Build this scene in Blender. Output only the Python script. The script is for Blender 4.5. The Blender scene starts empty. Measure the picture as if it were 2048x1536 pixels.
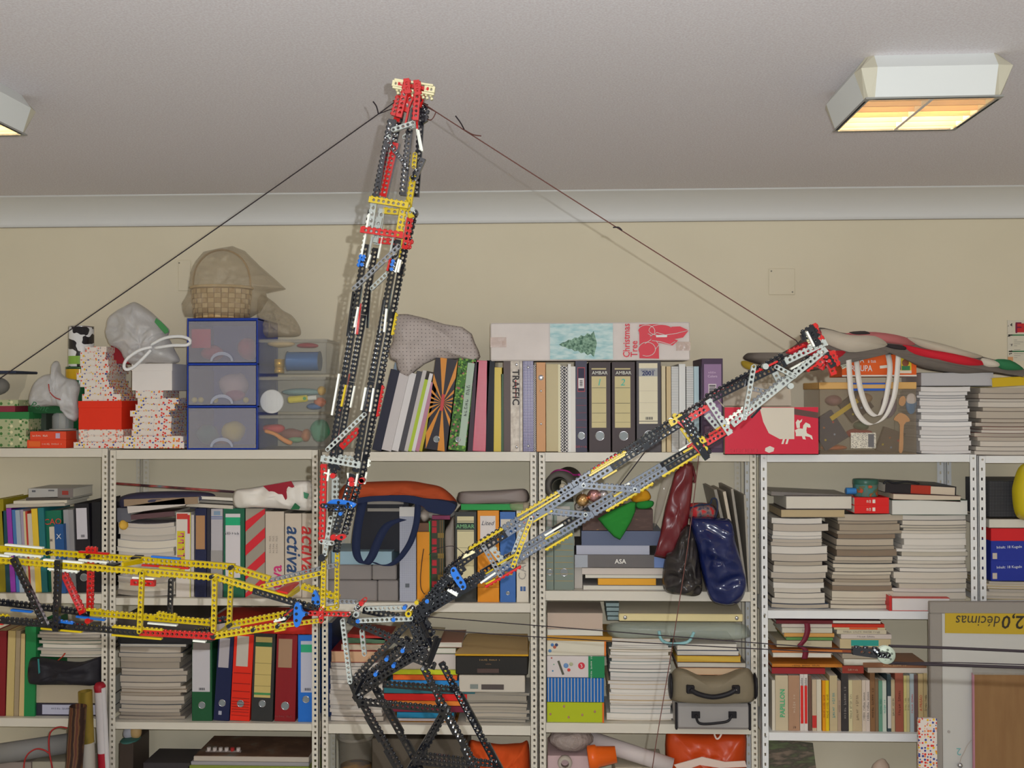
import bpy, math, random
from mathutils import Vector, Matrix, Euler, noise
random.seed(7)
S = bpy.context.scene
COL = S.collection
R = math.radians
# ------------------------------------------------------------------ camera, light, exposure
CAM = Vector((0, -3.56, 2.17)); FPX = 2000.0
YAW, PITCH, ROLL = 2.2, 0.77, -0.15
CM = Matrix.Rotation(R(YAW), 3, 'Z') @ Matrix.Rotation(R(90 + PITCH), 3, 'X') @ Matrix.Rotation(R(ROLL), 3, 'Z')
cd = bpy.data.cameras.new('camera'); cd.sensor_width = 36; cd.lens = 36 * FPX / 2048; cd.clip_start = .05
co = bpy.data.objects.new('camera', cd); COL.objects.link(co)
co.matrix_world = Matrix.Translation(CAM) @ CM.to_4x4()
S.camera = co
S.view_settings.view_transform = 'Standard'; S.view_settings.look = 'None'
S.view_settings.gamma = 1; S.view_settings.use_curve_mapping = False
S.view_settings.exposure = 0.12
W = bpy.data.worlds.new('world'); S.world = W; W.use_nodes = True
W.node_tree.nodes['Background'].inputs[0].default_value = (.85, .93, 1, 1)
W.node_tree.nodes['Background'].inputs[1].default_value = .13

def lamp(name, kind, loc, energy, col=(1, 1, 1), **k):
    d = bpy.data.lights.new(name, kind); d.energy = energy; d.color = col
    for a, v in k.items(): setattr(d, a, v)
    o = bpy.data.objects.new(name, d); o.location = loc; COL.objects.link(o); return o
# the camera's built-in flash, a little right of and above the lens
lamp('camera_flash', 'POINT', CAM + CM @ Vector((.036, .030, -.02)), 122, (.95, .985, 1), shadow_soft_size=.0035)
# soft frontal fill added behind the photographer, at an assumed window opening
wl = lamp('ambient_fill', 'AREA', (-.3, -5.2, 1.75), 9, (.90, .96, 1), shape='RECTANGLE', size=3.6, size_y=1.7)
wl.rotation_euler = (R(90), 0, 0)

def ray(px, py):
    d = CM @ Vector(((px - 1024) / FPX, -(py - 768) / FPX, -1)); return d
def pt(px, py, Y):
    d = ray(px, py); t = (Y - CAM.y) / d.y; return CAM + d * t
def ptz(px, py, z):
    d = ray(px, py); t = (z - CAM.z) / d.z; return CAM + d * t
def mpp(Y): return (Y - CAM.y) / FPX            # metres per photo pixel at a depth

# ------------------------------------------------------------------ materials
def lin(c):
    return tuple((x / 255 / 12.92) if x / 255 <= .04045 else ((x / 255 + .055) / 1.055) ** 2.4 for x in c[:3])
_mc = {}
def mat(col, rough=.55, spec=.35, metal=0, alpha=1, key=None, bump=0, bscale=60, trans=0):
    """plain procedural material from an sRGB colour (0-255)"""
    k = (tuple(col), rough, spec, metal, alpha, bump, bscale, trans)
    if k in _mc: return _mc[k]
    m = bpy.data.materials.new(key or 'paint'); m.use_nodes = True
    n = m.node_tree.nodes; l = m.node_tree.links; b = n['Principled BSDF']
    b.inputs['Base Color'].default_value = (*lin(col), 1)
    b.inputs['Roughness'].default_value = rough; b.inputs['Specular IOR Level'].default_value = spec
    b.inputs['Metallic'].default_value = metal; b.inputs['Alpha'].default_value = alpha
    if trans: b.inputs['Transmission Weight'].default_value = trans
    if bump:
        t = n.new('ShaderNodeTexNoise'); t.inputs['Scale'].default_value = bscale; t.inputs['Detail'].default_value = 4
        tc = n.new('ShaderNodeTexCoord'); l.new(tc.outputs['Object'], t.inputs['Vector'])
        bp = n.new('ShaderNodeBump'); bp.inputs['Strength'].default_value = bump; bp.inputs['Distance'].default_value = .01
        l.new(t.outputs['Fac'], bp.inputs['Height']); l.new(bp.outputs['Normal'], b.inputs['Normal'])
    _mc[k] = m; return m
def ob(c, k=1.0):
    """albedo from the colour a thing shows at the shelves' distance under the flash"""
    l = [min(.84, x / .68 * k) for x in lin(c)]
    return tuple(255 * (12.92 * x if x <= .0031308 else 1.055 * x ** (1 / 2.4) - .055) for x in l)
def om(c, rough=.5, spec=.3, **k): return mat(ob(c), rough, spec, **k)

def tex(name, build, rough=.5, spec=.3, alpha=1, coord='Object'):
    if name in _mc: return _mc[name]
    m = bpy.data.materials.new(name); m.use_nodes = True
    n = m.node_tree.nodes; l = m.node_tree.links; b = n['Principled BSDF']
    b.inputs['Roughness'].default_value = rough; b.inputs['Specular IOR Level'].default_value = spec
    b.inputs['Alpha'].default_value = alpha
    tc = n.new('ShaderNodeTexCoord')
    build(n, l, tc.outputs[coord], b); _mc[name] = m; return m
def ramp(n, stops, const=False):
    r = n.new('ShaderNodeValToRGB'); e = r.color_ramp
    if const: e.interpolation = 'CONSTANT'
    while len(e.elements) < len(stops): e.elements.new(.5)
    for q, (p, c) in zip(e.elements, stops): q.position = p; q.color = (*lin(ob(c)), 1)
    return r
def mapping(n, l, v, sc, rot=(0, 0, 0)):
    m = n.new('ShaderNodeMapping'); m.inputs['Scale'].default_value = sc; m.inputs['Rotation'].default_value = rot
    l.new(v, m.inputs['Vector']); return m.outputs[0]
def t_noise(name, stops, scale=20, detail=4, sc=(1, 1, 1), rough=.6, spec=.2, bump=0, const=False, alpha=1):
    def f(n, l, v, b):
        t = n.new('ShaderNodeTexNoise'); t.inputs['Scale'].default_value = scale; t.inputs['Detail'].default_value = detail
        l.new(mapping(n, l, v, sc), t.inputs['Vector']); r = ramp(n, stops, const)
        l.new(t.outputs['Fac'], r.inputs['Fac']); l.new(r.outputs[0], b.inputs['Base Color'])
        if bump:
            p = n.new('ShaderNodeBump'); p.inputs['Strength'].default_value = bump; p.inputs['Distance'].default_value = .004
            l.new(t.outputs['Fac'], p.inputs['Height']); l.new(p.outputs[0], b.inputs['Normal'])
    return tex(name, f, rough, spec, alpha)
def t_dots(name, base, stops, scale=60, rad=.3, rand=.0, rough=.55, sc=(1, 1, 1), flat=False):
    """spots of several colours on a plain ground (printed paper)"""
    def f(n, l, v, b):
        t = n.new('ShaderNodeTexVoronoi'); t.inputs['Scale'].default_value = scale; t.inputs['Randomness'].default_value = rand
        if flat: t.voronoi_dimensions = '2D'
        l.new(mapping(n, l, v, sc, (R(-90) if flat else 0, 0, 0)), t.inputs['Vector'])
        w = n.new('ShaderNodeTexWhiteNoise'); l.new(t.outputs['Position'], w.inputs['Vector'])
        r = ramp(n, stops, True); l.new(w.outputs['Value'], r.inputs['Fac'])
        c = n.new('ShaderNodeMath'); c.operation = 'LESS_THAN'; c.inputs[1].default_value = rad; l.new(t.outputs['Distance'], c.inputs[0])
        x = n.new('ShaderNodeMix'); x.data_type = 'RGBA'; x.inputs[6].default_value = (*lin(ob(base)), 1)
        l.new(c.outputs[0], x.inputs[0]); l.new(r.outputs[0], x.inputs[7]); l.new(x.outputs[2], b.inputs['Base Color'])
    return tex(name, f, rough, .3)
def t_stripe(name, stops, scale, axis='Z', dist=0, rough=.6, const=False, alpha=1, rot=(0, 0, 0), spec=.2):
    def f(n, l, v, b):
        t = n.new('ShaderNodeTexWave'); t.wave_type = 'BANDS'; t.bands_direction = axis
        t.inputs['Scale'].default_value = scale; t.inputs['Distortion'].default_value = dist; t.inputs['Detail'].default_value = 3
        l.new(mapping(n, l, v, (1, 1, 1), rot), t.inputs['Vector']); r = ramp(n, stops, const)
        l.new(t.outputs['Fac'], r.inputs['Fac']); l.new(r.outputs[0], b.inputs['Base Color'])
    return tex(name, f, rough, spec, alpha)
def t_check(name, a, b_, scale, rough=.5):
    def f(n, l, v, b):
        t = n.new('ShaderNodeTexChecker'); t.inputs['Scale'].default_value = scale
        t.inputs['Color1'].default_value = (*lin(ob(a)), 1); t.inputs['Color2'].default_value = (*lin(ob(b_)), 1)
        mp = n.new('ShaderNodeMapping'); mp.inputs['Location'].default_value = (.0013, .0017, .0011); l.new(v, mp.inputs['Vector'])
        l.new(mp.outputs[0], t.inputs['Vector']); l.new(t.outputs['Color'], b.inputs['Base Color'])
    return tex(name, f, rough, .4)

def film(name, col, op=.3, rough=.22, crinkle=.5, scale=45):
    """thin translucent plastic: part clear, part cloudy, shiny"""
    if name in _mc: return _mc[name]
    m = bpy.data.materials.new(name); m.use_nodes = True
    n = m.node_tree.nodes; l = m.node_tree.links; b = n['Principled BSDF']
    b.inputs['Base Color'].default_value = (*lin(ob(col)), 1); b.inputs['Roughness'].default_value = rough
    b.inputs['Specular IOR Level'].default_value = .6; b.inputs['Alpha'].default_value = op
    if crinkle:
        t = n.new('ShaderNodeTexNoise'); t.inputs['Scale'].default_value = scale; t.inputs['Detail'].default_value = 6
        tc = n.new('ShaderNodeTexCoord'); l.new(tc.outputs['Object'], t.inputs['Vector'])
        bp = n.new('ShaderNodeBump'); bp.inputs['Strength'].default_value = crinkle; bp.inputs['Distance'].default_value = .012
        l.new(t.outputs['Fac'], bp.inputs['Height']); l.new(bp.outputs[0], b.inputs['Normal'])
    _mc[name] = m; return m
def glow(name, col, e):
    if name in _mc: return _mc[name]
    m = bpy.data.materials.new(name); m.use_nodes = True; b = m.node_tree.nodes['Principled BSDF']
    b.inputs['Emission Color'].default_value = (*col, 1); b.inputs['Emission Strength'].default_value = e
    _mc[name] = m; return m

# ------------------------------------------------------------------ mesh helpers
class MB:
    def __init__(s): s.v = []; s.f = []; s.m = []; s.s = []; s.cur = 0
    def add(s, vs, fs, smooth=False):
        o = len(s.v); s.v += [tuple(q) for q in vs]
        for f in fs: s.f.append([o + i for i in f]); s.m.append(s.cur); s.s.append(smooth)
        return s
    def box(s, x0, x1, y0, y1, z0, z1, b=0):
        if b <= 0:
            vs = [(x, y, z) for z in (z0, z1) for y in (y0, y1) for x in (x0, x1)]
            return s.add(vs, [(0, 2, 3, 1), (4, 5, 7, 6), (0, 1, 5, 4), (2, 6, 7, 3), (0, 4, 6, 2), (1, 3, 7, 5)])
        b = min(b, (x1 - x0) * .45, (y1 - y0) * .45, (z1 - z0) * .45)
        vs = []; idx = {}
        for i, X in enumerate((x0, x1)):
            for j, Y in enumerate((y0, y1)):
                for k, Z in enumerate((z0, z1)):
                    ix = X + (b if i == 0 else -b); iy = Y + (b if j == 0 else -b); iz = Z + (b if k == 0 else -b)
                    idx[i, j, k, 0] = len(vs); vs.append((X, iy, iz))
                    idx[i, j, k, 1] = len(vs); vs.append((ix, Y, iz))
                    idx[i, j, k, 2] = len(vs); vs.append((ix, iy, Z))
        g = lambda *a: idx[a]
        fs = []
        for i in (0, 1):
            q = [g(i, 0, 0, 0), g(i, 1, 0, 0), g(i, 1, 1, 0), g(i, 0, 1, 0)]; fs.append(q if i else q[::-1])
            q = [g(0, i, 0, 1), g(1, i, 0, 1), g(1, i, 1, 1), g(0, i, 1, 1)]; fs.append(q[::-1] if i else q)
            q = [g(0, 0, i, 2), g(1, 0, i, 2), g(1, 1, i, 2), g(0, 1, i, 2)]; fs.append(q if i else q[::-1])
        for a in (0, 1):
            for c in (0, 1):
                e = [g(0, a, c, 1), g(1, a, c, 1), g(1, a, c, 2), g(0, a, c, 2)]; fs.append(e if (a + c) % 2 == 0 else e[::-1])
                e = [g(a, 0, c, 0), g(a, 1, c, 0), g(a, 1, c, 2), g(a, 0, c, 2)]; fs.append(e[::-1] if (a + c) % 2 == 0 else e)
                e = [g(a, c, 0, 0), g(a, c, 1, 0), g(a, c, 1, 1), g(a, c, 0, 1)]; fs.append(e if (a + c) % 2 == 0 else e[::-1])
        for i in (0, 1):
            for j in (0, 1):
                for k in (0, 1):
                    t = [g(i, j, k, 0), g(i, j, k, 1), g(i, j, k, 2)]; fs.append(t if (i + j + k) % 2 else t[::-1])
        return s.add(vs, fs)
    def prism(s, poly, y0, y1):
        """polygon in (x, z), extruded from y0 (front) to y1"""
        n = len(poly); vs = [(x, y0, z) for x, z in poly] + [(x, y1, z) for x, z in poly]
        return s.add(vs, [tuple(range(n)), tuple(range(2 * n - 1, n - 1, -1))] + [(i + n, (i + 1) % n + n, (i + 1) % n, i) for i in range(n)])
    def lathe(s, prof, n=24, c=(0, 0, 0), smooth=True, M=None):
        """profile [(r, z)...] about local z"""
        vs = []
        for r, z in prof:
            for i in range(n):
                a = 2 * math.pi * i / n; q = Vector((r * math.cos(a), r * math.sin(a), z))
                if M is not None: q = M @ q
                vs.append(q + Vector(c))
        fs = [(k * n + i, k * n + (i + 1) % n, (k + 1) * n + (i + 1) % n, (k + 1) * n + i) for k in range(len(prof) - 1) for i in range(n)]
        return s.add(vs, fs, smooth)
    def cyl(s, c, r, h, ax='Z', n=20, r2=None, smooth=True):
        M = {'Z': None, 'Y': Matrix.Rotation(R(-90), 3, 'X'), 'X': Matrix.Rotation(R(90), 3, 'Y')}[ax]
        r2 = r if r2 is None else r2
        return s.lathe([(.0001, 0), (r, 0)], n, c, False, M).lathe([(r, 0), (r2, h)], n, c, smooth, M).lathe([(r2, h), (.0001, h)], n, c, False, M)
    def tube(s, pts, r, n=6, closed=False, cap=True):
        pts = [Vector(p) for p in pts]; N = len(pts); vs = []; up = Vector((0.123, .2, 1)).normalized()
        rr = r if isinstance(r, (list, tuple)) else [r] * N
        for i, p in enumerate(pts):
            d = (pts[(i + 1) % N] - pts[i - 1]) if closed else (pts[min(i + 1, N - 1)] - pts[max(i - 1, 0)])
            d.normalize(); a = d.cross(up)
            if a.length < 1e-3: a = d.cross(Vector((1, 0, 0)))
            a.normalize(); b = d.cross(a)
            for k in range(n):
                t = 2 * math.pi * k / n; vs.append(p + (a * math.cos(t) + b * math.sin(t)) * rr[i])
        fs = [(i * n + k, i * n + (k + 1) % n, ((i + 1) % N) * n + (k + 1) % n, ((i + 1) % N) * n + k) for i in range(N if closed else N - 1) for k in range(n)]
        if cap and not closed: fs += [tuple(range(n))[::-1], tuple(range((N - 1) * n, N * n))]
        return s.add(vs, fs, True)
    def ball(s, c, r, n=14, m=9, sc=(1, 1, 1)):
        pr = [(max(1e-4, r * math.sin(math.pi * i / m)), -r * math.cos(math.pi * i / m)) for i in range(m + 1)]
        o = len(s.v); s.lathe(pr, n)
        s.v[o:] = [(x * sc[0] + c[0], y * sc[1] + c[1], z * sc[2] + c[2]) for x, y, z in s.v[o:]]; return s
    def ribbon(s, pts, w, th=.0012, across=(1, 0, 0)):
        """strap of width w along a line; `across` is the direction of its width"""
        pts = [Vector(p) for p in pts]; N = len(pts); ac = Vector(across).normalized() * w / 2; vs = []
        for i, p in enumerate(pts):
            d = (pts[min(i + 1, N - 1)] - pts[max(i - 1, 0)]).normalized(); nn = d.cross(ac).normalized() * th
            vs += [p - ac - nn, p + ac - nn, p + ac + nn, p - ac + nn]
        fs = [(i * 4 + k, i * 4 + (k + 1) % 4, i * 4 + 4 + (k + 1) % 4, i * 4 + 4 + k) for i in range(N - 1) for k in range(4)]
        return s.add(vs, fs + [(3, 2, 1, 0), tuple(range(4 * N - 4, 4 * N))], True)
    def shift(s, v): s.v = [(x - v[0], y - v[1], z - v[2]) for x, y, z in s.v]; return s

def obj(name, mb, m, parent=None, loc=None, rot=None, **props):
    me = bpy.data.meshes.new(name); me.from_pydata(mb.v, [], mb.f)
    ms = m if isinstance(m, (list, tuple)) else [m]
    for q in ms: me.materials.append(q)
    me.polygons.foreach_set('material_index', mb.m); me.polygons.foreach_set('use_smooth', mb.s); me.update()
    o = bpy.data.objects.new(name, me); COL.objects.link(o)
    if parent is not None: o.parent = parent
    if loc is not None: o.location = loc
    if rot is not None: o.rotation_euler = rot
    for k, v in props.items(): o[k] = v
    return o
def tag(o, label, cat, group=None):
    o['label'] = label; o['category'] = cat
    if group: o['group'] = group
    return o
def thing(name, label, cat, loc=(0, 0, 0), rot=(0, 0, 0), group=None):
    o = bpy.data.objects.new(name, None); COL.objects.link(o); o.empty_display_size = .02
    o.location = loc; o.rotation_euler = rot; return tag(o, label, cat, group)
def struct(name, mb, m): return obj(name, mb, m, kind='structure')
def text(parent, s, size, loc, m, rot=0, sx=1, align='CENTER', shear=0, name='lettering', bold=.0, flip=False):
    if s[0] == '~':                                  # print too small to read: stroke marks, one cell per character
        rnd = random.Random(len(s) * 31 + int(s[1:])); mb = MB(); n_ = int(s[1:]); cw = size * .58
        for i in range(n_):
            if i and i % 6 == 5 and n_ > 7: continue
            x = (i - n_ / 2) * cw * sx; hh = size * rnd.choice((.42, .5, .66)); st = size * .10
            mb.box(x, x + st, -hh / 2, hh / 2, -.0002, .0002)
            if rnd.random() < .75: mb.box(x + cw * sx * .45, x + cw * sx * .45 + st, -hh / 2, hh * rnd.choice((.1, .5)), -.0002, .0002)
            y_ = rnd.choice((-.5, -.05, .4)) * hh; mb.box(x, x + cw * sx * .5, y_, y_ + st, -.0002, .0002)
        return obj('print_marks', mb, m, parent, loc, (R(90), R(rot), 0))
    c = bpy.data.curves.new(name, 'FONT'); c.body = s; c.size = size; c.align_x = align; c.align_y = 'CENTER'
    c.extrude = .0002; c.shear = shear; c.offset = bold * size; c.resolution_u = 2; c.materials.append(m)
    tmp = bpy.data.objects.new(name, c); me = bpy.data.meshes.new_from_object(tmp); bpy.data.objects.remove(tmp)
    if not me.materials: me.materials.append(m)
    o = bpy.data.objects.new(name, me); COL.objects.link(o); o.parent = parent; o.location = loc
    o.rotation_euler = (R(90), R(rot), 0); o.scale = (sx, 1, 1); return o
def smooth_line(pts, k=6, closed=False):
    P = [Vector(p) for p in pts]; N = len(P); out = []
    for i in range(N if closed else N - 1):
        a, b, c, d = (P[(i - 1) % N], P[i], P[(i + 1) % N], P[(i + 2) % N]) if closed else (P[max(i - 1, 0)], P[i], P[i + 1], P[min(i + 2, N - 1)])
        for j in range(k):
            t = j / k; out.append(.5 * ((2 * b) + (c - a) * t + (2 * a - 5 * b + 4 * c - d) * t * t + (3 * b - a - 3 * c + d) * t ** 3))
    if not closed: out.append(P[-1])
    return out
def pillow(poly, Y, T, k=4, rings=7, wr=.004, ws=18, back=.5, centre=None, seed=0, power=.5, round_=True, fold=0):
    """soft body with the given outline (photo pixels at depth Y): T metres deep in front, back*T behind"""
    P = [pt(x, y, Y) for x, y in poly]
    P = smooth_line(P, k, True) if round_ else [a.lerp(b, j / k) for a, b in zip(P, P[1:] + P[:1]) for j in range(k)]
    c = pt(*centre, Y) if centre else sum(P, Vector()) / len(P)
    n = len(P); mb = MB(); vs = []; fs = []
    def ring(s_, sgn):
        for p in P:
            q = c.lerp(p, s_); h = T * (1 - s_ ** 2.2) ** power * (1 if sgn > 0 else back)
            e = q * ws + noise.noise_vector(q * ws * .6 + Vector((seed, 1, 2))) * 1.3
            w = noise.noise(e + Vector((seed * 7.3, sgn * 3, 0))) + .5 * noise.noise((q * ws * 2.3) + Vector((seed, 0, 5)))
            if fold: w = w * .5 + 1.1 - 2.6 * abs(noise.noise(e * .8 + Vector((seed * 3.1, 0, 9)))) - 1.3 * abs(noise.noise(e * 1.9 + Vector((seed * 5.1, 4, 0))))
            vs.append(q + Vector((0, -sgn * h - (w * wr * (1 - s_ ** 8) if sgn > 0 else 0), 0)))
    ring(1, 1)
    for i in range(1, rings): ring(1 - i / rings, 1)
    f0 = len(vs); vs.append(c + Vector((0, -T, 0)))
    for i in range(1, rings): ring(1 - i / rings, -1)
    b0 = len(vs); vs.append(c + Vector((0, T * back, 0)))
    for r_ in range(rings - 1):
        for i in range(n): j = (i + 1) % n; fs.append((r_ * n + i, r_ * n + j, (r_ + 1) * n + j, (r_ + 1) * n + i))
    L = (rings - 1) * n
    for i in range(n): fs.append((L + i, L + (i + 1) % n, f0))
    o = f0 + 1
    for i in range(n): j = (i + 1) % n; fs.append((j, i, o + i, o + j))
    for r_ in range(rings - 2):
        for i in range(n): j = (i + 1) % n; fs.append((o + r_ * n + j, o + r_ * n + i, o + (r_ + 1) * n + i, o + (r_ + 1) * n + j))
    L = o + (rings - 2) * n
    for i in range(n): fs.append((L + (i + 1) % n, L + i, b0))
    return mb.add(vs, fs, True)
def pillow_thing(name, label, cat, poly, Y, T, m, group=None, **k):
    mb = pillow(poly, Y, T, **k); b = Vector((sum(v[0] for v in mb.v) / len(mb.v), Y, min(v[2] for v in mb.v)))
    o = obj(name, mb.shift(b), m); o.location = b; return tag(o, label, cat, group)
def patch(parent, name, poly, Y, m, th=.0015, k=1, **props):
    """flat print or flap with a real outline, as a child of `parent` (translation only)"""
    P = [pt(x, y, Y) for x, y in poly]
    if k > 1: P = smooth_line(P, k, True)
    b = Vector(parent.location) if parent is not None else Vector()
    mb = MB().prism([(p.x, p.z) for p in P], Y, Y + th).shift(b)
    return obj(name, mb, m, parent, **props)

ORD = ('topmost second third fourth fifth sixth seventh eighth ninth tenth eleventh twelfth thirteenth fourteenth fifteenth sixteenth seventeenth '
       'eighteenth nineteenth twentieth twenty-first twenty-second twenty-third twenty-fourth twenty-fifth twenty-sixth twenty-seventh twenty-eighth twenty-ninth thirtieth').split()
def nth(i): return 'topmost' if i == 0 else ORD[i] + ' from the top'

# ------------------------------------------------------------------ the room
WY = .33                                           # back wall
cz = pt(1024, 446, WY).z                           # where the cove meets the wall
CZ = cz + .085                                     # ceiling height
XL, XR, YF = -3.4, 3.4, -5.6
wallm = t_noise('wall_paint', [(.3, (195, 186, 165)), (.7, (199, 190, 169))], 3, 3, rough=.75, bump=.05)
ceilm = t_noise('ceiling_plaster', [(.35, (187, 180, 182)), (.65, (203, 196, 198))], 200, 5, rough=.9, bump=.16)
covem = mat(ob((208, 204, 206)), .8, .2, key='cove_paint')
struct('wall_back', MB().box(XL, XR, WY, WY + .1, 0, cz), wallm)
struct('wall_left', MB().box(XL - .1, XL, YF, WY, 0, CZ), wallm)
struct('wall_right', MB().box(XR, XR + .1, YF, WY, 0, CZ), wallm)
struct('wall_front', MB().box(XL, -2.1, YF - .1, YF, 0, CZ).box(1.5, XR, YF - .1, YF, 0, CZ).box(-2.1, 1.5, YF - .1, YF, 0, .9).box(-2.1, 1.5, YF - .1, YF, 2.6, CZ), wallm)
struct('floor', MB().box(XL, XR, YF, WY, -.1, 0), om((134, 134, 133), .4))
struct('ceiling', MB().box(XL, XR, YF, WY + .1, CZ, CZ + .1), ceilm)
# plaster cove between wall and ceiling: concave quarter
n = 10; prof = [(WY, cz), (WY - .005, cz)]
rc = CZ - cz
for i in range(n + 1):
    a = math.pi / 2 * i / n; prof.append((WY - .005 - .20 * (1 - math.cos(a)), cz + rc * math.sin(a)))
prof.append((WY, CZ))
vs = [(x, y, z) for x in (XL, XR) for y, z in prof]; N = len(prof)
mb = MB(); mb.add(vs, [(i, (i + 1) % N, N + (i + 1) % N, N + i) for i in range(N)] , False); mb.s = [1 < i < N - 2 for i in range(N)]
struct('trim_cove', mb, covem)
struct('trim_seam', MB().box(XL, XR, WY - .0022, WY, cz - .002, cz + .001), om((120, 110, 95)))
# screwed cover plates on the wall
def plate(x0, y0, x1, y1, label):
    a, b = pt(x0, y1, WY), pt(x1, y0, WY)
    t = thing('wall_cover_plate', label, 'cover plate', (a.x, WY, a.z)); w, h = b.x - a.x, b.z - a.z
    obj('plate', MB().box(0, w, -.006, 0, 0, h, .002), wallm, t)
    for x, z in ((.1 * w, .9 * h), (.9 * w, .1 * h)): obj('screw', MB().cyl((x, -.0075, z), .003, .002, 'Y', 8), om((110, 105, 95), metal=.6), t)
plate(1537, 537, 1589, 590, 'square painted cover plate screwed to wall above the quilt end')
plate(357, 520, 382, 582, 'narrow painted cover plate on wall beside the wrapped basket')

# ------------------------------------------------------------------ shelving
def upright(n, z1, pitch, hw, hh, side, mat_, parent, x, y, fy):
    """slotted angle post: front flange with real slots, plain side flange; fy=+1 front post, -1 rear post"""
    w, t = .0235, .002; mb = MB(); x0, x1 = (0, w) if side > 0 else (-w, 0)
    cx = (x0 + x1) / 2; nc = int(z1 / pitch)
    ya, yb = (0, t) if fy > 0 else (-t, 0)
    for i in range(nc):
        za, zb = i * pitch, (i + 1) * pitch if i < nc - 1 else z1; zc = i * pitch + pitch / 2
        a, b = cx - hw / 2, cx + hw / 2; c, d = zc - hh / 2, zc + hh / 2
        for yy, fl in ((ya, 0), (yb, 1)):
            vs = [(x0, yy, za), (x1, yy, za), (x1, yy, zb), (x0, yy, zb), (a, yy, c), (b, yy, c), (b, yy, d), (a, yy, d)]
            fs = [(0, 1, 5, 4), (1, 2, 6, 5), (2, 3, 7, 6), (3, 0, 4, 7)]
            mb.add(vs, fs if not fl else [f[::-1] for f in fs])
        mb.add([(a, ya, c), (b, ya, c), (b, ya, d), (a, ya, d), (a, yb, c), (b, yb, c), (b, yb, d), (a, yb, d)], [(0, 1, 5, 4), (1, 2, 6, 5), (2, 3, 7, 6), (3, 0, 4, 7)])
    ex = 0 if side > 0 else -t
    mb.box(ex, ex + t, (0 if fy > 0 else -w), (w if fy > 0 else 0), 0, z1)
    mb.box(x0, x1, ya, yb, z1 - .0005, z1); 
    o = obj('upright', mb, mat_, parent); o.location = (x, y, 0); return o
SD = .30
SH = {}                                             # shelf heights: SH[unit, row]
def unit(key, x0, x1, rows, label, m, pitch=.0201, hw=.0075, hh=.0085, cap=0):
    a, b = pt(x0, 1050, 0).x, pt(x1, 1050, 0).x; xm = (x0 + x1) / 2
    t = thing('shelving_unit', label, 'shelving unit', (a, 0, 0), group='white slotted metal shelving units'); w = b - a
    zs = []
    for r_, (yt, yb) in enumerate(rows):
        z = pt(xm, yt, 0).z; zl = pt(xm, yb, 0).z; SH[key, r_] = z; zs.append((z, z - zl))
    zs.append((zs[-1][0] - .44, .033)); SH[key, len(rows)] = zs[-1][0]
    zs.append((.12, .033))
    for z, lh in zs:
        mb = MB().box(.002, w - .002, .0025, SD - .0025, z - .0015, z)
        mb.box(.0245, w - .0245, .0012, .0032, z - lh, z).box(.002, w - .002, SD - .0045, SD - .0025, z - lh, z)
        mb.box(.0245, w - .0245, .0032, .012, z - lh, z - lh + .0015)
        obj('shelf', mb, m, t)
    z1 = zs[0][0] + cap
    upright('l', z1, pitch, hw, hh, 1, m, t, 0, 0, 1); upright('r', z1, pitch, hw, hh, -1, m, t, w, 0, 1)
    upright('l', z1, pitch, hw, hh, 1, m, t, 0, SD, -1); upright('r', z1, pitch, hw, hh, -1, m, t, w, SD, -1)
    if pitch > .03:
        for xx in (.013, w - .013):
            for z, lh in zs[:3]: obj('bolt', MB().cyl((xx, -.003, z - lh * .5), .0035, .004, 'Y', 8), mat((190, 190, 190), .25, metal=1), t)
sm = mat(ob((184, 178, 166)), .38, .45, key='shelf_enamel')
sm2 = mat(ob((205, 203, 204)), .35, .5, key='shelf_enamel_white')
unit('A', -214, 216.5, [(897, 914), (1187, 1206), (1436, 1453)], 'cream metal shelving unit cut off by the frame edge, holding foil books and tubes', sm)
unit('B', 218.5, 637, [(900, 918), (1197, 1211), (1446, 1460)], 'cream metal shelving unit with the blue drawers on top', sm)
unit('C', 643, 1074, [(904, 922), (1206, 1224), (1450, 1469)], 'cream metal shelving unit holding the orange and navy tote bag', sm)
unit('D', 1077, 1514, [(905, 923), (1183, 1202), (1448, 1467)], 'cream metal shelving unit with the dark red sleeve and two handled cases', sm)
unit('E', 1521, 1955, [(909, 924), (1222, 1238), (1467, 1483)], 'bright white bolted shelving unit with exercise book stacks and paperbacks', sm2, .0345, .006, .0105)
unit('F', 1958, 2392, [(912, 926), (1205, 1221), (1470, 1486)], 'bright white bolted shelving unit mostly outside the frame, holding blue boxes', sm2, .0345, .006, .0105)

SPAN = dict(A=(-214, 217), B=(217, 640), C=(640, 1075), D=(1075, 1517), E=(1517, 1956), F=(1956, 2400))
def on_shelf(px, z):
    """keep a lying thing that reaches just under a shelf's surface on top of it"""
    k = next((k for k, (a, b) in SPAN.items() if a <= px < b), None)
    for r_ in range(4):
        if k and -.016 < z - SH[k, r_] < .0006: return SH[k, r_] + .0006
    return z
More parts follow.
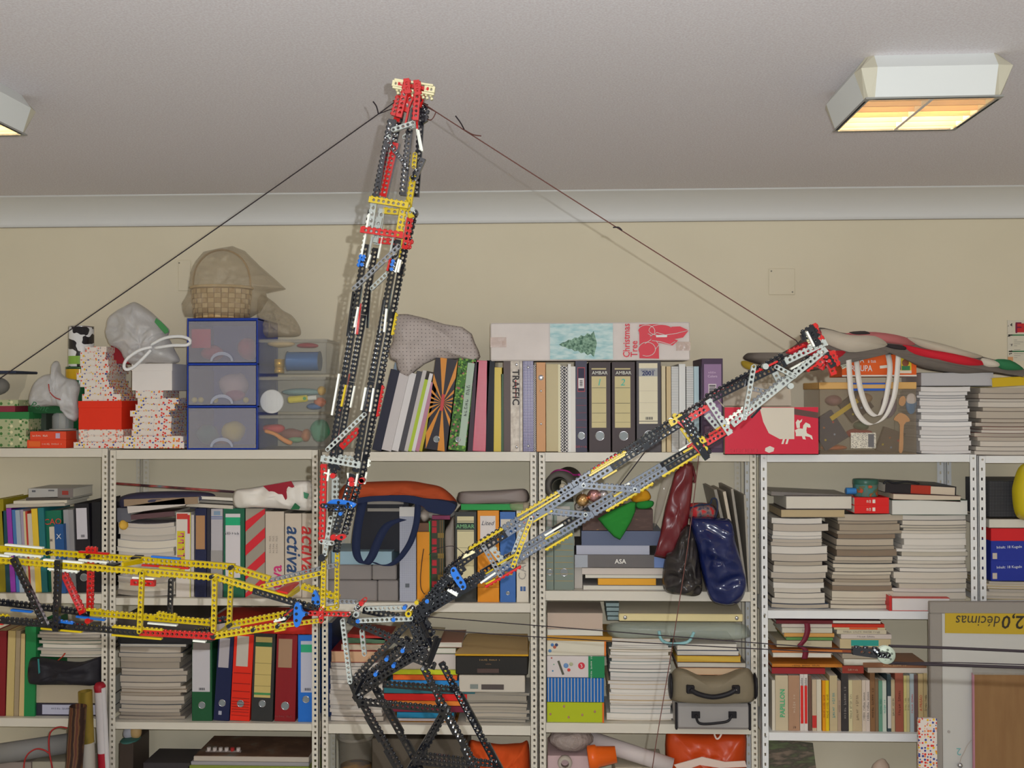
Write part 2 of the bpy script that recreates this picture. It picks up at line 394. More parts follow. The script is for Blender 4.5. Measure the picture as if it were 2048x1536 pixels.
# ------------------------------------------------------------------ ceiling lamps
def ceiling_lamp(cx, cy, rz, label):
    w, d, h = .318, .30, CZ - LB
    t = thing('ceiling_lamp', label, 'ceiling lamp', (cx, cy, CZ), (0, 0, R(rz)), 'ceiling lamps')
    wm = mat((225, 228, 226), .45, .4, key='lamp_enamel'); cm = mat((205, 200, 180), .5, .4, key='lamp_corner')
    pr = [(0, -.012), (-h * .34, .012), (-h, -.010)]     # (z, outward offset): bulged side
    t_ = .004; c = .028
    mb = MB()
    for sx, sy in ((0, -1), (0, 1), (-1, 0), (1, 0)):
        for (za, oa), (zb, ob_) in zip(pr, pr[1:]):
            vs = []
            for z, o in ((za, oa), (zb, ob_)):
                for q in (0, t_):
                    if sy: y = sy * (d / 2 + o - q); vs += [(-(w / 2 - c), y, z), (w / 2 - c, y, z)]
                    else: x = sx * (w / 2 + o - q); vs += [(x, -(d / 2 - c), z), (x, d / 2 - c, z)]
            mb.add(vs, [(0, 1, 5, 4), (2, 6, 7, 3), (0, 2, 3, 1), (4, 5, 7, 6)])
    obj('housing', mb, wm, t)
    for sx in (-1, 1):
        for sy in (-1, 1):
            mb = MB()
            for (za, oa), (zb, ob_) in zip(pr, pr[1:]):
                vs = []
                for z, o in ((za, oa), (zb, ob_)):
                    for q in (0, t_):
                        vs += [(sx * (w / 2 - c), sy * (d / 2 + o - q), z), (sx * (w / 2 - .006 + o - q), sy * (d / 2 - .006 + o - q), z), (sx * (w / 2 + o - q), sy * (d / 2 - c), z)]
                f = [(0, 1, 7, 6), (1, 2, 8, 7), (3, 9, 10, 4), (4, 10, 11, 5)]
                mb.add(vs, f)
            obj('corner', mb, cm, t)
    e = w / 2 - .018; g = d / 2 - .018
    obj('rim', MB().box(-e - .010, e + .010, -g - .010, -g, -h, -h + .004).box(-e - .010, e + .010, g, g + .010, -h, -h + .004).box(-e - .010, -e, -g, g, -h, -h + .004).box(e, e + .010, -g, g, -h, -h + .004), mat((150, 150, 145), .4, .5), t)
    ref = mat((235, 225, 195), .25, .5, key='reflector')
    obj('reflector', MB().box(-e, e, -g, g, -.012, -.008).box(-e, e, -g - .003, -g, -h + .004, -.012).box(-e, e, g, g + .003, -h + .004, -.012).box(-e - .003, -e, -g, g, -h + .004, -.012).box(e, e + .003, -g, g, -h + .004, -.012), ref, t)
    obj('divider', MB().box(-.004, .004, -g, g, -h + .001, -.02), mat((225, 215, 205), .3, .5), t)
    slm = mat((214, 178, 140), .3, .5, key='louvre')
    for i in range(6):
        y = -g + (i + .5) * 2 * g / 6; sl = MB().box(-e, e, y - .0012, y + .0012, -h + .004, -h + .042); obj('louvre_slat', sl, slm, t)
    for y in (.03, .095): obj('tube', MB().cyl((-e + .01, y, -.032), .012, 2 * e - .02, 'X', 12), glow('lamp_tube', (1, .92, .62), 26.0), t)
    lo = lamp('lamp_light', 'AREA', (0, 0, -h - .01), 1.2, (1, .93, .80), shape='RECTANGLE', size=2 * e, size_y=2 * g); lo.parent = t
    return t
LB = ptz(1024, 0, 1).z                                # placeholder, replaced below
q = pt(1863, 104, 0)
dy = (CZ - CAM.z) / (ray(1863, 105).z) * ray(1863, 105).y    # depth of the near top edge
yn = CAM.y + dy
LB = pt(1863, 194, yn + .002).z
c1 = ptz(1863, 105, CZ)
ceiling_lamp(c1.x + .012, c1.y + .15, -1.0, 'lit white box ceiling lamp nearest the upper corner, seen whole with its louvre')
c2 = ptz(40, 272, LB)
ceiling_lamp(c2.x - .135, c2.y - .15 + .012, -1.0, 'lit white ceiling lamp cut off by the frame edge, only one corner showing')

# ------------------------------------------------------------------ the construction-toy crane
P = .008                                            # hole pitch of the toy beams
CY = -1.93                                          # depth of the crane's front plane
def brickcol(c, k=2.7, rough=.22):
    l = [x / k * 1.2 for x in lin(c)]
    return mat(tuple(255 * (12.92 * x if x <= .0031308 else 1.055 * x ** (1 / 2.4) - .055) for x in l), rough, .5, key='toy_plastic')
LC = dict(k=brickcol((28, 29, 35), 2.7, .13), y=brickcol((240, 206, 8)), r=brickcol((232, 26, 22)), w=brickcol((255, 255, 240), 2.1), g=brickcol((205, 210, 202)),
          d=brickcol((112, 120, 134), 2.4), b=brickcol((35, 130, 240)), c=brickcol((250, 240, 190), 2.2), s=brickcol((150, 152, 155)))
_bm = {}
def beam_mesh(kind, n):
    """brick: studded beam, n holes; arm: round-ended beam; plate / tile: n studs long; all along x with the holes facing -y"""
    mb = MB(); K = 8; oct_ = [(math.cos(math.pi / 8 + math.pi * 2 * i / K), math.sin(math.pi / 8 + math.pi * 2 * i / K)) for i in range(K)]
    def stud(x, z0, n_=8):
        mb.lathe([(.0024, z0), (.0024, z0 + .0018), (.0001, z0 + .0018)], n_, (x, 0, 0))
    if kind in ('plate', 'tile'):
        L = n * P; b = .0002
        mb.box(-P / 2 + b, L - P / 2 - b, -.0039, .0039, -.0016, .0016, .0003)
        if kind == 'plate':
            for i in range(n): stud(i * P, .0016)
        return mb
    hy, hz = (.0039, .0048) if kind == 'brick' else (.0037, .0037)
    r1, r2, dp = .0031, .0025, .0009
    def ringat(x, r, y): return [(x + r * a, y, r * b) for a, b in oct_]
    def cell(x, outer):
        """front and back faces around one hole; outer: 8 outline points (dx, z)"""
        o = len(mb.v)
        vs = [(x + a, -hy, b) for a, b in outer] + ringat(x, r1, -hy) + ringat(x, r1, -hy + dp) + ringat(x, r2, -hy + dp) + ringat(x, r2, hy - dp) + ringat(x, r1, hy - dp) + ringat(x, r1, hy) + [(x + a, hy, b) for a, b in outer]
        fs = []
        for k in range(7):
            for i in range(8): j = (i + 1) % 8; fs.append((k * 8 + i, k * 8 + j, k * 8 + 8 + j, k * 8 + 8 + i))
        mb.add(vs, fs)
    h = P / 2
    sq = [(h, hz * .5), (h * .5, hz), (-h * .5, hz), (-h, hz * .5), (-h, -hz * .5), (-h * .5, -hz), (h * .5, -hz), (h, -hz * .5)]
    sq = [(h, hz * .414), (h * .414, hz), (-h * .414, hz), (-h, hz * .414), (-h, -hz * .414), (-h * .414, -hz), (h * .414, -hz), (h, -hz * .414)]
    cor = [((h, hz), 0, 1), ((-h, hz), 2, 3), ((-h, -hz), 4, 5), ((h, -hz), 6, 7)]
    for i in range(n):
        x = i * P; rnd = kind == 'arm' and i in (0, n - 1)
        outer = [list(q) for q in sq]
        if rnd:
            sg = [s for s in (1, -1) if (s == 1 and i == n - 1) or (s == -1 and i == 0)]
            for q, (a, b) in zip(outer, oct_):
                for s in sg:
                    if a * s > 0: q[0], q[1] = a * hz, b * hz
        cell(x, outer)
        for (cx, cz_), a, b in cor:
            if rnd and any((cx > 0) == (s > 0) for s in sg): continue
            for yy, f in ((-hy, (0, 1, 2)), (hy, (0, 2, 1))):
                mb.add([(x + sq[a][0], yy, sq[a][1]), (x + cx, yy, cz_), (x + sq[b][0], yy, sq[b][1])], [f])
        if rnd:
            L8 = len(outer)
            for q in range(8):
                a, b = outer[q], outer[(q + 1) % 8]
                if any(a[0] * s > 1e-6 and b[0] * s > 1e-6 for s in sg) or abs(a[1]) > hz * .9:
                    mb.add([(x + a[0], -hy, a[1]), (x + b[0], -hy, b[1]), (x + b[0], hy, b[1]), (x + a[0], hy, a[1])], [(0, 3, 2, 1)])
    if kind == 'brick':
        L0, L1 = -P + .0001, n * P - .0001
        for xa, xb in ((L0, -h), ((n - 1) * P + h, L1)):
            for yy in (-hy, hy): mb.add([(xa, yy, -hz), (xb, yy, -hz), (xb, yy, hz), (xa, yy, hz)], [(0, 1, 2, 3) if yy < 0 else (0, 3, 2, 1)])
        for xx in (L0, L1): mb.add([(xx, -hy, -hz), (xx, hy, -hz), (xx, hy, hz), (xx, -hy, hz)], [(0, 1, 2, 3)])
        for zz in (-hz, hz): mb.add([(L0, -hy, zz), (L1, -hy, zz), (L1, hy, zz), (L0, hy, zz)], [(0, 1, 2, 3)])
        for i in range(n + 1): stud(i * P - h, hz)
    else:
        x0, x1 = 0, (n - 1) * P
        for zz in (-hz, hz): mb.add([(x0, -hy, zz), (x1, -hy, zz), (x1, hy, zz), (x0, hy, zz)], [(0, 1, 2, 3)])
    return mb
crane = thing('toy_crane', 'huge toy crane of studded beams, black mast with yellow boom and slanting jib', 'toy crane', (-.25, CY, 1.2))
def section(name, label):
    o = bpy.data.objects.new(name, None); COL.objects.link(o); o.parent = crane; o['label'] = label; o.empty_display_size = .02; return o
MAST = section('mast', 'tall black lattice mast with red and cream head')
BOOM = section('boom', 'yellow and black lattice counter boom')
JIB = section('jib', 'slanting black and grey jib with pale grey tip')
TOWER = section('tower', 'leaning black lattice tower')
NM = dict(brick='studded_beam', arm='smooth_beam', plate='studded_plate', tile='flat_plate')
cb = Vector(crane.location)
def place(sec, kind, col, a, b, dy=0, dy2=None, n=None, roll=0):
    """one piece from photo point a to b (centres of its end holes / studs); its studs lie on the left of the direction a -> b"""
    A = pt(*a, CY + dy); B = pt(*b, CY + (dy if dy2 is None else dy2)); d = B - A; L = d.length
    if n is None: n = max(1, round(L / P) + 1)
    X = d.normalized(); Yv = Vector((0, 1, 0)); Yv = (Yv - X * Yv.dot(X)).normalized(); Z = X.cross(Yv)
    if roll:
        q = Matrix.Rotation(R(roll), 3, X); Yv = q @ Yv; Z = q @ Z
    k = (kind, n, col)
    if k not in _bm:
        o = obj(NM[kind], beam_mesh(kind, n), LC[col], sec); _bm[k] = o.data
    else:
        o = bpy.data.objects.new(NM[kind], _bm[k]); COL.objects.link(o); o.parent = sec
    sx = L / ((n - 1) * P) if n > 1 else 1
    M = Matrix((X * sx, Yv, Z)).transposed().to_4x4(); M.translation = A - cb
    o.matrix_local = M; return o
def brick(sec, col, a, b, dy=0, n=None, **k): return place(sec, 'brick', col, a, b, dy, n=n, **k)
def arm(sec, col, a, b, dy=0, n=None, **k): return place(sec, 'arm', col, a, b, dy, n=n, **k)
def plate(sec, col, a, b, dy=0, **k): return place(sec, 'plate', col, a, b, dy, **k)
def tile(sec, col, a, b, dy=0, **k): return place(sec, 'tile', col, a, b, dy, **k)
def chord(sec, cols, a, b, dy=0, N=16, dy2=None):
    """run of studded beams end to end along a line; one letter of `cols` per beam"""
    dy2 = dy if dy2 is None else dy2
    L = (pt(*b, CY + dy2) - pt(*a, CY + dy)).length / P; m = len(cols) if len(cols) > 1 else max(1, round(L / N)); cols = cols if len(cols) > 1 else cols * m
    for i, c in enumerate(cols):
        e = 1 / L; f0, f1 = i / m + e, (i + 1) / m - e
        q = lambda f: (a[0] + (b[0] - a[0]) * f, a[1] + (b[1] - a[1]) * f)
        place(sec, 'brick', c, q(f0), q(f1), dy + (dy2 - dy) * f0, dy + (dy2 - dy) * f1, max(1, round(L / m) - 1))
def pin(sec, col, p, dy=0, r=.0031, L=.012, name='pin'):
    q = pt(*p, CY + dy) - cb
    return obj(name, MB().cyl((q.x, q.y - L / 2, q.z), r, L, 'Y', 10), LC[col], sec)
def panel(sec, col, poly, dy, th=.0075, holes=(), name='triangular_panel'):
    P_ = [pt(x, y, CY + dy) - cb for x, y in poly]
    o = obj(name, MB().prism([(p.x, p.z) for p in smooth_line(P_, 3, True)], P_[0].y - th / 2, P_[0].y + th / 2), LC[col], sec)
    for h_ in holes:
        q = pt(*h_, CY + dy) - cb; obj('hole_rim', MB().cyl((q.x, q.y - th / 2 - .0006, q.z), .0026, .0012, 'Y', 10), LC['k'], sec)
    return o

# ---- mast: four black chords
F, Bk = 0, .064
chord(MAST, 'k', (667, 898), (733, 489), F); chord(MAST, 'k', (680, 898), (752, 496), Bk)
chord(MAST, 'k', (717, 905), (797, 480), F + .004); chord(MAST, 'k', (811, 488), (731, 915), Bk)
chord(MAST, 'k', (664, 935), (669, 893), F); chord(MAST, 'k', (676, 940), (682, 893), Bk); chord(MAST, 'k', (712, 945), (718, 900), F); chord(MAST, 'k', (731, 915), (722, 962), Bk)
for a, b in (((706.5, 588), (695.5, 668)), ((767, 604), (757, 668))): tile(MAST, 'k', a, b, F - .002)
for a, b in (((741, 570), (735, 652)), ((781, 585), (776, 640))): tile(MAST, 'k', a, b, Bk)
for c, a, b, dy, kd in (('w', (716, 619), (710, 650), -.004, 't'), ('r', (721, 612), (715, 664), .01, 't'), ('w', (773, 622), (769, 660), -.004, 't'), ('y', (792, 630), (785, 666), .06, 'p'),
                        ('w', (678, 752), (665, 826), -.004, 't'), ('r', (697, 752), (682, 826), .02, 't'), ('y', (691.5, 774), (684, 809), -.006, 't'), ('w', (709, 776), (702, 811), .05, 't'),
                        ('w', (731, 779), (724, 816), -.006, 't'), ('w', (747, 781), (741, 819), -.006, 't'), ('r', (765, 775), (755, 829), .06, 'p'),
                        ('b', (718, 530), (722, 513), -.004, 'p'), ('w', (740, 514), (734, 532), .004, 't'), ('y', (752, 524), (749, 536), .07, 't'), ('r', (780, 521), (776, 538), .0, 't'),
                        ('w', (797, 523), (792, 541), -.006, 't'), ('w', (801, 524), (797, 541), -.01, 't'), ('w', (724, 509), (731, 473), -.003, 'p'), ('w', (734, 455), (738, 433), -.003, 'p'),
                        ('w', (764, 479), (757, 513), .05, 't'), ('g', (744, 478), (738, 508), .01, 't'), ('g', (786, 480), (782, 500), .0, 't'), ('y', (805, 478), (797, 512), .06, 'p'), ('r', (823, 484), (819, 494), .07, 'p')):
    (plate if kd == 'p' else tile)(MAST, c, a, b, dy)
for x, y in ((729, 514), (727, 520), (725, 530), (787, 523), (785, 530), (784, 539)): pin(MAST, 'b', (x, y), -.001)
for x, y in ((806, 537), (804, 547)): pin(MAST, 'k', (x, y), .05, .004, .02)
brick(MAST, 'r', (732, 461), (796, 470), -.012, 7); brick(MAST, 'r', (770, 483), (782, 484), .05, 2); tile(MAST, 'r', (735, 458), (790, 466), .06)
brick(MAST, 'y', (748, 400.5), (807, 410), -.012, 7); brick(MAST, 'y', (778, 423), (790, 424), .06, 2); 
brick(MAST, 'g', (741, 455), (747, 416), 0, 4); brick(MAST, 'g', (756, 478), (763, 430), .06, 5); brick(MAST, 'g', (752, 473), (757, 448), .03, 3)
brick(MAST, 'y', (805, 424), (798, 466), 0, 5); brick(MAST, 'r', (818, 446), (811, 488), .06, 5); brick(MAST, 'k', (826, 436), (818, 470), .075, 4)
tile(MAST, 'k', (738, 425), (734, 445), .06)
arm(MAST, 's', (708.8, 577), (797.6, 493.5), -.016, 13); arm(MAST, 'g', (744, 577), (776, 546), .05, 6)
arm(MAST, 'g', (656, 898.5), (729, 829), -.014, 11); brick(MAST, 'r', (690, 888), (712, 866), .05, 4)
# upper mast
chord(MAST, 'k', (752, 395), (773, 290), .006); chord(MAST, 'k', (773, 290), (783, 240), .01); tile(MAST, 'k', (760, 375), (771, 305), -.003); tile(MAST, 'k', (758, 373), (769, 303), .01)
chord(MAST, 'r', (767, 394), (792, 286), .03); tile(MAST, 'd', (774, 394), (798, 292), .04); chord(MAST, 'k', (785, 300), (800, 235), .05)
chord(MAST, 'k', (806, 392), (821, 250), .0); chord(MAST, 'k', (833, 394), (842, 250), .07); chord(MAST, 'k', (842, 250), (838, 205), .07)
brick(MAST, 'y', (818, 412), (826, 362), .05, 6); brick(MAST, 'y', (821, 424), (818, 412), .05, 2); arm(MAST, 'y', (828, 334), (830.5, 309), .03, 4); brick(MAST, 'k', (831, 352), (843, 326), .04, 4)
pin(MAST, 'k', (831, 426), .05, .005); pin(MAST, 'g', (826, 420), .04, .004)
arm(MAST, 'g', (787, 260), (826, 247), -.02, 5); arm(MAST, 'k', (773, 279), (812, 331), -.016, 8); arm(MAST, 'g', (809, 275), (816, 270), .03, 2); arm(MAST, 'g', (776, 277), (780, 273), .0, 2)
arm(MAST, 'g', (822, 254), (828, 249), -.012, 2); tile(MAST, 'w', (838, 266), (844, 298), .0); tile(MAST, 'w', (835, 264), (841, 296), .004)
for a, b, dy in (((800, 226), (813, 172), -.012), ((832, 232), (836, 176), -.012), ((815, 212), (820, 200), .0), ((790, 224), (797, 200), .01), ((841, 202), (845, 190), .02)): brick(MAST, 'r', a, b, dy)
for a, b, dy in (((811, 250), (817, 222), .0), ((835, 262), (834, 240), .01)): tile(MAST, 'r', a, b, dy)
brick(MAST, 'r', (797, 232), (800, 220), .03, 2)
for a, b in (((843, 208), (850, 222)), ((840, 216), (848, 232)), ((838, 224), (847, 238))): brick(MAST, 'k', a, b, .03, 3)
tile(MAST, 'k', (806, 224), (803, 240), .0); tile(MAST, 'k', (824, 222), (821, 244), .0); tile(MAST, 'k', (790, 244), (786, 262), -.002)
# head: cream cross bar with red centre bar and cream teeth
for a, b, dy in (((794, 160.5), (862, 171), 0), ((790, 176), (864, 189), -.004)): tile(MAST, 'c', a, b, dy)
for a, b in (((792, 168), (799, 169)), ((856, 179), (863, 180))): brick(MAST, 'c', a, b, 0, 2)
tile(MAST, 'r', (800, 167), (854, 177), .0); tile(MAST, 'r', (801, 171), (853, 180), .0)
brick(MAST, 'r', (814, 168), (815, 178), -.014, 2); brick(MAST, 'r', (834, 171), (835, 181), -.014, 2)
for i, x in enumerate((793, 801, 822, 843, 851, 860)):
    q0 = pt(x, 177 + (x - 793) * .17, CY) - cb; q1 = pt(x + 4, 188 + (x - 793) * .17, CY - .004) - cb
    obj('tooth', MB().tube([q0, q0.lerp(q1, .34), q0.lerp(q1, .35), q0.lerp(q1, .66), q0.lerp(q1, .67), q1], [.0026, .0026, .0021, .0021, .0026, .0026], 8), LC['c'], MAST)
# lower mast
brick(MAST, 'g', (652, 918.5), (711.5, 929), -.014, 7); brick(MAST, 'g', (686, 917), (704, 919), .05, 3); plate(MAST, 'w', (738, 922), (737, 930), .06)
brick(MAST, 'r', (645, 1072), (648.5, 938), 0, 14); brick(MAST, 'g', (670.5, 963), (669.5, 1004), .06, 5)
for a, b, dy in (((705, 948), (671, 1065), .0), ((721, 952), (688, 1070), .05), ((677, 930), (663, 945), 0)): chord(MAST, 'k', a, b, dy)
arm(MAST, 'g', (662, 1036), (650, 1109), -.006, 8); arm(MAST, 'g', (672, 1018), (668, 1052), .04, 5); arm(MAST, 'g', (643.5, 1083), (664, 1086), -.014, 3)
for a, b, dy in (((653, 946), (662, 949), 0), ((697, 952), (699, 966), 0), ((715, 951), (712, 968), 0), ((733, 948), (730, 964), .05), ((658, 942), (656, 958), -.004)): tile(MAST, 'w', a, b, dy)
for x, y in ((667, 951), (704, 959), (705, 967), (725, 960), (724, 962)): pin(MAST, 'r', (x, y), -.004, .0045, .014)
panel(MAST, 'b', [(665, 999), (690, 1000), (712, 1007), (708, 1014), (694, 1018), (690, 1010), (655, 1009)], -.004, holes=((678, 1004), (697, 1007)))
arm(MAST, 'k', (645, 1011), (700, 1014), -.018, 8); brick(MAST, 'k', (663, 1017), (684, 1018), .03, 4)
for x, y in ((654, 1013), (674, 1016), (682, 1027)): pin(MAST, 'b', (x, y), -.012)
panel(MAST, 'r', [(676, 1070), (688, 1068), (693, 1074), (684, 1080), (674, 1077)], -.008, holes=((684, 1074),)); pin(MAST, 'r', (668, 1074), .0, .005)
brick(MAST, 'k', (675, 1085), (673, 1098), .03, 3); pin(MAST, 'k', (646, 1114), -.01, .006, .02)
# ---- yellow uprights and links at the mast foot
arm(BOOM, 'y', (646, 1215), (648, 1124), -.008, 12); arm(BOOM, 'y', (673.5, 1215), (675, 1107), .04, 13); arm(BOOM, 'y', (651, 1218), (673, 1214), .02, 3)
arm(BOOM, 's', (543, 1161), (672, 1129.5), .02, 14); arm(BOOM, 'y', (525, 1173), (648, 1144.5), -.0, 13)
chord(BOOM, 'y', (603, 1172), (680, 1196), .05); arm(BOOM, 's', (658, 1202), (712, 1203), .045, 7)
arm(BOOM, 'r', (621, 1226), (697, 1228), -.006, 9); arm(BOOM, 'r', (643, 1218), (643, 1241), -.015, 3)
panel(BOOM, 'b', [(594, 1204), (602, 1210), (606, 1222), (618, 1227), (606, 1234), (600, 1250), (592, 1253), (588, 1240), (589, 1215)], -.014, holes=((594, 1227), (614, 1228), (594, 1215), (594, 1240)))
panel(BOOM, 'b', [(630, 1180), (634, 1184), (641, 1200), (640, 1208), (632, 1208), (624, 1204), (626, 1188)], .01, holes=((627, 1203), (628, 1190), (637, 1203)))
# ---- boom: four chords running out of the frame
chord(BOOM, 'yyy', (470, 1133), (8, 1097), .06); chord(BOOM, 'y', (8, 1097), (-150, 1084), .06); chord(BOOM, 'y', (541, 1158), (462, 1134), .06)
chord(BOOM, 'yyy', (432, 1154), (-30, 1117), .0); chord(BOOM, 'y', (-30, 1117), (-190, 1105), .0); chord(BOOM, 'y', (508, 1176), (428, 1152), .0)
tile(BOOM, 'y', (503, 1171), (568, 1190), -.001); chord(BOOM, 'k', (507, 1181), (640, 1220), .002)
chord(BOOM, 'k', (-160, 1190), (20, 1207), .06); chord(BOOM, 'k', (20, 1207), (182, 1227), .06); chord(BOOM, 'yy', (182, 1225), (428, 1246), .06)
chord(BOOM, 'k', (-160, 1222), (10, 1241), .0); chord(BOOM, 'kk', (10, 1241), (280, 1265), .0); chord(BOOM, 'r', (278, 1264), (432, 1273), .0)
chord(BOOM, 'y', (452, 1251), (580, 1227), .06); chord(BOOM, 'y', (430, 1272), (556, 1252), .0); arm(BOOM, 'y', (556, 1252), (643, 1240), .0); brick(BOOM, 'k', (570, 1236), (590, 1215), .03); tile(BOOM, 'r', (572, 1229), (584, 1219), .03)
plate(BOOM, 'y', (555, 1261), (566, 1259), 0); brick(BOOM, 'y', (322, 1230), (345, 1233), .05, 4)
for c, a, b in (('y', (284.5, 1146), (279.5, 1263)), ('y', (430, 1160), (427.5, 1261))): arm(BOOM, c, a, b, -.012)
arm(BOOM, 'y', (463, 1137), (458.5, 1250), .045); arm(BOOM, 'k', (342, 1160), (340, 1226), .05)
brick(BOOM, 'k', (113, 1252), (117, 1130), -.014); brick(BOOM, 'k', (88, 1243), (31, 1124), -.014)
brick(BOOM, 'r', (182, 1112), (180, 1212), .075); brick(BOOM, 'r', (180, 1100), (187, 1100.5), .055, 2); brick(BOOM, 'r', (128, 1147), (162, 1218), .045)
for c, a, b, dy, kd in (('r', (163, 1103.5), (214, 1107), .055, 't'), ('w', (16, 1089.5), (82, 1095.5), .055, 't'), ('w', (80, 1112.5), (15, 1106.5), .05, 'p'), ('w', (-10, 1109), (16, 1112), 0, 't'),
                        ('w', (93, 1119.5), (162, 1125), 0, 't'), ('w', (211, 1124), (163, 1119.5), .06, 'p'), ('w', (153, 1142.5), (101, 1137.5), 0, 'p'),
                        ('b', (308, 1113), (356, 1117), .055, 't'), ('r', (289, 1130), (374, 1136), .055, 't'), ('y', (300, 1150), (318, 1152), 0, 'p'), ('y', (324, 1135), (354, 1138), .02, 't'),
                        ('b', (28, 1220), (60, 1223), .05, 't'), ('y', (-20, 1229), (14, 1232), .02, 'p'), ('b', (122, 1243), (143, 1246), .0, 'p'), ('b', (158, 1233), (206, 1239), .05, 't'),
                        ('y', (87, 1256.5), (103, 1258), 0, 't'), ('y', (120, 1259.5), (160, 1263), 0, 't'), ('y', (168, 1219), (200, 1221), .05, 'p'), ('y', (230, 1253.5), (322, 1260.5), 0, 'p'),
                        ('y', (229, 1269.5), (320, 1277), 0, 't'), ('w', (301, 1246), (350, 1250), .06, 't'), ('w', (391, 1281), (408, 1282.5), 0, 't'), ('r', (-20, 1245), (4, 1247), 0, 't'), ('r', (272, 1160.5), (303, 1163), -.004, 't'),
                        ('w', (270, 1155), (305, 1157), .0, 't')):
    (plate if kd == 'p' else tile)(BOOM, c, a, b, dy)
brick(BOOM, 'r', (272, 1164.5), (301, 1166), .004, 4); pin(BOOM, 'r', (178, 1241), .05, .005)
def sheet(sec, name, col, quad, dys, th=.003):
    vs = [pt(x, y, CY + d) - cb for (x, y), d in zip(quad, dys)]; vs += [v - Vector((0, 0, th)) for v in vs]
    return obj(name, MB().add(vs, [(0, 1, 2, 3), (7, 6, 5, 4), (0, 4, 5, 1), (1, 5, 6, 2), (2, 6, 7, 3), (3, 7, 4, 0)]), LC[col], sec)
sheet(BOOM, 'flat_plate', 'k', [(261, 1115), (280, 1117), (288, 1110), (271, 1109)], (.05, .05, .066, .066)); sheet(BOOM, 'flat_plate', 'k', [(213, 1127), (228.6, 1130), (241.5, 1126), (224, 1124)], (-.004, -.004, .012, .012))
for k_ in range(5): sheet(BOOM, 'ribbed_brick', 'y', [(243, 1124 + k_ * 1.5), (247, 1126 + k_ * 1.5), (285, 1117 + k_ * 2.2), (281, 1115.5 + k_ * 2.2)], (.004, .004, .056, .056), .0012)
sheet(BOOM, 'flat_plate', 'r', [(554, 1180), (575, 1185), (598, 1164), (580, 1163)], (0, 0, .06, .06)); sheet(BOOM, 'flat_plate', 'y', [(572, 1188), (575, 1192), (600, 1175), (598, 1171)], (0, 0, .06, .06), .006)
sheet(BOOM, 'flat_plate', 'y', [(430, 1268), (437, 1268), (462, 1250), (452, 1250)], (0, 0, .06, .06)); plate(BOOM, 'w', (552, 1242), (568, 1238), .02); brick(BOOM, 'k', (398, 1264), (417, 1262), .03, 3); brick(BOOM, 'k', (440, 1241), (452, 1239), .05, 2)
for p in ((115, 1127), (98, 1105), (178, 1113), (424, 1153), (462, 1135), (283, 1146), (279, 1265), (428, 1273), (459, 1251), (507, 1259), (556, 1252)): pin(BOOM, 'k', p, -.006 if p[1] > 1116 else .054, .0034, .012)

# ---- junction between boom, tower and jib
arm(TOWER, 'g', (685.6, 1241), (700.6, 1363), -.016, 14); arm(TOWER, 'g', (724, 1262), (729, 1307), .04, 5); arm(TOWER, 'g', (734, 1217), (806, 1214.5), .03, 9); arm(TOWER, 'g', (717, 1241), (822, 1237), -.01, 12)
pin(TOWER, 'y', (818, 1226), -.014, .0055, .016, 'bush'); pin(TOWER, 'k', (818, 1226), -.018, .0024, .012); pin(TOWER, 'g', (714, 1227), -.004, .0052, .014, 'bush'); pin(TOWER, 'k', (713, 1228), -.010, .0024, .014)
arm(TOWER, 'r', (722, 1206), (730, 1199), .03, 2); pin(TOWER, 'r', (724, 1206), .02, .004)
for a, b, dy in (((712, 1218), (724, 1206), .02), ((700, 1238), (714, 1226), .0)): arm(TOWER, 'k', a, b, dy)
for p in ((810, 1214), (717, 1241), (788, 1238), (806, 1300), (774, 1317), (788, 1330), (752, 1347), (855, 1201)): pin(TOWER, 'b', p, -.012, .0034, .014)
pin(TOWER, 'y', (834, 1204), -.0, .0036, .012)
for a, b, dy in (((705, 1243), (835, 1298), -.004), ((706, 1362), (838, 1225), .01), ((712, 1368), (842, 1276), -.006), ((716, 1380), (846, 1305), -.012), ((722, 1372), (812, 1282), .03), ((760, 1352), (842, 1300), .0),
                 ((735, 1222), (790, 1233), .04), ((818, 1236), (846, 1310), -.002), ((846, 1218), (848, 1290), .01), ((832, 1240), (834, 1290), .02), ((826, 1222), (860, 1262), .0), ((706, 1371), (720, 1405), .01),
                 ((838, 1262), (852, 1250), -.01), ((830, 1292), (866, 1282), .01), ((735, 1352), (752, 1378), .03), ((814, 1312), (862, 1330), .02)):
    brick(TOWER, 'k', a, b, dy)
for a, b, dy in (((872, 1276), (856, 1322), -.02), ((878, 1280), (860, 1326), -.012), ((843, 1248), (862, 1290), -.02), ((724, 1360), (712, 1385), -.02)): tile(TOWER, 'k', a, b, dy, roll=35)
plate(TOWER, 'k', (856, 1230), (852, 1244), -.008)
# ---- tower legs
def ext(a, b, t): return (a[0] + (b[0] - a[0]) * t, a[1] + (b[1] - a[1]) * t)
for a, b, dy in (((712, 1385), (790, 1521), .0), ((745, 1368), (823, 1508), .075), ((846, 1334), (946, 1525), .0), ((882, 1325), (989, 1523), .075)):
    chord(TOWER, 'k', a, ext(a, b, 2.4), dy)
    for t0 in (.35, .85): tile(TOWER, 'k', Vector(ext(a, b, t0)) + Vector((-7 if dy == 0 else 7, 3 if dy == 0 else -3)), Vector(ext(a, b, t0 + .32)) + Vector((-7 if dy == 0 else 7, 3 if dy == 0 else -3)), dy)
for a, b, dy in (((726, 1404), (885, 1420), -.01), ((775, 1369), (906, 1379), .07), ((886, 1424), (824, 1530), .03), ((892, 1420), (832, 1528), .04), ((836, 1522), (940, 1534), -.006), ((856, 1512), (984, 1528), .07), ((810, 1555), (915, 1640), .03), ((716, 1392), (758, 1362), .0)): brick(TOWER, 'k', a, b, dy)
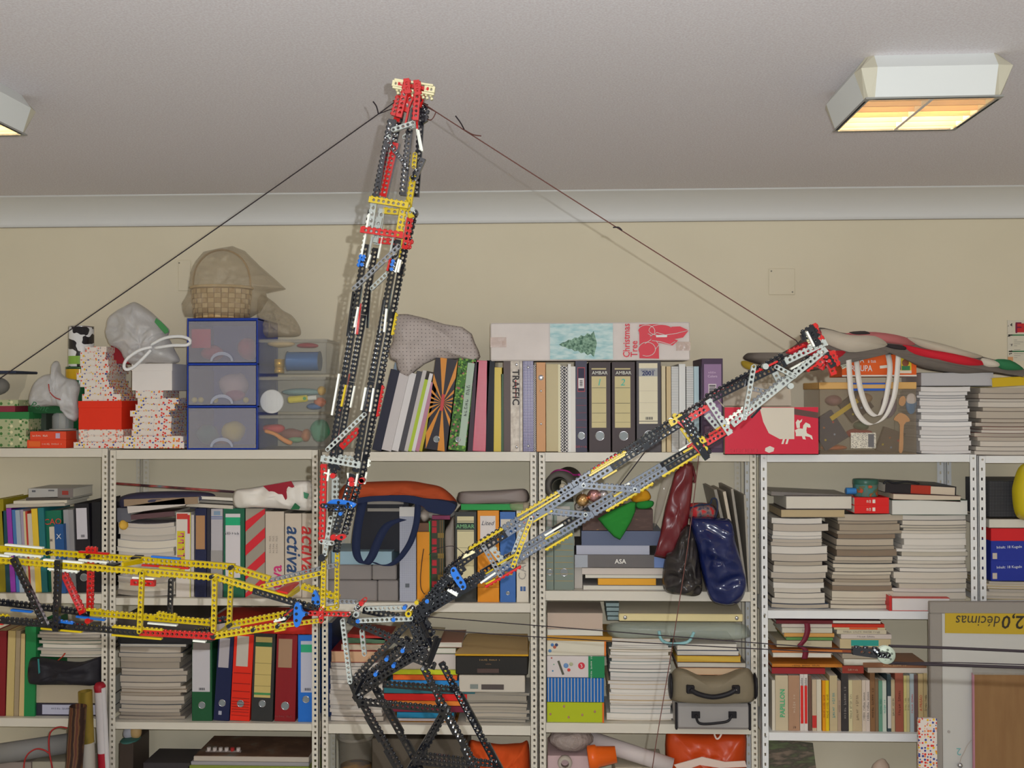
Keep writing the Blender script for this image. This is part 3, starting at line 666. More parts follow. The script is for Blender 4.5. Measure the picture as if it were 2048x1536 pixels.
for p in ((891, 1411), (895, 1420), (721, 1396), (744, 1366), (846, 1336), (718, 1387)): pin(TOWER, 's', p, -.004, .0026, .010)

# ---- jib
for a, b, dy in (((836, 1222), (902, 1142), .0), ((846, 1226), (916, 1150), .03), ((830, 1228), (890, 1162), .05), ((852, 1226), (960, 1158), .0), ((848, 1216), (930, 1176), -.01), ((860, 1218), (944, 1172), .05), ((866, 1198), (924, 1176), -.012),
                 ((905, 1140), (945, 1112), .0), ((898, 1138), (940, 1106), .06), ((884, 1166), (922, 1140), -.006), ((858, 1204), (894, 1160), -.014), ((920, 1170), (962, 1150), .0), ((846, 1240), (866, 1206), .01), ((930, 1166), (966, 1158), .05), ((874, 1208), (912, 1190), .02)):
    brick(JIB, 'k', a, b, dy)
panel(JIB, 'b', [(903, 1136), (911, 1134), (916, 1143), (932, 1168), (930, 1178), (921, 1176), (908, 1158), (902, 1146)], -.016, holes=((916, 1155), (922, 1164), (926, 1173), (907, 1140)))
tile(JIB, 'w', (900, 1182), (910, 1188), -.018); plate(JIB, 'c', (932, 1112), (944, 1106), -.01)
chord(JIB, 'kdddkk', (944, 1112), (1362, 848), 0); chord(JIB, 'kdddkk', (938, 1102), (1352, 838), .06)
chord(JIB, 'kddddd', (1406, 893), (966, 1160), 0); chord(JIB, 'kddkdk', (1394, 888), (962, 1146), .06)
chord(JIB, 'r', (1364, 846), (1416, 815), -.004); chord(JIB, 'k', (1362, 834), (1416, 800), .05); chord(JIB, 'kk', (1416, 802), (1572, 726), .0); chord(JIB, 'kk', (1412, 796), (1566, 712), .05)
chord(JIB, 'r', (1403, 892), (1452, 862), -.004); chord(JIB, 'k', (1404, 882), (1440, 858), .05); tile(JIB, 'r', (1420, 868), (1442, 855), .03); tile(JIB, 'y', (1436, 857), (1446, 851), .03); tile(JIB, 'k', (1410, 896), (1452, 870), .0)
chord(JIB, 'gg', (1464, 850), (1652, 698), -.006); chord(JIB, 'w', (1452, 846), (1500, 812), .04); chord(JIB, 's', (1500, 812), (1580, 752), .045); chord(JIB, 'k', (1580, 750), (1620, 716), .04)
chord(JIB, 'g', (1570, 724), (1652, 684), -.004); tile(JIB, 'w', (1610, 700), (1650, 690), .03); tile(JIB, 'w', (1585, 736), (1640, 706), .03)
brick(JIB, 'g', (1420.6, 808), (1454.5, 860), -.014, 7, roll=0); brick(JIB, 'g', (1418, 836), (1430, 850), .05, 3)
arm(JIB, 'g', (1507, 733.5), (1488.5, 836), -.016, 11); arm(JIB, 'g', (1553, 734), (1588, 753), -.014, 5); brick(JIB, 'g', (1552, 752), (1556, 760), .05, 2); arm(JIB, 's', (1506, 778), (1526, 782), .05, 3)
arm(JIB, 'y', (1062, 1036.5), (1026, 1132), -.014, 12); arm(JIB, 'g', (1047, 1052), (1027, 1106), .05, 7); arm(JIB, 'g', (1062, 1036), (1060, 1043), -.012, 2)
arm(JIB, 's', (967.5, 1093), (1001, 1150), -.014, 8); brick(JIB, 'g', (990, 1104), (1003, 1121), .05, 3)
brick(JIB, 'd', (1167.5, 971), (1270, 979), -.012, 11); brick(JIB, 'd', (1170, 1029), (1104, 1022), .0, 8)
for p in ((1167, 971), (1270, 979), (1171, 1029), (1062, 1037)): pin(JIB, 'g', p, -.018, .0033, .006); pin(JIB, 'k', p, -.0185, .0019, .006)
for a, b, dy in (((1366, 842), (1406, 905), -.012), ((1372, 838), (1412, 900), -.006), ((1362, 836), (1374, 852), .0), ((1394, 888), (1408, 908), -.016)): brick(JIB, 'k', a, b, dy)
brick(JIB, 'y', (1369, 862), (1382, 880), .05, 3); brick(JIB, 'y', (1348, 843), (1357, 838), -.008, 2); tile(JIB, 'r', (1358, 846), (1365, 852), -.01, roll=0); tile(JIB, 'r', (1389, 895), (1397, 903), -.01); pin(JIB, 'y', (1349, 831), .04, .004); brick(JIB, 'y', (1398, 884), (1404, 881), -.01, 2); pin(JIB, 'y', (1410, 897), -.006, .004)
pin(JIB, 'k', (1405, 904), -.01, .006, .02); pin(JIB, 'w', (1341, 840), .04, .004)
for c, a, b, dy, kd in (('y', (942, 1096), (1002, 1060), .05, 'p'), ('y', (1038, 1030), (1112, 987), .05, 'p'), ('y', (1044, 1037), (1116, 992), .0, 't'), ('y', (1070, 1041), (1101, 1023), .0, 't'), ('y', (1182, 949), (1246, 911), .0, 't'), ('y', (1186, 943), (1248, 906), .02, 'p'),
                        ('r', (1190, 938), (1232, 912), .05, 'p'), ('w', (1191, 939), (1232, 914), .04, 't'), ('y', (1208, 955), (1230, 942), .0, 't'), ('r', (1038, 1134), (974, 1171), -.002, 'p'), ('y', (1141, 1069), (1094, 1097), -.002, 'p'),
                        ('y', (1270, 987), (1216, 1019), -.002, 'p'), ('y', (1302, 968), (1284, 979), -.002, 'p'), ('y', (1398, 907), (1328, 950), -.002, 'p'), ('w', (1094, 1068), (1122, 1051), .02, 't'), ('y', (1094, 1076), (1116, 1064), .0, 't'),
                        ('w', (965, 1163), (988, 1147), -.006, 't'), ('y', (970, 1149), (984, 1140), .03, 't'), ('y', (998, 1127), (1026, 1111), .02, 't'), ('y', (1232, 990), (1242, 984), .0, 't'), ('w', (1250, 972), (1256, 968), .05, 't'),
                        ('w', (1361, 899), (1384, 885), .03, 't'), ('y', (1371, 902), (1392, 890), .0, 't'), ('r', (1380, 890), (1392, 882), .01, 't'), ('r', (1430, 790), (1462, 774), .04, 'p'), ('r', (1512, 744), (1528, 736), .04, 'p'), ('r', (1540, 730), (1550, 725), .0, 't'),
                        ('r', (1580, 702), (1606, 692), .03, 'p'), ('r', (1630, 730), (1616, 740), .0, 'p'), ('k', (1455, 770), (1500, 748), .06, 't'), ('k', (1505, 832), (1518, 818), .0, 't'), ('y', (976, 1165), (986, 1160), .0, 't')):
    (plate if kd == 'p' else tile)(JIB, c, a, b, dy)
for p in ((1530, 733), (1580, 772)): pin(JIB, 'g', p, -.004, .005, .012, 'bush')
# jib tip: black and white block, red bricks on both sides
for a, b, dy, c in (((1612, 664), (1620, 659), -.004, 'k'), ((1615, 672), (1628, 668), .0, 'k'), ((1626, 678), (1630, 672), .0, 'k')): brick(JIB, c, a, b, dy)
tile(JIB, 'w', (1615, 668), (1625, 688), -.012); tile(JIB, 'w', (1620, 690), (1636, 682), .0); brick(JIB, 'k', (1624, 668), (1630, 680), -.008, 2)
for i in range(5):
    q0 = pt(1607 + i * 2.2, 671 + i * 3.6, CY) - cb; q1 = pt(1617 + i * 2.2, 669 + i * 3.6, CY) - cb; obj('tooth', MB().tube([q0, q1], .0016, 6), LC['c'], JIB)
for a, b, dy in (((1631, 660), (1637, 672), .0), ((1649, 722), (1644, 730), .02), ((1658, 726), (1664, 742), .0), ((1666, 712), (1670, 722), .01), ((1646, 718), (1640, 724), .0)): brick(JIB, 'r', a, b, dy)
brick(JIB, 'k', (1653, 713), (1662, 727), -.006, 3); tile(JIB, 'r', (1660, 709), (1672, 728), .0)
for p in ((1651, 714), (1657, 722)): pin(JIB, 'r', p, -.014, .003, .01)
for i in range(9): pin(JIB, 'r' if i % 2 else 'w', (1040 + i * 9.0, 1048 - i * 5.6), .004, .002, .008)

# ---- ropes, hoist line and pulley block
rope = mat((38, 32, 34), .8, .1, key='dark_rope'); brown = mat((82, 52, 46), .8, .1, key='brown_rope')
def line(pts, r, m=rope, name='rope'):
    q = [pt(x, y, CY + d) - cb for x, y, d in pts]; return obj(name, MB().tube(smooth_line(q, 4), r, 5), m, crane)
line([(-120, 842, .02), (0, 757, .02), (380, 494, .02), (757, 228, .02), (786, 202, .03)], .0010); line([(757, 228, .02), (783, 218, .03)], .0009); line([(746, 203, .01), (753, 213, .015), (757, 228, .02)], .0012)
line([(856, 210, .04), (872, 224, .02), (1235, 456, .02), (1592, 681, .03)], .0010, brown); line([(846, 210, .04), (872, 224, .02)], .0009, brown); line([(872, 224, .02), (862, 240, .02), (842, 234, .04)], .0009, brown)
line([(911, 232, .01), (922, 247, .01), (929, 260, .02)], .0012); line([(929, 260, .02), (945, 269, .01), (962, 272, .0)], .0011, brown); line([(1226, 455, .01), (1237, 455, .01), (1244, 461, .01)], .0013)
line([(1289, 905, .03), (1228, 985, .03)], .0010); line([(1592, 681, .03), (1600, 695, .03), (1590, 708, .03), (1545, 722, .04), (1400, 806, .03), (1330, 850, .03)], .0009)
line([(1398, 908, .03), (1378, 1075, .03), (1345, 1290, .03), (1310, 1500, .03), (1300, 1580, .03)], .0008, brown); line([(858, 1110, .05), (868, 1100, .05), (905, 1092, .05), (928, 1108, .05)], .0006)
line([(850, 1233, -.02), (1060, 1250, -.06), (1540, 1288, -.2), (1716, 1300, -.26)], .0008); line([(857, 1258, -.02), (1060, 1273, -.06), (1540, 1299, -.2), (1760, 1309, -.27)], .0008)
pd = -.27
q = pt(1771, 1309, CY + pd) - cb; r_ = 17.5 * mpp(CY + pd)
obj('pulley_wheel', MB().lathe([(.0005, -.004), (r_, -.004), (r_, -.0022), (r_ * .86, -.001), (r_ * .86, .001), (r_, .0022), (r_, .004), (.0005, .004)], 28, q, True, Matrix.Rotation(R(84), 3, 'X')), brickcol((228, 240, 216), 3.6), crane, label='white pulley wheel')
for i in range(6):
    a = i * math.pi / 3 + .3; obj('wheel_hole', MB().cyl((q.x + .62 * r_ * math.cos(a), q.y - .0047, q.z + .62 * r_ * math.sin(a)), .0016, .001, 'Y', 8), brickcol((120, 130, 115), 3.6), crane)
place(crane, 'arm', 'k', (1757, 1308), (1776, 1310), pd - .009, n=3); place(crane, 'arm', 'k', (1757, 1307), (1776, 1309), pd + .010, n=3)
for a, b in (((1724, 1304), (1752, 1308)), ((1722, 1302), (1740, 1303))): place(crane, 'brick', 'k', a, b, pd)
line([(1777, 1292, pd), (1900, 1296, pd - .02), (2100, 1305, pd - .06)], .0019); line([(1777, 1326, pd), (1900, 1330, pd - .02), (2100, 1337, pd - .06)], .0021); line([(1790, 1326, pd - .02), (1900, 1325, pd - .03), (2100, 1331, pd - .08)], .0007)

# ------------------------------------------------------------------ builders for what stands on the shelves
PAPER = t_stripe('page_edges', [(0, (205, 198, 188)), (1, (168, 160, 148))], 260, 'Z', 1.5)
PAPERV = t_stripe('page_edges_upright', [(0, (205, 198, 188)), (1, (168, 160, 148))], 260, 'X', 1.5)
CHROME = mat((200, 200, 205), .18, .6, metal=1, key='chrome'); DARK = mat((18, 18, 22), .6, .2, key='dark_gap')
INK = om((40, 38, 44)); WHITE = om((200, 195, 190)); CREAM = om((186, 172, 124))
def decals(t, w, h, labs, y=-.0007, th=.0009):
    t['_n'] = len(labs)
    for L in labs:
        a, b, c, d, col = L[:5]; nm = L[5] if len(L) > 5 else 'spine_label'
        y -= .00022; th += .00022
        if nm in ('rivet', 'stud'):
            obj(nm, MB().lathe([(.001, -.0016), (.3 * (c - a) * w, -.0016), (.5 * (c - a) * w, 0)], 16, ((a + c) / 2 * w, y, (b + d) / 2 * h), True, Matrix.Rotation(R(-90), 3, 'X')), CHROME, t); continue
        if nm == 'barcode':
            n_ = 9; vert = (d - b) * h > (c - a) * w; mb = MB()
            for i in range(n_):
                f0, f1 = i / n_, (i + (.35, .6, .75)[i * 7 % 3]) / n_
                if vert: mb.box(a * w, c * w, y, y + th, (b + (d - b) * f0) * h, (b + (d - b) * f1) * h)
                else: mb.box((a + (c - a) * f0) * w, (a + (c - a) * f1) * w, y, y + th, b * h, d * h)
            obj(nm, mb, INK, t); continue
        obj(nm, MB().box(a * w, c * w, y, y + th, b * h, d * h), om(col) if isinstance(col, tuple) else col, t)
def letters(t, w, h, txt, y=-.0012):
    y = min(y, -.0042) if t.get('_n', 0) > 6 else min(y, -.0026)
    for L in txt:
        s, fx, fz, size, rot, col = L[:6]; kw = L[6] if len(L) > 6 else {}
        text(t, s, size, (fx * w, y, fz * h), om(col), rot, **kw)
def place_px(x0, x1, yt, Y, z0, lean):
    ym = yt; a, b = pt(x0, ym + 60, Y), pt(x1, ym + 60, Y); w = b.x - a.x; xm = (x0 + x1) / 2
    h = pt(xm + lean, yt, Y).z - z0; th = math.atan2(lean * (w / (x1 - x0)), h)
    return a.x, w * math.cos(th), h / math.cos(th), th
def spine(name, label, cat, u, r, x0, x1, yt, cov, Y=.02, d=.21, lean=0, lab=(), ring=None, txt=(), kind='binder', group=None, z0=None, rough=.4, page=None, yaw=0):
    """file, book or magazine standing on a shelf with its spine to the room"""
    z = SH[u, r] if z0 is None else z0
    X, w, h, th = place_px(x0, x1, yt, Y, z, lean)
    if kind == 'binder': d = min(.285, max(d, .24))
    up = w * math.sin(abs(th)) if th > 0 else 0
    t = thing(name, label, cat, (X, Y, z + up + .0004), (0, th, R(yaw)), group)
    m = om(cov, rough) if isinstance(cov, tuple) else cov
    ct = {'binder': .0022, 'book': .0022, 'mag': .0005}[kind]; ct = min(ct, w * .2)
    obj('cover', MB().box(0, w, 0, ct, 0, h, .0006).box(0, ct, ct * .5, d, 0, h).box(w - ct, w, ct * .5, d, 0, h), m, t)
    i = {'binder': .012, 'book': .003, 'mag': .0006}[kind]
    obj('pages', MB().box(ct, w - ct, ct * (4 if kind == 'binder' else 1), d - i, i * .5, h - i), om(page) if page else PAPERV, t)
    decals(t, w, h, lab)
    if ring is not None:
        fz, rr = ring if isinstance(ring, tuple) else (ring, .0135); rr = min(rr, w * .38)
        obj('finger_ring', MB().tube([(w / 2 + rr * math.cos(k * math.pi / 8), -.0006, fz * h + rr * math.sin(k * math.pi / 8)) for k in range(16)], .0016, 6, True), CHROME, t)
        obj('ring_hole', MB().cyl((w / 2, -.0008, fz * h), rr, .001, 'Y', 16), om((110, 116, 118), .3), t)
    letters(t, w, h, txt); t['_w'], t['_h'] = w, h
    return t
def lying(name, label, cat, x0, x1, yt, yb, Y=.02, d=.2, cov=(150, 140, 130), face='spine', lab=(), txt=(), tilt=0, group=None, page=None, rough=.4, ct=.0015, yaw=0):
    """book, folder or magazine lying flat; its spine ('spine') or its page edges ('pages') towards the room"""
    a, b = pt(x0, yb, Y), pt(x1, yb, Y); z0 = on_shelf((x0 + x1) / 2, (a.z + b.z) / 2); h = pt((x0 + x1) / 2, yt, Y).z - z0; w = b.x - a.x
    t = thing(name, label, cat, (a.x, Y, z0), (0, R(-tilt), R(yaw)), group); m = om(cov, rough) if isinstance(cov, tuple) else cov
    ct = min(ct, h * .3); mb = MB().box(0, w, 0, d, 0, ct).box(0, w, 0, d, h - ct, h)
    if face == 'spine': mb.box(0, w, -.0005, ct, 0, h, .0004)
    obj('cover', mb, m, t); i = .002 if face == 'spine' else .0015
    obj('pages', MB().box(i, w - i, ct if face == 'spine' else i, d - i, ct, h - ct), om(page) if isinstance(page, tuple) else (page or PAPER), t)
    decals(t, w, h, lab, -.0012); letters(t, w, h, txt, -.0018); return t
def carton(name, label, cat, x0, x1, yt, yb, Y=.02, d=.15, m=None, lid=0, lidm=None, lab=(), txt=(), group=None, u=None, r=None, yaw=0, tilt=0, bev=.0008, side=None):
    a, b = pt(x0, (yt + yb) / 2, Y), pt(x1, (yt + yb) / 2, Y); xm = (x0 + x1) / 2
    z1 = pt(xm, yt, Y).z; z0 = SH[u, r] + .0004 if u else on_shelf(xm, pt(xm, yb, Y).z); w, h = b.x - a.x, z1 - z0
    t = thing(name, label, cat, (a.x, Y, z0), (0, R(-tilt), R(yaw)), group); m = om(m) if isinstance(m, tuple) else m
    hb = h * (1 - lid)
    obj('body', MB().box(0, w, 0, d, 0, hb if not lid else hb + .001, bev), m, t)
    if lid: obj('lid', MB().box(-.0012, w + .0012, -.0012, d + .0012, hb, h, bev), (om(lidm) if isinstance(lidm, tuple) else lidm) or m, t)
    decals(t, w, h, lab, -.0022); letters(t, w, h, txt, -.003); t['_w'], t['_h'] = w, h; return t
def stack(label, group, x0, x1, yt, yb, n, Y=.03, d=.2, name='exercise_book', cat='exercise book', cols=((176, 168, 156),), sag=.004, dxl=0, dxr=0, wl=None, seed=1, u=None, r=None, jit=.006, pages=((188, 180, 168), (172, 162, 148), (160, 152, 142)), thick=None, jr=.008):
    """pile of thin soft books, each one an object of its own, bottom to top"""
    rnd = random.Random(seed)
    xm = (x0 + x1) / 2; zt = pt(xm, yt, Y).z; z = (SH[u, r] + .0005) if u else pt(xm, yb, Y).z; a, b = pt(x0, yb, Y).x, pt(x1, yb, Y).x
    ws = thick or [rnd.choice((.7, .9, 1, 1.2, 1.6)) for _ in range(n)]; n = len(ws); H = zt - z; tot = sum(ws); mp = mpp(Y); K = 8; cx0, hw0 = (a + b) / 2, (b - a) / 2
    for i in range(n):
        h = (H - abs(sag) * .5) * ws[i] / tot; f = (i + .5) / n
        l = a + dxl * mp * f + rnd.uniform(-jit, jit); rr = b + dxr * mp * f + rnd.uniform(-jr, jr); w = rr - l
        sg = sag * (1 - .5 * f); ph = rnd.uniform(-.0015, .0015); yo = rnd.uniform(0, .012)
        mb = MB()
        def layer(z0, z1, ins, m_):
            vs = []; mb.cur = m_
            for k in range(K + 1):
                x = ins + (w - 2 * ins) * k / K; q = (l + x - cx0) / hw0; s_ = sag * (q * q if sag > 0 else q * q - 1.6) * .5
                vs += [(x, ins * .5, z0 + s_), (x, d - ins, z0 + s_), (x, d - ins, z1 + s_), (x, ins * .5, z1 + s_)]
            fs = [(k * 4 + c, k * 4 + (c + 1) % 4, k * 4 + 4 + (c + 1) % 4, k * 4 + 4 + c) for k in range(K) for c in range(4)]
            mb.add(vs, fs + [(0, 3, 2, 1), (K * 4, K * 4 + 1, K * 4 + 2, K * 4 + 3)])
        c_ = min(.0009, h * .16); e = rnd.uniform(.0005, .003)
        layer(0, c_, 0, 0); layer(c_, h - c_ * 1.3, e, 1); layer(h - c_ * 1.3, h - c_ * .3, 0, 0)
        o = obj(name, mb, [om(rnd.choice(cols), .55), om(rnd.choice(pages), .8)])
        o.location = (l, Y + yo, z); o.rotation_euler = (0, 0, R(rnd.uniform(-1.2, 1.2)))
        tag(o, label.format(nth(n - 1 - i)), cat, group); z += h
def cylinder_thing(name, label, cat, x0, x1, yt, yb, Y, parts, group=None, ax='Z', L=None):
    """upright round thing: parts = [(name, [(radius fraction, height fraction)...], material)]"""
    a, b = pt(x0, yb, Y), pt(x1, yb, Y); r = (b.x - a.x) / 2; h = pt((x0 + x1) / 2, yt, Y).z - a.z
    t = thing(name, label, cat, ((a.x + b.x) / 2, Y + r, a.z), group=group)
    for nm, pr, m in parts: obj(nm, MB().lathe([(max(f * r, 1e-4), g * h) for f, g in pr], 26, smooth=True), m, t)
    t['_w'], t['_h'] = r, h; return t

# ================================================================== top of the shelves, from the clear tub to the wall poster
green_pat = t_dots('green_print', (150, 155, 120), [(0, (60, 100, 50)), (.4, (190, 185, 150)), (.7, (90, 125, 80))], 75, .42, .7)
confetti = t_dots('confetti_print', (196, 186, 178), [(0, (190, 50, 40)), (.28, (205, 160, 30)), (.5, (50, 60, 130)), (.72, (205, 110, 60)), (.86, (196, 186, 178))], 105, .42, .5)
pinkbox = t_dots('pale_print', (200, 186, 176), [(0, (200, 110, 90)), (.5, (150, 140, 140)), (.8, (200, 186, 176))], 110, .45, .6)
gg = 'green printed cartons'
for i, (x1, a, b, m, d_) in enumerate([(57, 872, 895, green_pat, .3), (52, 860, 872, green_pat, .25), (57, 838, 860, green_pat, .3), (58, 824, 838, (40, 110, 60), .3), (30, 812, 824, (120, 40, 55), .3), (36, 800, 812, green_pat, .28)]):
    carton('printed_carton', ['green and cream carton at the bottom of the stack by the frame edge', 'cream carton lid second from the bottom under the tub stack', 'green checked carton third from the bottom under the clear tub', 'plain dark green carton under the maroon one by the tub', 'thin maroon carton under the topmost green one', 'topmost green lettered carton directly under the clear tub'][i], 'carton', -70, x1, a, b, .03, .16, m, group=gg)
t = thing('clear_tub', 'clear plastic tub with dark flat lid on the green cartons', 'tub', (pt(-16, 797, .06).x, .12, pt(0, 799, .06).z))
sc_ = mpp(.06); pl = film('clear_box', (160, 160, 156), .13, .2, .05)
obj('body', MB().lathe([(.001, 0), (34 * sc_, 0), (38 * sc_, .02), (38 * sc_, .022), (46 * sc_, .045), (52 * sc_, .098)], 4, smooth=False, M=Matrix.Rotation(R(45), 3, 'Z')), pl, t)
obj('lid', MB().box(-.115, .10, -.08, .08, .096, .106, .003), om((40, 46, 66)), t); obj('contents', MB().ball((-.02, 0, .05), .05, sc=(1, .8, .7)), om((105, 100, 95)), t)
carton('playing_card_box', 'orange flat box with white lettering, upper of the two beside the green cartons', 'box', 60, 132, 863, 880, .02, .09, (196, 66, 40), lab=[(.72, .2, .84, .8, (170, 150, 170))], txt=[('~9', .30, .5, .011, 0, (215, 190, 180))], group='orange flat boxes')
carton('playing_card_box', 'orange flat box at the bottom beside the green cartons', 'box', 54, 132, 880, 896, .015, .10, (200, 62, 34), lab=[(.05, .15, .35, .85, (205, 90, 40))], txt=[('~13', .66, .5, .010, 0, (220, 170, 150))], group='orange flat boxes', u='A', r=0)
# glass jar, dark green lid piece, knotted bag
cylinder_thing('glass_jar', 'clear glass jar with metal clip behind the orange boxes', 'jar', 96, 136, 826, 860, .05, [('body', [(0, 0), (.9, 0), (1, .1), (1, .8), (.85, .95), (.8, 1)], film('jar_glass', (170, 175, 175), .35, .05, 0)), ('base', [(0, -.02), (1.25, -.02), (1.25, .06), (0, .06)], om((150, 146, 140)))])
carton('support_box', 'grey flat box carrying the glass jar behind the orange boxes', 'box', 88, 156, 860, 897, .10, .12, (120, 116, 110), u='A', r=0)
carton('green_tin_box', 'dark green flat tin under the knotted bag', 'tin', 56, 140, 812, 827, .06, .12, (20, 70, 38))
carton('support_box', 'dark box hidden under the green flat tin', 'box', 62, 92, 827, 897, .12, .10, (60, 70, 60), u='A', r=0)
bagm = film('carrier_film', (178, 176, 176), .70, .3, .55, 34)
def bag(label, poly, Y, T, m=bagm, **k): return pillow_thing('carrier_bag', label, 'plastic bag', poly, Y, T, m, **k)
t = bag('small knotted grey plastic bag with green lettering beside the tall tins', [(57, 800), (66, 770), (84, 752), (105, 748), (118, 752), (122, 750), (110, 730), (108, 723), (118, 724), (122, 745), (135, 756), (152, 760), (160, 775), (156, 800), (158, 830), (150, 843), (138, 836), (128, 818), (112, 812), (80, 814), (62, 812)], .05, .04, seed=2, centre=(118, 790), wr=.010, fold=1, rings=12, k=5)
text(t, 'Pont', .035, (-.045, -.055, .055), om((40, 95, 60)), 15, shear=.3)
obj('red_print', MB().tube(smooth_line([pt(x, y, .005) - Vector(t.location) for x, y in ((97, 768), (100, 784), (110, 795), (121, 799))], 4), .002, 5), om((150, 50, 45)), t)
# tall tins
cow = tex('cow_print', lambda n, l, v, b: (lambda tx, r: (l.new(v, tx.inputs['Vector']), l.new(tx.outputs['Fac'], r.inputs['Fac']), l.new(r.outputs[0], b.inputs['Base Color'])))((lambda q: (setattr(q.inputs['Scale'], 'default_value', 24), setattr(q.inputs['Detail'], 'default_value', .5), q)[2])(n.new('ShaderNodeTexNoise')), ramp(n, [(0, (205, 205, 205)), (.53, (30, 28, 32))], True)), .12, .6)
cylinder_thing('milk_tin', 'tall white tin with black cow patches standing on the green tin', 'tin', 127, 175, 651, 733, .12, [('body', [(0, 0), (.97, 0), (1, .02), (1, .96), (.93, .98)], cow), ('rim', [(.93, .97), (.99, .97), (.99, 1), (.9, 1), (.9, .985), (0, .985)], CHROME), ('meadow', [(1.004, .06), (1.004, .26)], om((120, 160, 60), .12, .6))])
cylinder_thing('green_tin', 'tall green tin with yellow band under the cow tin', 'tin', 121, 172, 733, 898, .12, [('body', [(0, 0), (1, 0), (1, .84)], om((25, 80, 45), .2)), ('band', [(1.003, .84), (1.003, .97)], om((190, 150, 30), .2)), ('rim', [(1, .97), (1.01, .97), (1.01, 1), (0, 1)], om((60, 90, 60), .3, metal=.4))])
# white printed game boxes in two columns around the red shoe box
def smallbox(label, x0, x1, a, b, Y, d, m=confetti, grp='confetti printed boxes'):
    return carton('printed_box', label, 'box', x0, x1, a, b, Y, d, m, group=grp, lab=[(.22, .15, .55, .85, (196, 188, 180), 'title_strip')] if x1 - x0 < 95 else ())
smallbox('long confetti printed box on the shelf under the pale pair', 147, 250, 884, 897, .015, .18); smallbox('long confetti printed box at the bottom under the white box column', 247, 368, 884, 897, .012, .17); smallbox('confetti printed box lying on the long one under the white box column', 248, 366, 872, 884, .012, .17)
smallbox('pale pink printed box, lower of the pair under the red shoe box', 157, 246, 871, 884, .02, .15, pinkbox, 'pale pink boxes'); smallbox('pale pink printed box, upper of the pair under the red shoe box', 157, 246, 859, 871, .02, .15, pinkbox, 'pale pink boxes')
carton('shoe_box', 'bright red lidded shoe box among the confetti boxes', 'shoe box', 157, 243, 802, 859, .02, .20, (198, 44, 22), lid=.24)
for i, (x0, x1, a, b) in enumerate([(170, 213, 693, 704), (160, 211, 704, 719), (160, 216, 719, 732), (162, 218, 732, 746), (153, 213, 746, 760), (160, 218, 760, 774), (169, 227, 774, 788), (164, 242, 788, 802)]):
    smallbox('confetti printed box, ' + nth(i) + ' in the column on the red shoe box', x0, x1, a, b, .03, .17, pinkbox if i == 0 else confetti)
for i, (x0, x1, a, b) in enumerate([(271, 326, 781, 796), (275, 357, 796, 808), (271, 350, 808, 821), (260, 340, 821, 833), (266, 343, 833, 846), (265, 342, 846, 859), (263, 343, 859, 872)]):
    smallbox('confetti printed box, ' + nth(i) + ' in the column under the white lidded box', x0, x1, a, b, .03, .16)
carton('white_box', 'plain white lidded box on top of a confetti box column', 'box', 264, 344, 727, 781, .03, .20, (196, 190, 186), lid=.27)
carton('red_patterned_box', 'dark red box half hidden under the big knotted carrier bag', 'box', 222, 262, 686, 727, .10, .14, (130, 28, 36))
t = bag('large knotted white carrier bag with two handles on the white box', [(213, 655), (217, 635), (232, 622), (250, 612), (264, 605), (275, 606), (300, 622), (325, 645), (339, 660), (337, 672), (350, 700), (357, 725), (300, 726), (262, 728), (240, 700), (222, 690), (214, 675)], .03, .075, seed=4, centre=(296, 690), wr=.014, fold=1, rings=14, k=6)
tb = Vector(t.location); hm = om((205, 203, 203), .35)
for q in ([(302, 690, .0), (330, 676, -.01), (362, 673, -.01), (380, 680, -.01), (374, 690, -.01), (345, 691, -.01), (310, 696, .0)], [(304, 694, .0), (280, 700, -.01), (256, 716, -.015), (248, 730, -.015), (252, 739, -.015), (266, 735, -.01), (285, 718, -.005), (302, 700, .0)]):
    obj('handle', MB().tube(smooth_line([pt(x, y, d_ - .06) - tb for x, y, d_ in q], 4), [.006] * (4 * (len(q) - 1) + 1), 6), hm, t)
patch(t, 'green_emblem', [(312, 636), (322, 643), (336, 658), (337, 664), (330, 668), (318, 655), (309, 644)], -.035, om((60, 120, 70)), .002)
# blue three-drawer chest
def P3(x, y, Y): return pt(x, y, Y)
a_, b_ = pt(374, 898, .01), pt(515, 898, .01); z0 = SH['B', 0] + .0005; z1 = pt(444, 636, .01).z; w, h = b_.x - a_.x, z1 - z0; dd = .27
t = thing('drawer_chest', 'blue plastic chest of three see-through drawers', 'drawer chest', (a_.x, .01, z0)); blue = om((24, 52, 140), .3); T0 = Vector(t.location)
zz = [0] + [pt(444, y, .01).z - z0 for y in (813, 728, 636)]
mb = MB()
obj('frame', MB().box(0, w, 0, dd, 0, .006, .002).box(0, w, 0, dd, h - .010, h, .003).box(0, .004, 0, dd, 0, h).box(w - .004, w, 0, dd, 0, h).box(0, w, 0, dd, zz[1] - .004, zz[1] + .003, .001).box(0, w, 0, dd, zz[2] - .004, zz[2] + .003, .001).box(0, w, dd - .003, dd, 0, h), blue, t)
frost = film('frosted_drawer', (160, 158, 166), .34, .3, .12, 160)
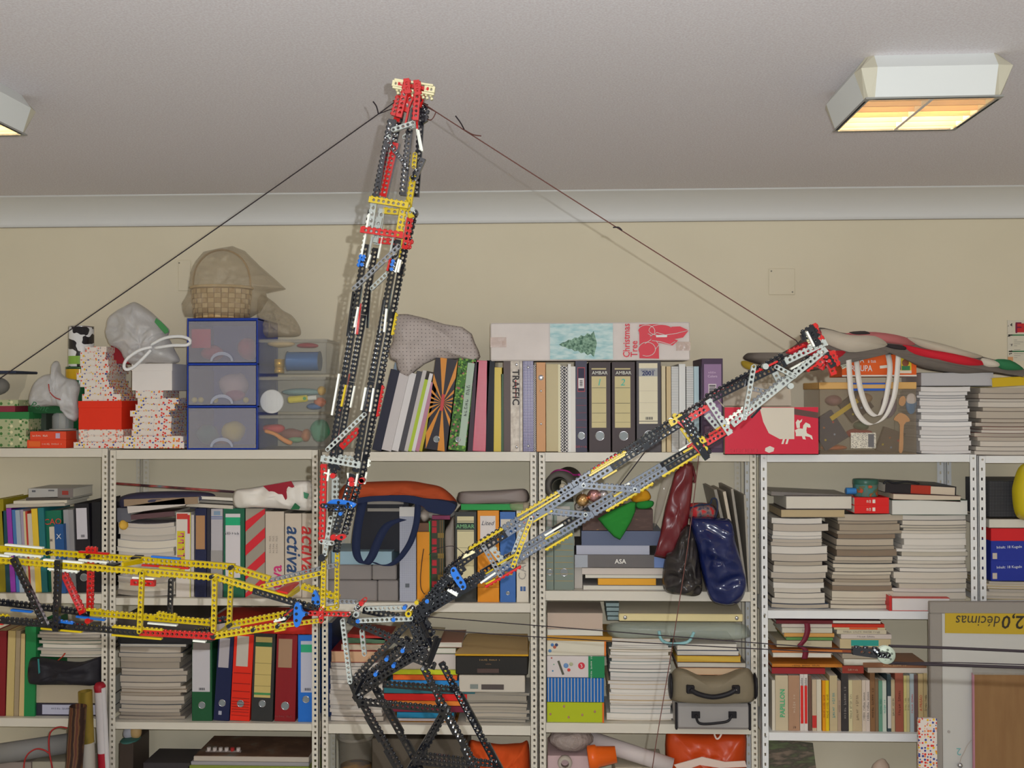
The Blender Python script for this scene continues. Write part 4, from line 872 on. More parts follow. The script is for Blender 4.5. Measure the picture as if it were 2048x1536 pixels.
for i in range(3):
    q0, q1 = zz[i] + .006, zz[i + 1] - (.012 if i == 2 else .006)
    dr = obj('drawer', MB().box(.006, w - .006, -.002, .0012, q0, q1).box(.008, .0092, 0, dd - .01, q0, q1 - .01).box(w - .0092, w - .008, 0, dd - .01, q0, q1 - .01).box(.008, w - .008, 0, dd - .01, q0, q0 + .0015), frost, t)
    obj('handle', MB().prism([(w * .5 + .042 * math.cos(k * math.pi / 12), q0 + .004 + .034 * math.sin(k * math.pi / 12)) for k in range(13)] + [(w * .5 - .030 , q0 + .004)] + [(w * .5 - .034 * math.cos(k * math.pi / 12), q0 + .004 + .022 * math.sin(k * math.pi / 12)) for k in range(13)], -.007, -.002), film('drawer_handle', (170, 174, 190), .6, .25, 0), dr)
def lump(name, label, cat, x0, x1, yt, yb, Y, m, dy=.04, group=None, seed=0, zb=None):
    a, b = pt(x0, yb, Y), pt(x1, yt, Y); c = (a + b) / 2; rx, rz = (b.x - a.x) / 2, (b.z - a.z) / 2
    mb = MB().ball((0, 0, rz), 1, 14, 9, (rx, dy / 2, rz))
    mb.v = [tuple(Vector(q) + noise.noise_vector(Vector(q) * 25 + Vector((seed, 0, 0))) * min(rx, rz) * .22) for q in mb.v]
    o = obj(name, mb, om(m) if isinstance(m, tuple) else m, loc=(c.x, Y + dy / 2, a.z)); return tag(o, label, cat, group)
carton('red_card', 'square red card inside the top blue drawer', 'card', 383, 421, 658, 696, .03, .004, (196, 40, 60))
lump('red_cloth', 'crumpled red cloth in the top blue drawer under its handle', 'cloth', 396, 440, 690, 720, .04, (170, 36, 52), .08, seed=1); lump('red_cloth', 'red cloth bundle at the far end of the top blue drawer', 'cloth', 468, 506, 675, 720, .04, (160, 50, 64), .1, seed=2)
for i, x in enumerate((389, 402, 431, 492)):
    o = obj('table_tennis_ball', MB().ball((0, 0, 0), .0105, 14, 9), om((205, 180, 30), .3), loc=pt(x, 800, .035)); tag(o, ['yellow ball nearest the corner in the middle blue drawer', 'yellow ball second along in the middle blue drawer', 'yellow ball third along in the middle blue drawer', 'yellow ball alone at the far side of the middle blue drawer'][i], 'ball', 'yellow balls in the middle drawer')
lump('tissue_bundle', 'pinkish white tissue bundle in the middle blue drawer', 'tissue', 430, 490, 745, 795, .05, (190, 165, 165), .1, seed=3); lump('pink_ribbon', 'dark pink ribbon lump low in the middle blue drawer', 'ribbon', 446, 486, 780, 802, .04, (150, 50, 80), .05, seed=5)
lump('yellow_pouch', 'big yellow lump in the bottom blue drawer', 'pouch', 436, 484, 842, 885, .04, (200, 175, 25), .08, seed=6); lump('green_pouch', 'green lump at the side of the bottom blue drawer', 'pouch', 386, 430, 848, 888, .05, (70, 110, 95), .08, seed=7); lump('brown_strip', 'flat brown piece in front in the bottom blue drawer', 'toy piece', 420, 465, 880, 889, .03, (140, 90, 60), .04, seed=8)
# woven basket inside a clear bag
Yb = .09; c0 = pt(438, 638, Yb); rx = 62 * mpp(Yb); z_t = pt(438, 575, Yb).z - z1; zb0 = z1
t = thing('woven_basket', 'woven straw basket with hoop handle wrapped in clear film on the blue chest', 'basket', (c0.x, .12, z1 + .001)); straw = [om((186, 160, 118), .6), om((160, 130, 90), .6), om((140, 108, 70), .6)]
hz = z_t
obj('lining', MB().lathe([(.001, .002), (rx * .86, .002), (rx * .945, hz * .97), (rx * .90, hz * .97), (rx * .8, .01)], 28, M=Matrix.Diagonal((1, .8, 1))), straw[2], t)
for row in range(6):
    for k in range(26):
        a0 = 2 * math.pi * k / 26; out = .003 if (k + row) % 2 else .001; q0, q1 = hz * (.04 + row * .15), hz * (.04 + row * .15 + .135)
        ra = rx * (.88 + .09 * row / 6) + out
        vs = []
        for z in (q0, q1):
            for aa in (a0 - .105, a0, a0 + .105): vs.append(((ra + (.002 if aa == a0 else 0)) * math.cos(aa), (ra + (.002 if aa == a0 else 0)) * math.sin(aa) * .8, z))
        obj('weave_strip', MB().add(vs, [(0, 1, 4, 3), (1, 2, 5, 4)], True), straw[(k * 7 + row * 3) % 2], t)
obj('rim', MB().tube([(rx * math.cos(k * math.pi / 14), rx * .8 * math.sin(k * math.pi / 14), hz) for k in range(28)], .005, 6, True), straw[0], t)
hh = pt(438, 498, Yb).z - z1
obj('handle', MB().tube([(rx * .96 * math.cos(k * math.pi / 16), 0, hz + (hh - hz) * math.sin(k * math.pi / 16) ** .8) for k in range(17)], .0035, 6), straw[1], t)
wrap = film('wrapping_film', (168, 154, 130), .40, .14, .8, 45)
pillow_thing('clear_bag', 'loose clear cellophane bag over the woven basket, its corner sticking out', 'plastic bag', [(370, 634), (366, 612), (378, 590), (384, 545), (395, 520), (412, 502), (440, 496), (465, 492), (490, 502), (520, 532), (550, 558), (572, 578), (545, 583), (532, 586), (536, 600), (520, 625), (500, 636), (440, 637)], .08, .10, wrap, seed=9, centre=(450, 575), wr=.010, back=1.0, fold=1, rings=16, k=6, round_=False)
pillow_thing('clear_bag', 'crumpled clear film trailing down behind the drawers from the basket', 'plastic bag', [(520, 590), (545, 602), (565, 620), (585, 632), (600, 655), (598, 672), (560, 674), (525, 672), (515, 630)], .13, .05, wrap, seed=12, wr=.020, fold=1, rings=20, ws=42, k=8)
# three clear stacking boxes with craft supplies
for i, (a, b, x1) in enumerate([(673, 748, 655), (748, 825, 652), (825, 900, 652)]):
    q0 = pt(516, b, .03); q1 = pt(x1, a, .03); w, h, d_ = q1.x - q0.x, q1.z - q0.z, .22
    t = thing('clear_box', ['topmost clear plastic box with a blue spool inside', 'middle clear plastic box with a glue tube inside', 'bottom clear plastic box with orange and green pieces inside'][i], 'storage box', (q0.x, .03, q0.z + .001), group='clear stacking boxes')
    obj('body', MB().box(.004, w - .004, 0, .0012, .002, h - .012).box(.004, w - .004, d_ - .0012, d_, .002, h - .012).box(.004, .0052, 0, d_, .002, h - .012).box(w - .0052, w - .004, 0, d_, .002, h - .012).box(.004, w - .004, 0, d_, 0, .002), pl, t)
    obj('lid', MB().box(0, w, -.003, d_ + .003, h - .012, h - .009, .001).box(0, w, -.003, -.001, h - .022, h - .012).box(0, .0015, -.003, d_, h - .022, h - .012).box(w - .0015, w, -.003, d_, h - .022, h - .012), film('clear_lid', (172, 168, 158), .24, .2, .05), t)
q = pt(572, 700, .06); t = thing('wire_spool', 'shiny blue spool in the topmost clear box', 'spool', (pt(572, 722, .06).x, .09, pt(600, 722, .06).z)); L = pt(635, 722, .06).x - pt(572, 722, .06).x
obj('wire', MB().cyl((0, 0, 0), .035, L, 'X', 24), om((50, 100, 160), .2, .7, metal=.4), t); obj('flange', MB().cyl((-.003, 0, 0), .037, .003, 'X', 20).cyl((L, 0, 0), .037, .003, 'X', 20), om((60, 70, 90)), t)
cylinder_thing('gold_tin', 'small gold tin in the topmost clear box beside the spool', 'tin', 546, 566, 718, 746, .06, [('body', [(0, 0), (1, 0), (1, .3), (.9, .3), (.9, .4), (1, .4), (1, 1), (0, 1)], om((190, 150, 60), .25, metal=.5))])
lump('red_paper', 'red paper roll lying high in the topmost clear box', 'paper', 590, 634, 685, 696, .08, (150, 40, 50), .05, seed=3); lump('gold_foil', 'pale gold foil in the topmost clear box corner', 'foil', 530, 586, 680, 694, .08, (190, 165, 120), .06, seed=4)
o = tag(obj('foam_oval', MB().lathe([(.001, 0), (.041, 0), (.044, .003), (.041, .006), (.001, .006)], 26, M=Matrix.Diagonal((1, .8, 1)) @ Matrix.Rotation(R(90), 3, 'X')), om((205, 200, 205)), loc=pt(544, 803, .036)), 'white oval disc standing in the middle clear box', 'disc'); o.rotation_euler = (0, 0, 0)
t = thing('glue_tube', 'yellow glue tube with white cap in the middle clear box', 'glue tube', pt(576, 800, .05), (0, R(-5), 0)); obj('tube', MB().box(0, .075, -.012, .012, -.012, .012, .006), om((190, 175, 40), .3), t); obj('cap', MB().cyl((.075, 0, 0), .009, .03, 'X', 14), om((200, 198, 190), .3), t); obj('dot', MB().cyl((.064, -.0135, 0), .006, .002, 'Y', 12), om((60, 140, 70)), t)
for i, (x0, x1, a, b, c, lb, nm) in enumerate([(560, 640, 776, 792, (110, 140, 140), 'teal ribbon coil behind the glue tube', 'ribbon'), (610, 640, 806, 820, (50, 90, 140), 'blue plastic piece under the glue tube', 'toy piece'), (632, 648, 772, 790, (190, 150, 50), 'yellow piece high in the middle clear box', 'toy piece'), (625, 650, 795, 815, (190, 100, 60), 'orange piece in the middle clear box beside the blue one', 'toy piece')]): lump(nm.replace(' ', '_'), lb, nm, x0, x1, a, b, .07, c, .05, seed=20 + i)
for i, (x0, x1, a, b, c, lb, nm) in enumerate([(520, 567, 848, 868, (180, 60, 60), 'red block in the bottom clear box', 'toy block'), (556, 606, 858, 880, (120, 70, 60), 'brown stick lying in the bottom clear box', 'stick'), (618, 656, 838, 884, (60, 120, 90), 'big green sponge at the end of the bottom clear box', 'sponge'), (570, 606, 872, 886, (100, 140, 100), 'green piece low in the bottom clear box', 'toy piece'), (600, 618, 858, 884, (160, 100, 60), 'brown cork piece beside the green sponge', 'cork')]): lump(nm.replace(' ', '_'), lb, nm, x0, x1, a, b, .07, c, .05, seed=30 + i)
o = tag(obj('orange_spoon', MB().tube(smooth_line([pt(x, y, .045) - pt(530, 862, .045) for x, y in ((530, 862), (550, 868), (568, 880), (584, 887))], 4), [.006, .007, .007, .007, .007, .007, .008, .008, .008, .009, .009, .008, .006], 8), om((200, 125, 55), .35), loc=pt(530, 862, .045)), 'orange plastic scoop lying in front in the bottom clear box', 'scoop')
# grey dotted cloth bag draped over the files
dotc = t_dots('dotted_cloth', (162, 152, 148), [(0, (62, 56, 58)), (1, (62, 56, 58))], 75, .11, .1, .85, flat=True)
pillow_thing('dotted_cloth_bag', 'grey cloth bag with small dark dots draped over the leaning folders', 'cloth bag', [(785, 632), (800, 628), (815, 628), (850, 636), (888, 648), (925, 654), (944, 668), (950, 686), (957, 700), (961, 714), (955, 722), (925, 718), (892, 720), (872, 718), (850, 728), (832, 742), (815, 757), (800, 750), (794, 738), (792, 724), (780, 718), (777, 702), (786, 682)], .04, .05, dotc, seed=21, centre=(850, 690), wr=.024, ws=8, fold=1, rings=14, k=6, round_=False)
# leaning folders and albums of the middle shelf
U = ('C', 0)
spine('postcard_board', 'pale blue dotted card board behind the navy folder', 'card', *U, 752, 768, 728, (120, 135, 150), .12, .006, lean=38, kind='mag')
lean_items = [(744, 763, 742, (26, 26, 44), 42, 'navy leaning folder, first of the leaning row', 'folder', 'binder'), (763, 783, 750, (172, 166, 166), 48, 'thick grey white magazine leaning beside the navy folder', 'magazine', 'mag'), (783, 797, 748, (186, 182, 182), 46, 'white magazine with dark edge, third in the leaning row', 'magazine', 'mag'),
              (797, 808, 744, (60, 58, 64), 44, 'thin dark folder between white magazines in the leaning row', 'folder', 'mag'), (808, 816, 742, (170, 164, 162), 42, 'pale magazine beside the lime foil folder', 'magazine', 'mag'), (816, 823, 760, (150, 170, 50), 36, 'lime green foil folder in the leaning row', 'folder', 'mag'),
              (823, 830, 748, (190, 186, 186), 34, 'thin white magazine leaning after the lime folder', 'magazine', 'mag'), (830, 838, 766, (160, 110, 130), 30, 'pink magazine in the leaning row', 'magazine', 'mag'), (838, 844, 768, (160, 145, 40), 28, 'thin olive yellow folder before the sunburst file', 'folder', 'mag')]
for x0, x1, yt, c, ln, lb, nm, kd in lean_items:
    ln = .235 * (903 - yt)
    spine(nm, lb, nm, *U, x0, x1, yt, c, .02, .22, lean=ln, kind=kd, group='leaning folders and magazines', rough=.25 if 'foil' in lb else .45)
t = spine('lever_arch_file', 'black file with orange sunburst rays and red centre tag', 'file', *U, 848, 893, 720, (44, 40, 46), .02, lean=24, ring=(.12, .011), rough=.2); w, h = t['_w'], t['_h']; om_ = om((186, 120, 40), .25)
cx, czz = w * .55, h * .52
for k in range(16):
    a = 2 * math.pi * k / 16 + .1; e = []
    for da in (-.075, .075):
        dx, dz = math.cos(a + da), math.sin(a + da); s = min([(w - cx) / dx if dx > 0 else cx / -dx, (h - czz) / dz if dz > 0 else czz / -dz]); e.append((cx + dx * s, czz + dz * s))
    p = [(cx + .004 * math.cos(a), czz + .004 * math.sin(a))] + e
    obj('sunburst_ray', MB().prism(p, -.0008, .0002), om_, t)
obj('centre_tag', MB().box(cx - .006, cx + .006, -.0016, .0004, czz - .030, czz + .030, .001), om((170, 60, 60)), t)
floral = t_dots('floral_print', (62, 100, 44), [(0, (30, 60, 26)), (.35, (150, 80, 90)), (.5, (110, 150, 60)), (.8, (60, 110, 40))], 120, .5, 1)
t = spine('photo_album', 'green floral album with a pale lettered spine strip', 'album', *U, 896, 931, 718, floral, .02, .24, lean=22, ring=(.12, .009), lab=[(.55, .06, .95, .95, (150, 165, 150))], txt=[('~9', .75, .55, .022, -90, (70, 75, 70), dict(shear=.3))])
for x0, x1, yt, c, ln, lb, nm, kd, rg in [(935, 945, 724, (50, 32, 44), 13, 'thin dark plum folder beside the floral album', 'folder', 'mag', .45), (945, 971, 722, t_dots('red_gingham', (168, 30, 62), [(0, (214, 170, 180)), (1, (214, 170, 180))], 230, .27, 0, .3, flat=True), 9, 'red gingham box file with two rivets', 'box file', 'book', .3),
                                       (971, 987, 721, (28, 30, 36), 3, 'glossy black file beside the red gingham one', 'file', 'binder', .12), (987, 1002, 735, (176, 152, 22), 2, 'yellow file beside the black one', 'file', 'binder', .3), (1002, 1007, 748, (40, 70, 40), 0, 'thin dark green folder after the yellow file', 'folder', 'mag', .4),
                                       (1007, 1021, 720, (72, 56, 52), 0, 'dark brown file before the crinkled white one', 'file', 'binder', .4)]:
    spine(nm.replace(' ', '_'), lb, nm, *U, x0, x1, yt, c, .02, .24, lean=ln, kind=kd, rough=rg)
crink = t_noise('crinkled_paper', [(.35, (170, 160, 150)), (.65, (196, 188, 178))], 60, 4, rough=.5, bump=.4)
rv = lambda *z: [(.38, q - .006, .62, q + .006, (200, 190, 190), 'rivet') for q in z]
spine('lever_arch_file', 'crinkled white file with big black lettering down its spine', 'file', *U, 1021, 1045, 720, crink, .02, lab=[(.72, .0, .80, 1, (150, 144, 138), 'edge_band'), (.40, .58, .48, .78, (180, 50, 50), 'red_slash')] + rv(.05, .95), txt=[('TRAFFIC', .42, .70, .034, 90, (40, 34, 34), dict(bold=.02))])
spine('lever_arch_file', 'purple checked file with two rivets beside the crinkled one', 'file', *U, 1046, 1067, 722, t_dots('purple_check', (44, 36, 84), [(0, (180, 170, 200)), (1, (180, 170, 200))], 230, .27, 0, .3, flat=True), .02, lab=rv(.06, .93))
spine('magazine', 'thin black and white checked booklet beside the purple file', 'magazine', *U, 1067, 1072, 730, t_check('bw_check', (40, 38, 44), (180, 175, 172), 300), .02, kind='mag')
spine('archive_box', 'brown kraft board box with a big round stud', 'box', *U, 1073, 1091, 725, (176, 126, 78), .012, kind='book', lab=rv(.31, .68) + [(.2, .80, .8, .858, (170, 172, 172), 'stud')])
spine('folder', 'khaki folder beside the kraft box', 'folder', *U, 1092, 1116, 728, (164, 150, 112), .02, kind='book', page=(160, 146, 110))
for x0, x1, yt, c, lb, nm, kd in [(1116, 1121, 729, (190, 182, 150), 'thin cream booklet after the khaki folder', 'booklet', 'mag'), (1121, 1128, 732, t_check('spiral_a', (34, 32, 40), (185, 180, 176), 190), 'spiral notebook with dark coil, first of two', 'spiral notebook', 'mag'), (1129, 1136, 733, t_check('spiral_b', (36, 34, 42), (185, 180, 176), 170), 'spiral notebook with dark coil, second of two', 'spiral notebook', 'mag'),
                              (1136, 1142, 728, (196, 194, 190), 'thick white booklet beside the spiral notebooks', 'booklet', 'mag'), (1142, 1151, 733, (190, 186, 180), 'white booklet just before the navy lined file', 'booklet', 'mag')]: spine(nm.replace(' ', '_'), lb, nm, 'D', 0, x0, x1, yt, c, .02, .22, kind=kd, group='thin booklets')
lines = lambda zs_, c: [(.06, q, .94, q + .004, c, 'ruled_line') for q in zs_]
spine('lever_arch_file', 'navy lever arch file with red rules and a barcode label', 'file', 'D', 0, 1151, 1174, 722, (34, 28, 54), .02, ring=(.18, .0125), lab=[(.18, .66, .82, .93, (150, 60, 70)), (.23, .67, .77, .92, (34, 28, 54)), (.25, .70, .75, .81, (196, 190, 190)), (.36, .72, .62, .79, 0, 'barcode')] + lines((.27, .35, .43, .51, .59), (130, 50, 66)), txt=[('~6', .5, .06, .012, 0, (150, 60, 70))])
def ambar(lb, x0, x1, num):
    return spine('lever_arch_file', lb, 'file', 'D', 0, x0, x1, 724, (62, 52, 54), .02, ring=(.18, .016), rough=.5, lab=[(.12, .27, .80, .93, (178, 166, 124)), (.12, .84, .80, .915, (62, 52, 54), 'name_band'), (.14, .33, .78, .332, (60, 56, 52), 'ruled_line'), (.14, .43, .78, .434, (60, 56, 52), 'ruled_line'), (.14, .54, .78, .544, (60, 56, 52), 'ruled_line'), (.14, .71, .78, .714, (60, 56, 52), 'ruled_line')],
                 txt=[('AMBAR', .50, .877, .017, 0, (215, 208, 190)), (num, .46, .77, .034, 0, (60, 160, 145), dict(shear=.2))], group='dark brown lever arch files')
ambar('dark brown lever arch file numbered one in teal', 1178, 1221, '1'); ambar('dark brown lever arch file numbered two in teal', 1224, 1270, '2')
spine('lever_arch_file', 'dark lever arch file with tall cream label and year 2001', 'file', 'D', 0, 1273, 1322, 722, (58, 52, 56), .02, ring=(.18, .018), lab=[(.10, .31, .86, .975, (196, 188, 164)), (.10, .83, .86, .92, (150, 150, 150), 'name_band'), (.10, .335, .86, .341, (50, 48, 52), 'ruled_line'), (.36, .355, .66, .385, 0, 'barcode')] + [(.10, q, .86, q + .002, (150, 140, 124), 'ruled_line') for q in (.43, .54, .67)],
      txt=[('2001', .48, .862, .022, 0, (40, 46, 90), dict(bold=.03)), ('~10', .48, .897, .009, 0, (60, 70, 110))])
for x0, x1, yt, c, lb, nm, kd in [(1323, 1331, 732, (186, 172, 140), 'cream booklet beside the 2001 file', 'booklet', 'mag'), (1333, 1342, 733, (176, 156, 118), 'tan booklet, second after the 2001 file', 'booklet', 'mag'), (1343, 1357, 733, t_stripe('coil_w', [(0, (150, 150, 150)), (1, (204, 202, 198))], 55, 'Z'), 'wire bound white notebook, first of three', 'spiral notebook', 'mag'), (1358, 1371, 728, (192, 192, 190), 'wide white ring binder without label among the notebooks', 'binder', 'binder'),
                              (1373, 1387, 733, t_stripe('coil_x', [(0, (150, 150, 150)), (1, (204, 202, 198))], 50, 'Z'), 'wire bound white notebook near the purple album', 'spiral notebook', 'mag'), (1388, 1398, 733, (160, 180, 186), 'pale teal folder beside the purple album', 'folder', 'mag')]: spine(nm.replace(' ', '_'), lb, nm, 'D', 0, x0, x1, yt, c, .03, .22, kind=kd, group='thin booklets')
carton('photo_album', 'purple slipcase album with a barcode and pale lettering', 'album', 1404, 1446, 717, 903, -.01, .22, (62, 44, 66), u='D', r=0, yaw=0, lab=[(.10, .35, .92, .94, (126, 100, 132)), (.30, .59, .68, .73, (180, 170, 175)), (.34, .60, .64, .72, 0, 'barcode'), (.1, .05, .92, .28, (84, 62, 80), 'photo_panel')], txt=[('~4', .5, .85, .012, 0, (190, 170, 190)), ('Colors', .5, .81, .012, 0, (190, 170, 190))])
# Christmas tree carton
t = carton('tree_carton', 'long white carton printed Christmas Tree lying on the files', 'carton', 981, 1380, 645, 721, .0, .15, t_noise('white_card', [(.3, (186, 178, 174)), (.7, (196, 188, 184))], 8, bump=.1), bev=.004); w, h = t['_w'], t['_h']
skym = t_noise('winter_print', [(.35, (140, 176, 180)), (.6, (178, 196, 196))], 26, 5, sc=(1, 1, 3)); grn = t_noise('fir_print', [(.35, (60, 90, 76)), (.65, (130, 160, 140))], 120, 5)
obj('picture_panel', MB().box(w * .30, w * .615, -.0050, -.0042, h * .03, h * .97), skym, t)
tip, base = (w * .345, h * .42), w * .535
pl_ = [tip]
for k in range(1, 12):
    f = k / 12; x = tip[0] + (base - tip[0]) * f; hw = h * .36 * f ** .8; pl_.append((x, tip[1] + hw * (1.05 if k % 2 else .82)))
lo_ = []
for k in range(1, 12):
    f = k / 12; x = tip[0] + (base - tip[0]) * f; hw = h * .34 * f ** .8; lo_.append((x, tip[1] - hw * (1.05 if k % 2 else .82)))
obj('printed_tree', MB().prism((pl_ + [(base, h * .45)] + lo_[::-1])[::-1], -.0056, -.0049), grn, t)
redp = om((190, 58, 70)); 
for s, z in (('Christmas', .684), ('Tree', .722)): text(t, s, .034, (w * z, -.006, h * (.52 if s[0] == 'C' else .30)), om((190, 52, 66)), -90, sx=.86, bold=.015)
F2 = lambda *p: [(w * (x - 981) / 399, h * (721 - y) / 76) for x, y in p]
def arc(cx, cy, rx_, ry_, a0, a1, n_=12): return [(cx + rx_ * math.cos(R(a0 + (a1 - a0) * k / n_)), cy + ry_ * math.sin(R(a0 + (a1 - a0) * k / n_))) for k in range(n_ + 1)]
for kk, p in enumerate((F2((1279, 717), (1279, 650), (1317, 649), (1318, 718)), F2(*arc(1292, 661, 15, 11, 0, 360)[:-1]), F2(*arc(1293, 700, 16, 14, 0, 360)[:-1]), F2(*arc(1322, 660, 22, 10, 0, 360)[:-1]), F2((1304, 668), (1330, 655), (1360, 654), (1377, 662), (1366, 676), (1345, 680), (1314, 680)), F2((1310, 676), (1340, 676), (1356, 682), (1345, 692), (1318, 686)))):
    p = p if sum(p[i - 1][0] * p[i][1] - p[i][0] * p[i - 1][1] for i in range(len(p))) < 0 else p[::-1]
    obj('printed_bow', MB().prism(p, -.0056 - kk * .0002, -.0049), redp, t)
wl_ = om((214, 200, 196))
for p in (arc(1293, 663, 17, 12, 150, 380), arc(1294, 699, 17, 14, -160, 120), arc(1322, 661, 24, 11, 100, 330), [(1300, 673), (1314, 666), (1330, 671), (1352, 668), (1376, 662)], [(1304, 682), (1320, 684), (1340, 690), (1350, 684)], [(1290, 688), (1302, 680), (1304, 672), (1296, 668)], [(1310, 700), (1318, 690), (1312, 682)]):
    obj('bow_outline', MB().tube([(x, -.0068, z) for x, z in F2(*p)], .0012, 4), wl_, t)
obj('bow_knot', MB().box(w * .83, w * .885, -.0072, -.006, h * .60, h * .66, .001), wl_, t)
obj('tape', MB().box(-.0006, w * .08, -.0046, -.0040, h * .36, h * .62), film('tape', (190, 170, 160), .5, .1, .5), t); obj('tape', MB().box(w * .93, w + .0006, -.0046, -.0040, h * .25, h * .48), film('tape', 0, 0), t)
# red carton with a white shield and rider
a_ = pt(1450, 912, -.035); b_ = pt(1637, 912, -.035); zt = pt(1540, 815, -.035).z; w = b_.x - a_.x
t = thing('open_carton', 'red open carton with white shield and galloping horse print', 'carton', (a_.x, -.035, SH['E', 0] + .001)); h = zt - SH['E', 0]; card = om((150, 128, 104), .7)
obj('front_panel', MB().box(0, w, 0, .003, 0, h), om((186, 36, 58), .45), t); obj('side_panel', MB().box(0, .003, .003, .26, 0, h), om((160, 140, 118)), t); obj('side_panel', MB().box(w - .003, w, .003, .26, 0, h * .96), card, t); obj('back_panel', MB().box(0, w, .257, .26, 0, h * .9), card, t); obj('base', MB().box(0, w, 0, .26, 0, .003), card, t)
f = obj('flap', MB().box(.0, w * .78, 0, .003, 0, .085), om((176, 166, 150)), t, loc=(w * .02, .14, h + .004), rot=(R(-14), 0, R(-6))); obj('flap', MB().box(0, .003, 0, .2, 0, .07), om((166, 156, 140)), t, loc=(.0, .02, h), rot=(0, R(-40), 0))
F3 = lambda *p: [((x - 1450) / 187 * w, (912 - y) / 97 * h) for x, y in p]
def flat(nm, p, m, y=-.0008, k=0):
    p = F3(*p)
    if k: p = [(v.x, v.y) for v in smooth_line([(x, z, 0) for x, z in p], 3, True)]
    if sum(p[i - 1][0] * p[i][1] - p[i][0] * p[i - 1][1] for i in range(len(p))) > 0: p = p[::-1]
    return obj(nm, MB().prism(p, y, y + .001), m, t)
flat('shield', [(1520, 816), (1589, 816), (1589, 880), (1560, 880), (1538, 868), (1527, 845)], om((192, 184, 170)))
flat('side_print', [(1589, 818), (1637, 826), (1637, 838), (1589, 830)], om((84, 62, 58)))
flat('horse_print', [(1592, 868), (1590, 862), (1598, 858), (1606, 859), (1607, 852), (1612, 846), (1620, 850), (1622, 856), (1618, 857), (1614, 855), (1613, 862), (1614, 868), (1624, 873), (1626, 881), (1623, 880), (1620, 876), (1610, 874), (1612, 881), (1606, 880), (1604, 874), (1592, 874)], om((205, 196, 184)))
flat('rider_print', [(1594, 858), (1592, 846), (1596, 840), (1600, 843), (1605, 839), (1604, 844), (1600, 848), (1600, 857)], om((205, 196, 184)), -.0009)
for x in (1566, 1574): flat('hind_leg', [(x, 880), (x + 4, 880), (x + 1, 890), (x - 3, 890)], om((205, 196, 184)))
flat('bottle_icon', [(1531, 898), (1540, 894), (1549, 898), (1547, 905), (1538, 908), (1530, 904)], om((200, 190, 180)))
for i in range(5): obj('icon_outline', MB().tube([(w * (.06 + i * .062), -.0006, h * .12), (w * (.06 + i * .062), -.0006, h * .06), (w * (.10 + i * .062), -.0006, h * .06), (w * (.10 + i * .062), -.0006, h * .12)], .0008, 4, True), om((200, 90, 100)), t)
# see-through carrying case with craft things, wooden rim, white ribbon handles
a_ = pt(1640, 905, .0); b_ = pt(1833, 905, .0); zb_ = SH['E', 0] + .001; zt = pt(1740, 778, .0).z; w, h = b_.x - a_.x, zt - zb_; d_ = .22
t = thing('craft_case', 'smoky see-through craft case with wooden rim and white ribbon handles', 'case', (a_.x, .0, zb_)); smoke = film('smoky_film', (150, 136, 116), .16, .12, .05); TB = Vector(t.location)
obj('body', MB().box(0, w, 0, .0015, 0, h).box(0, w, d_ - .0015, d_, 0, h).box(0, .0015, 0, d_, 0, h).box(w - .0015, w, 0, d_, 0, h), smoke, t); obj('base', MB().box(0, w, 0, d_, 0, .003), om((120, 106, 90)), t)
obj('rim', MB().box(-.002, w + .002, -.002, .008, h, h + .024, .002).box(-.002, w + .002, d_ - .008, d_ + .002, h, h + .024, .002).box(-.002, .008, 0, d_, h, h + .024, .002).box(w - .008, w + .002, 0, d_, h, h + .024, .002), om((186, 146, 88), .5), t)
for q in ((.008, .014), (.028, .036)): obj('blue_band', MB().box(w * .33, w * .68, -.004, -.002, h - q[1] + .03, h - q[0] + .03), om((40, 80, 160), .3), t)
tagp = t_noise('tag_print', [(.45, (196, 190, 176)), (.55, (120, 114, 108))], 240, 2, sc=(1, 1, 3), const=True)
obj('paper_tag', MB().box(w * .32, w * .58, -.0012, -.0004, h * .09, h * .33), tagp, t); obj('tag_barcode', MB().box(w * .50, w * .56, -.0018, -.001, h * .11, h * .31), om((96, 94, 96)), t)
rib = om((200, 194, 188), .35, .5)
for q in ([(1697, 712, .0), (1700, 760, -.014), (1703, 790, -.016), (1716, 828, -.016), (1740, 849, -.016), (1768, 836, -.016), (1786, 800, -.015), (1793, 760, -.014), (1797, 708, .0)], [(1712, 706, .03), (1716, 750, -.008), (1724, 790, -.010), (1738, 822, -.012), (1756, 832, -.012), (1768, 812, -.012), (1776, 775, -.010), (1780, 735, .0), (1776, 708, .03)]):
    obj('ribbon_handle', MB().ribbon(smooth_line([pt(x, y, y_) - TB for x, y, y_ in q], 5), .019, .0006, (1, 0, .25)), rib, t)
for nm, lb, x0, x1, a, b, c, cat, sd in [('yellow_ruler', 'yellow flat bar slanting inside the craft case', 1660, 1712, 806, 840, None, 'ruler', 0)]: 
    o = tag(obj(nm, MB().box(0, .115, 0, .004, -.008, .008), om((180, 150, 30)), loc=pt(1662, 838, .03), rot=(0, R(-35), 0)), lb, cat)
for i, (nm, lb, x0, x1, a, b, c, tl_) in enumerate([('paint_set', 'dark blue slanted paint set with yellow dots in the craft case corner', 1652, 1706, 838, 902, (40, 42, 64), -32), ('dark_book', 'dark brown slanted box in the middle of the craft case', 1706, 1760, 800, 846, (64, 50, 48), -38), ('grey_pad', 'grey brown pad low in the craft case', 1752, 1796, 850, 900, (84, 70, 62), 20)]):
    t = carton(nm, lb, 'craft supply', x0, x1, a, b, .05 + .03 * i, .02, c, tilt=-tl_)
    for k in range(4): obj('printed_dot', MB().ball((t['_w'] * (.2 + .2 * k), -.0004, t['_h'] * (.3 + .35 * (k % 2))), .004, 8, 5, (1, .1, 1)), om([(170, 150, 40), (150, 90, 50), (120, 130, 150), (160, 50, 50)][k]), t)
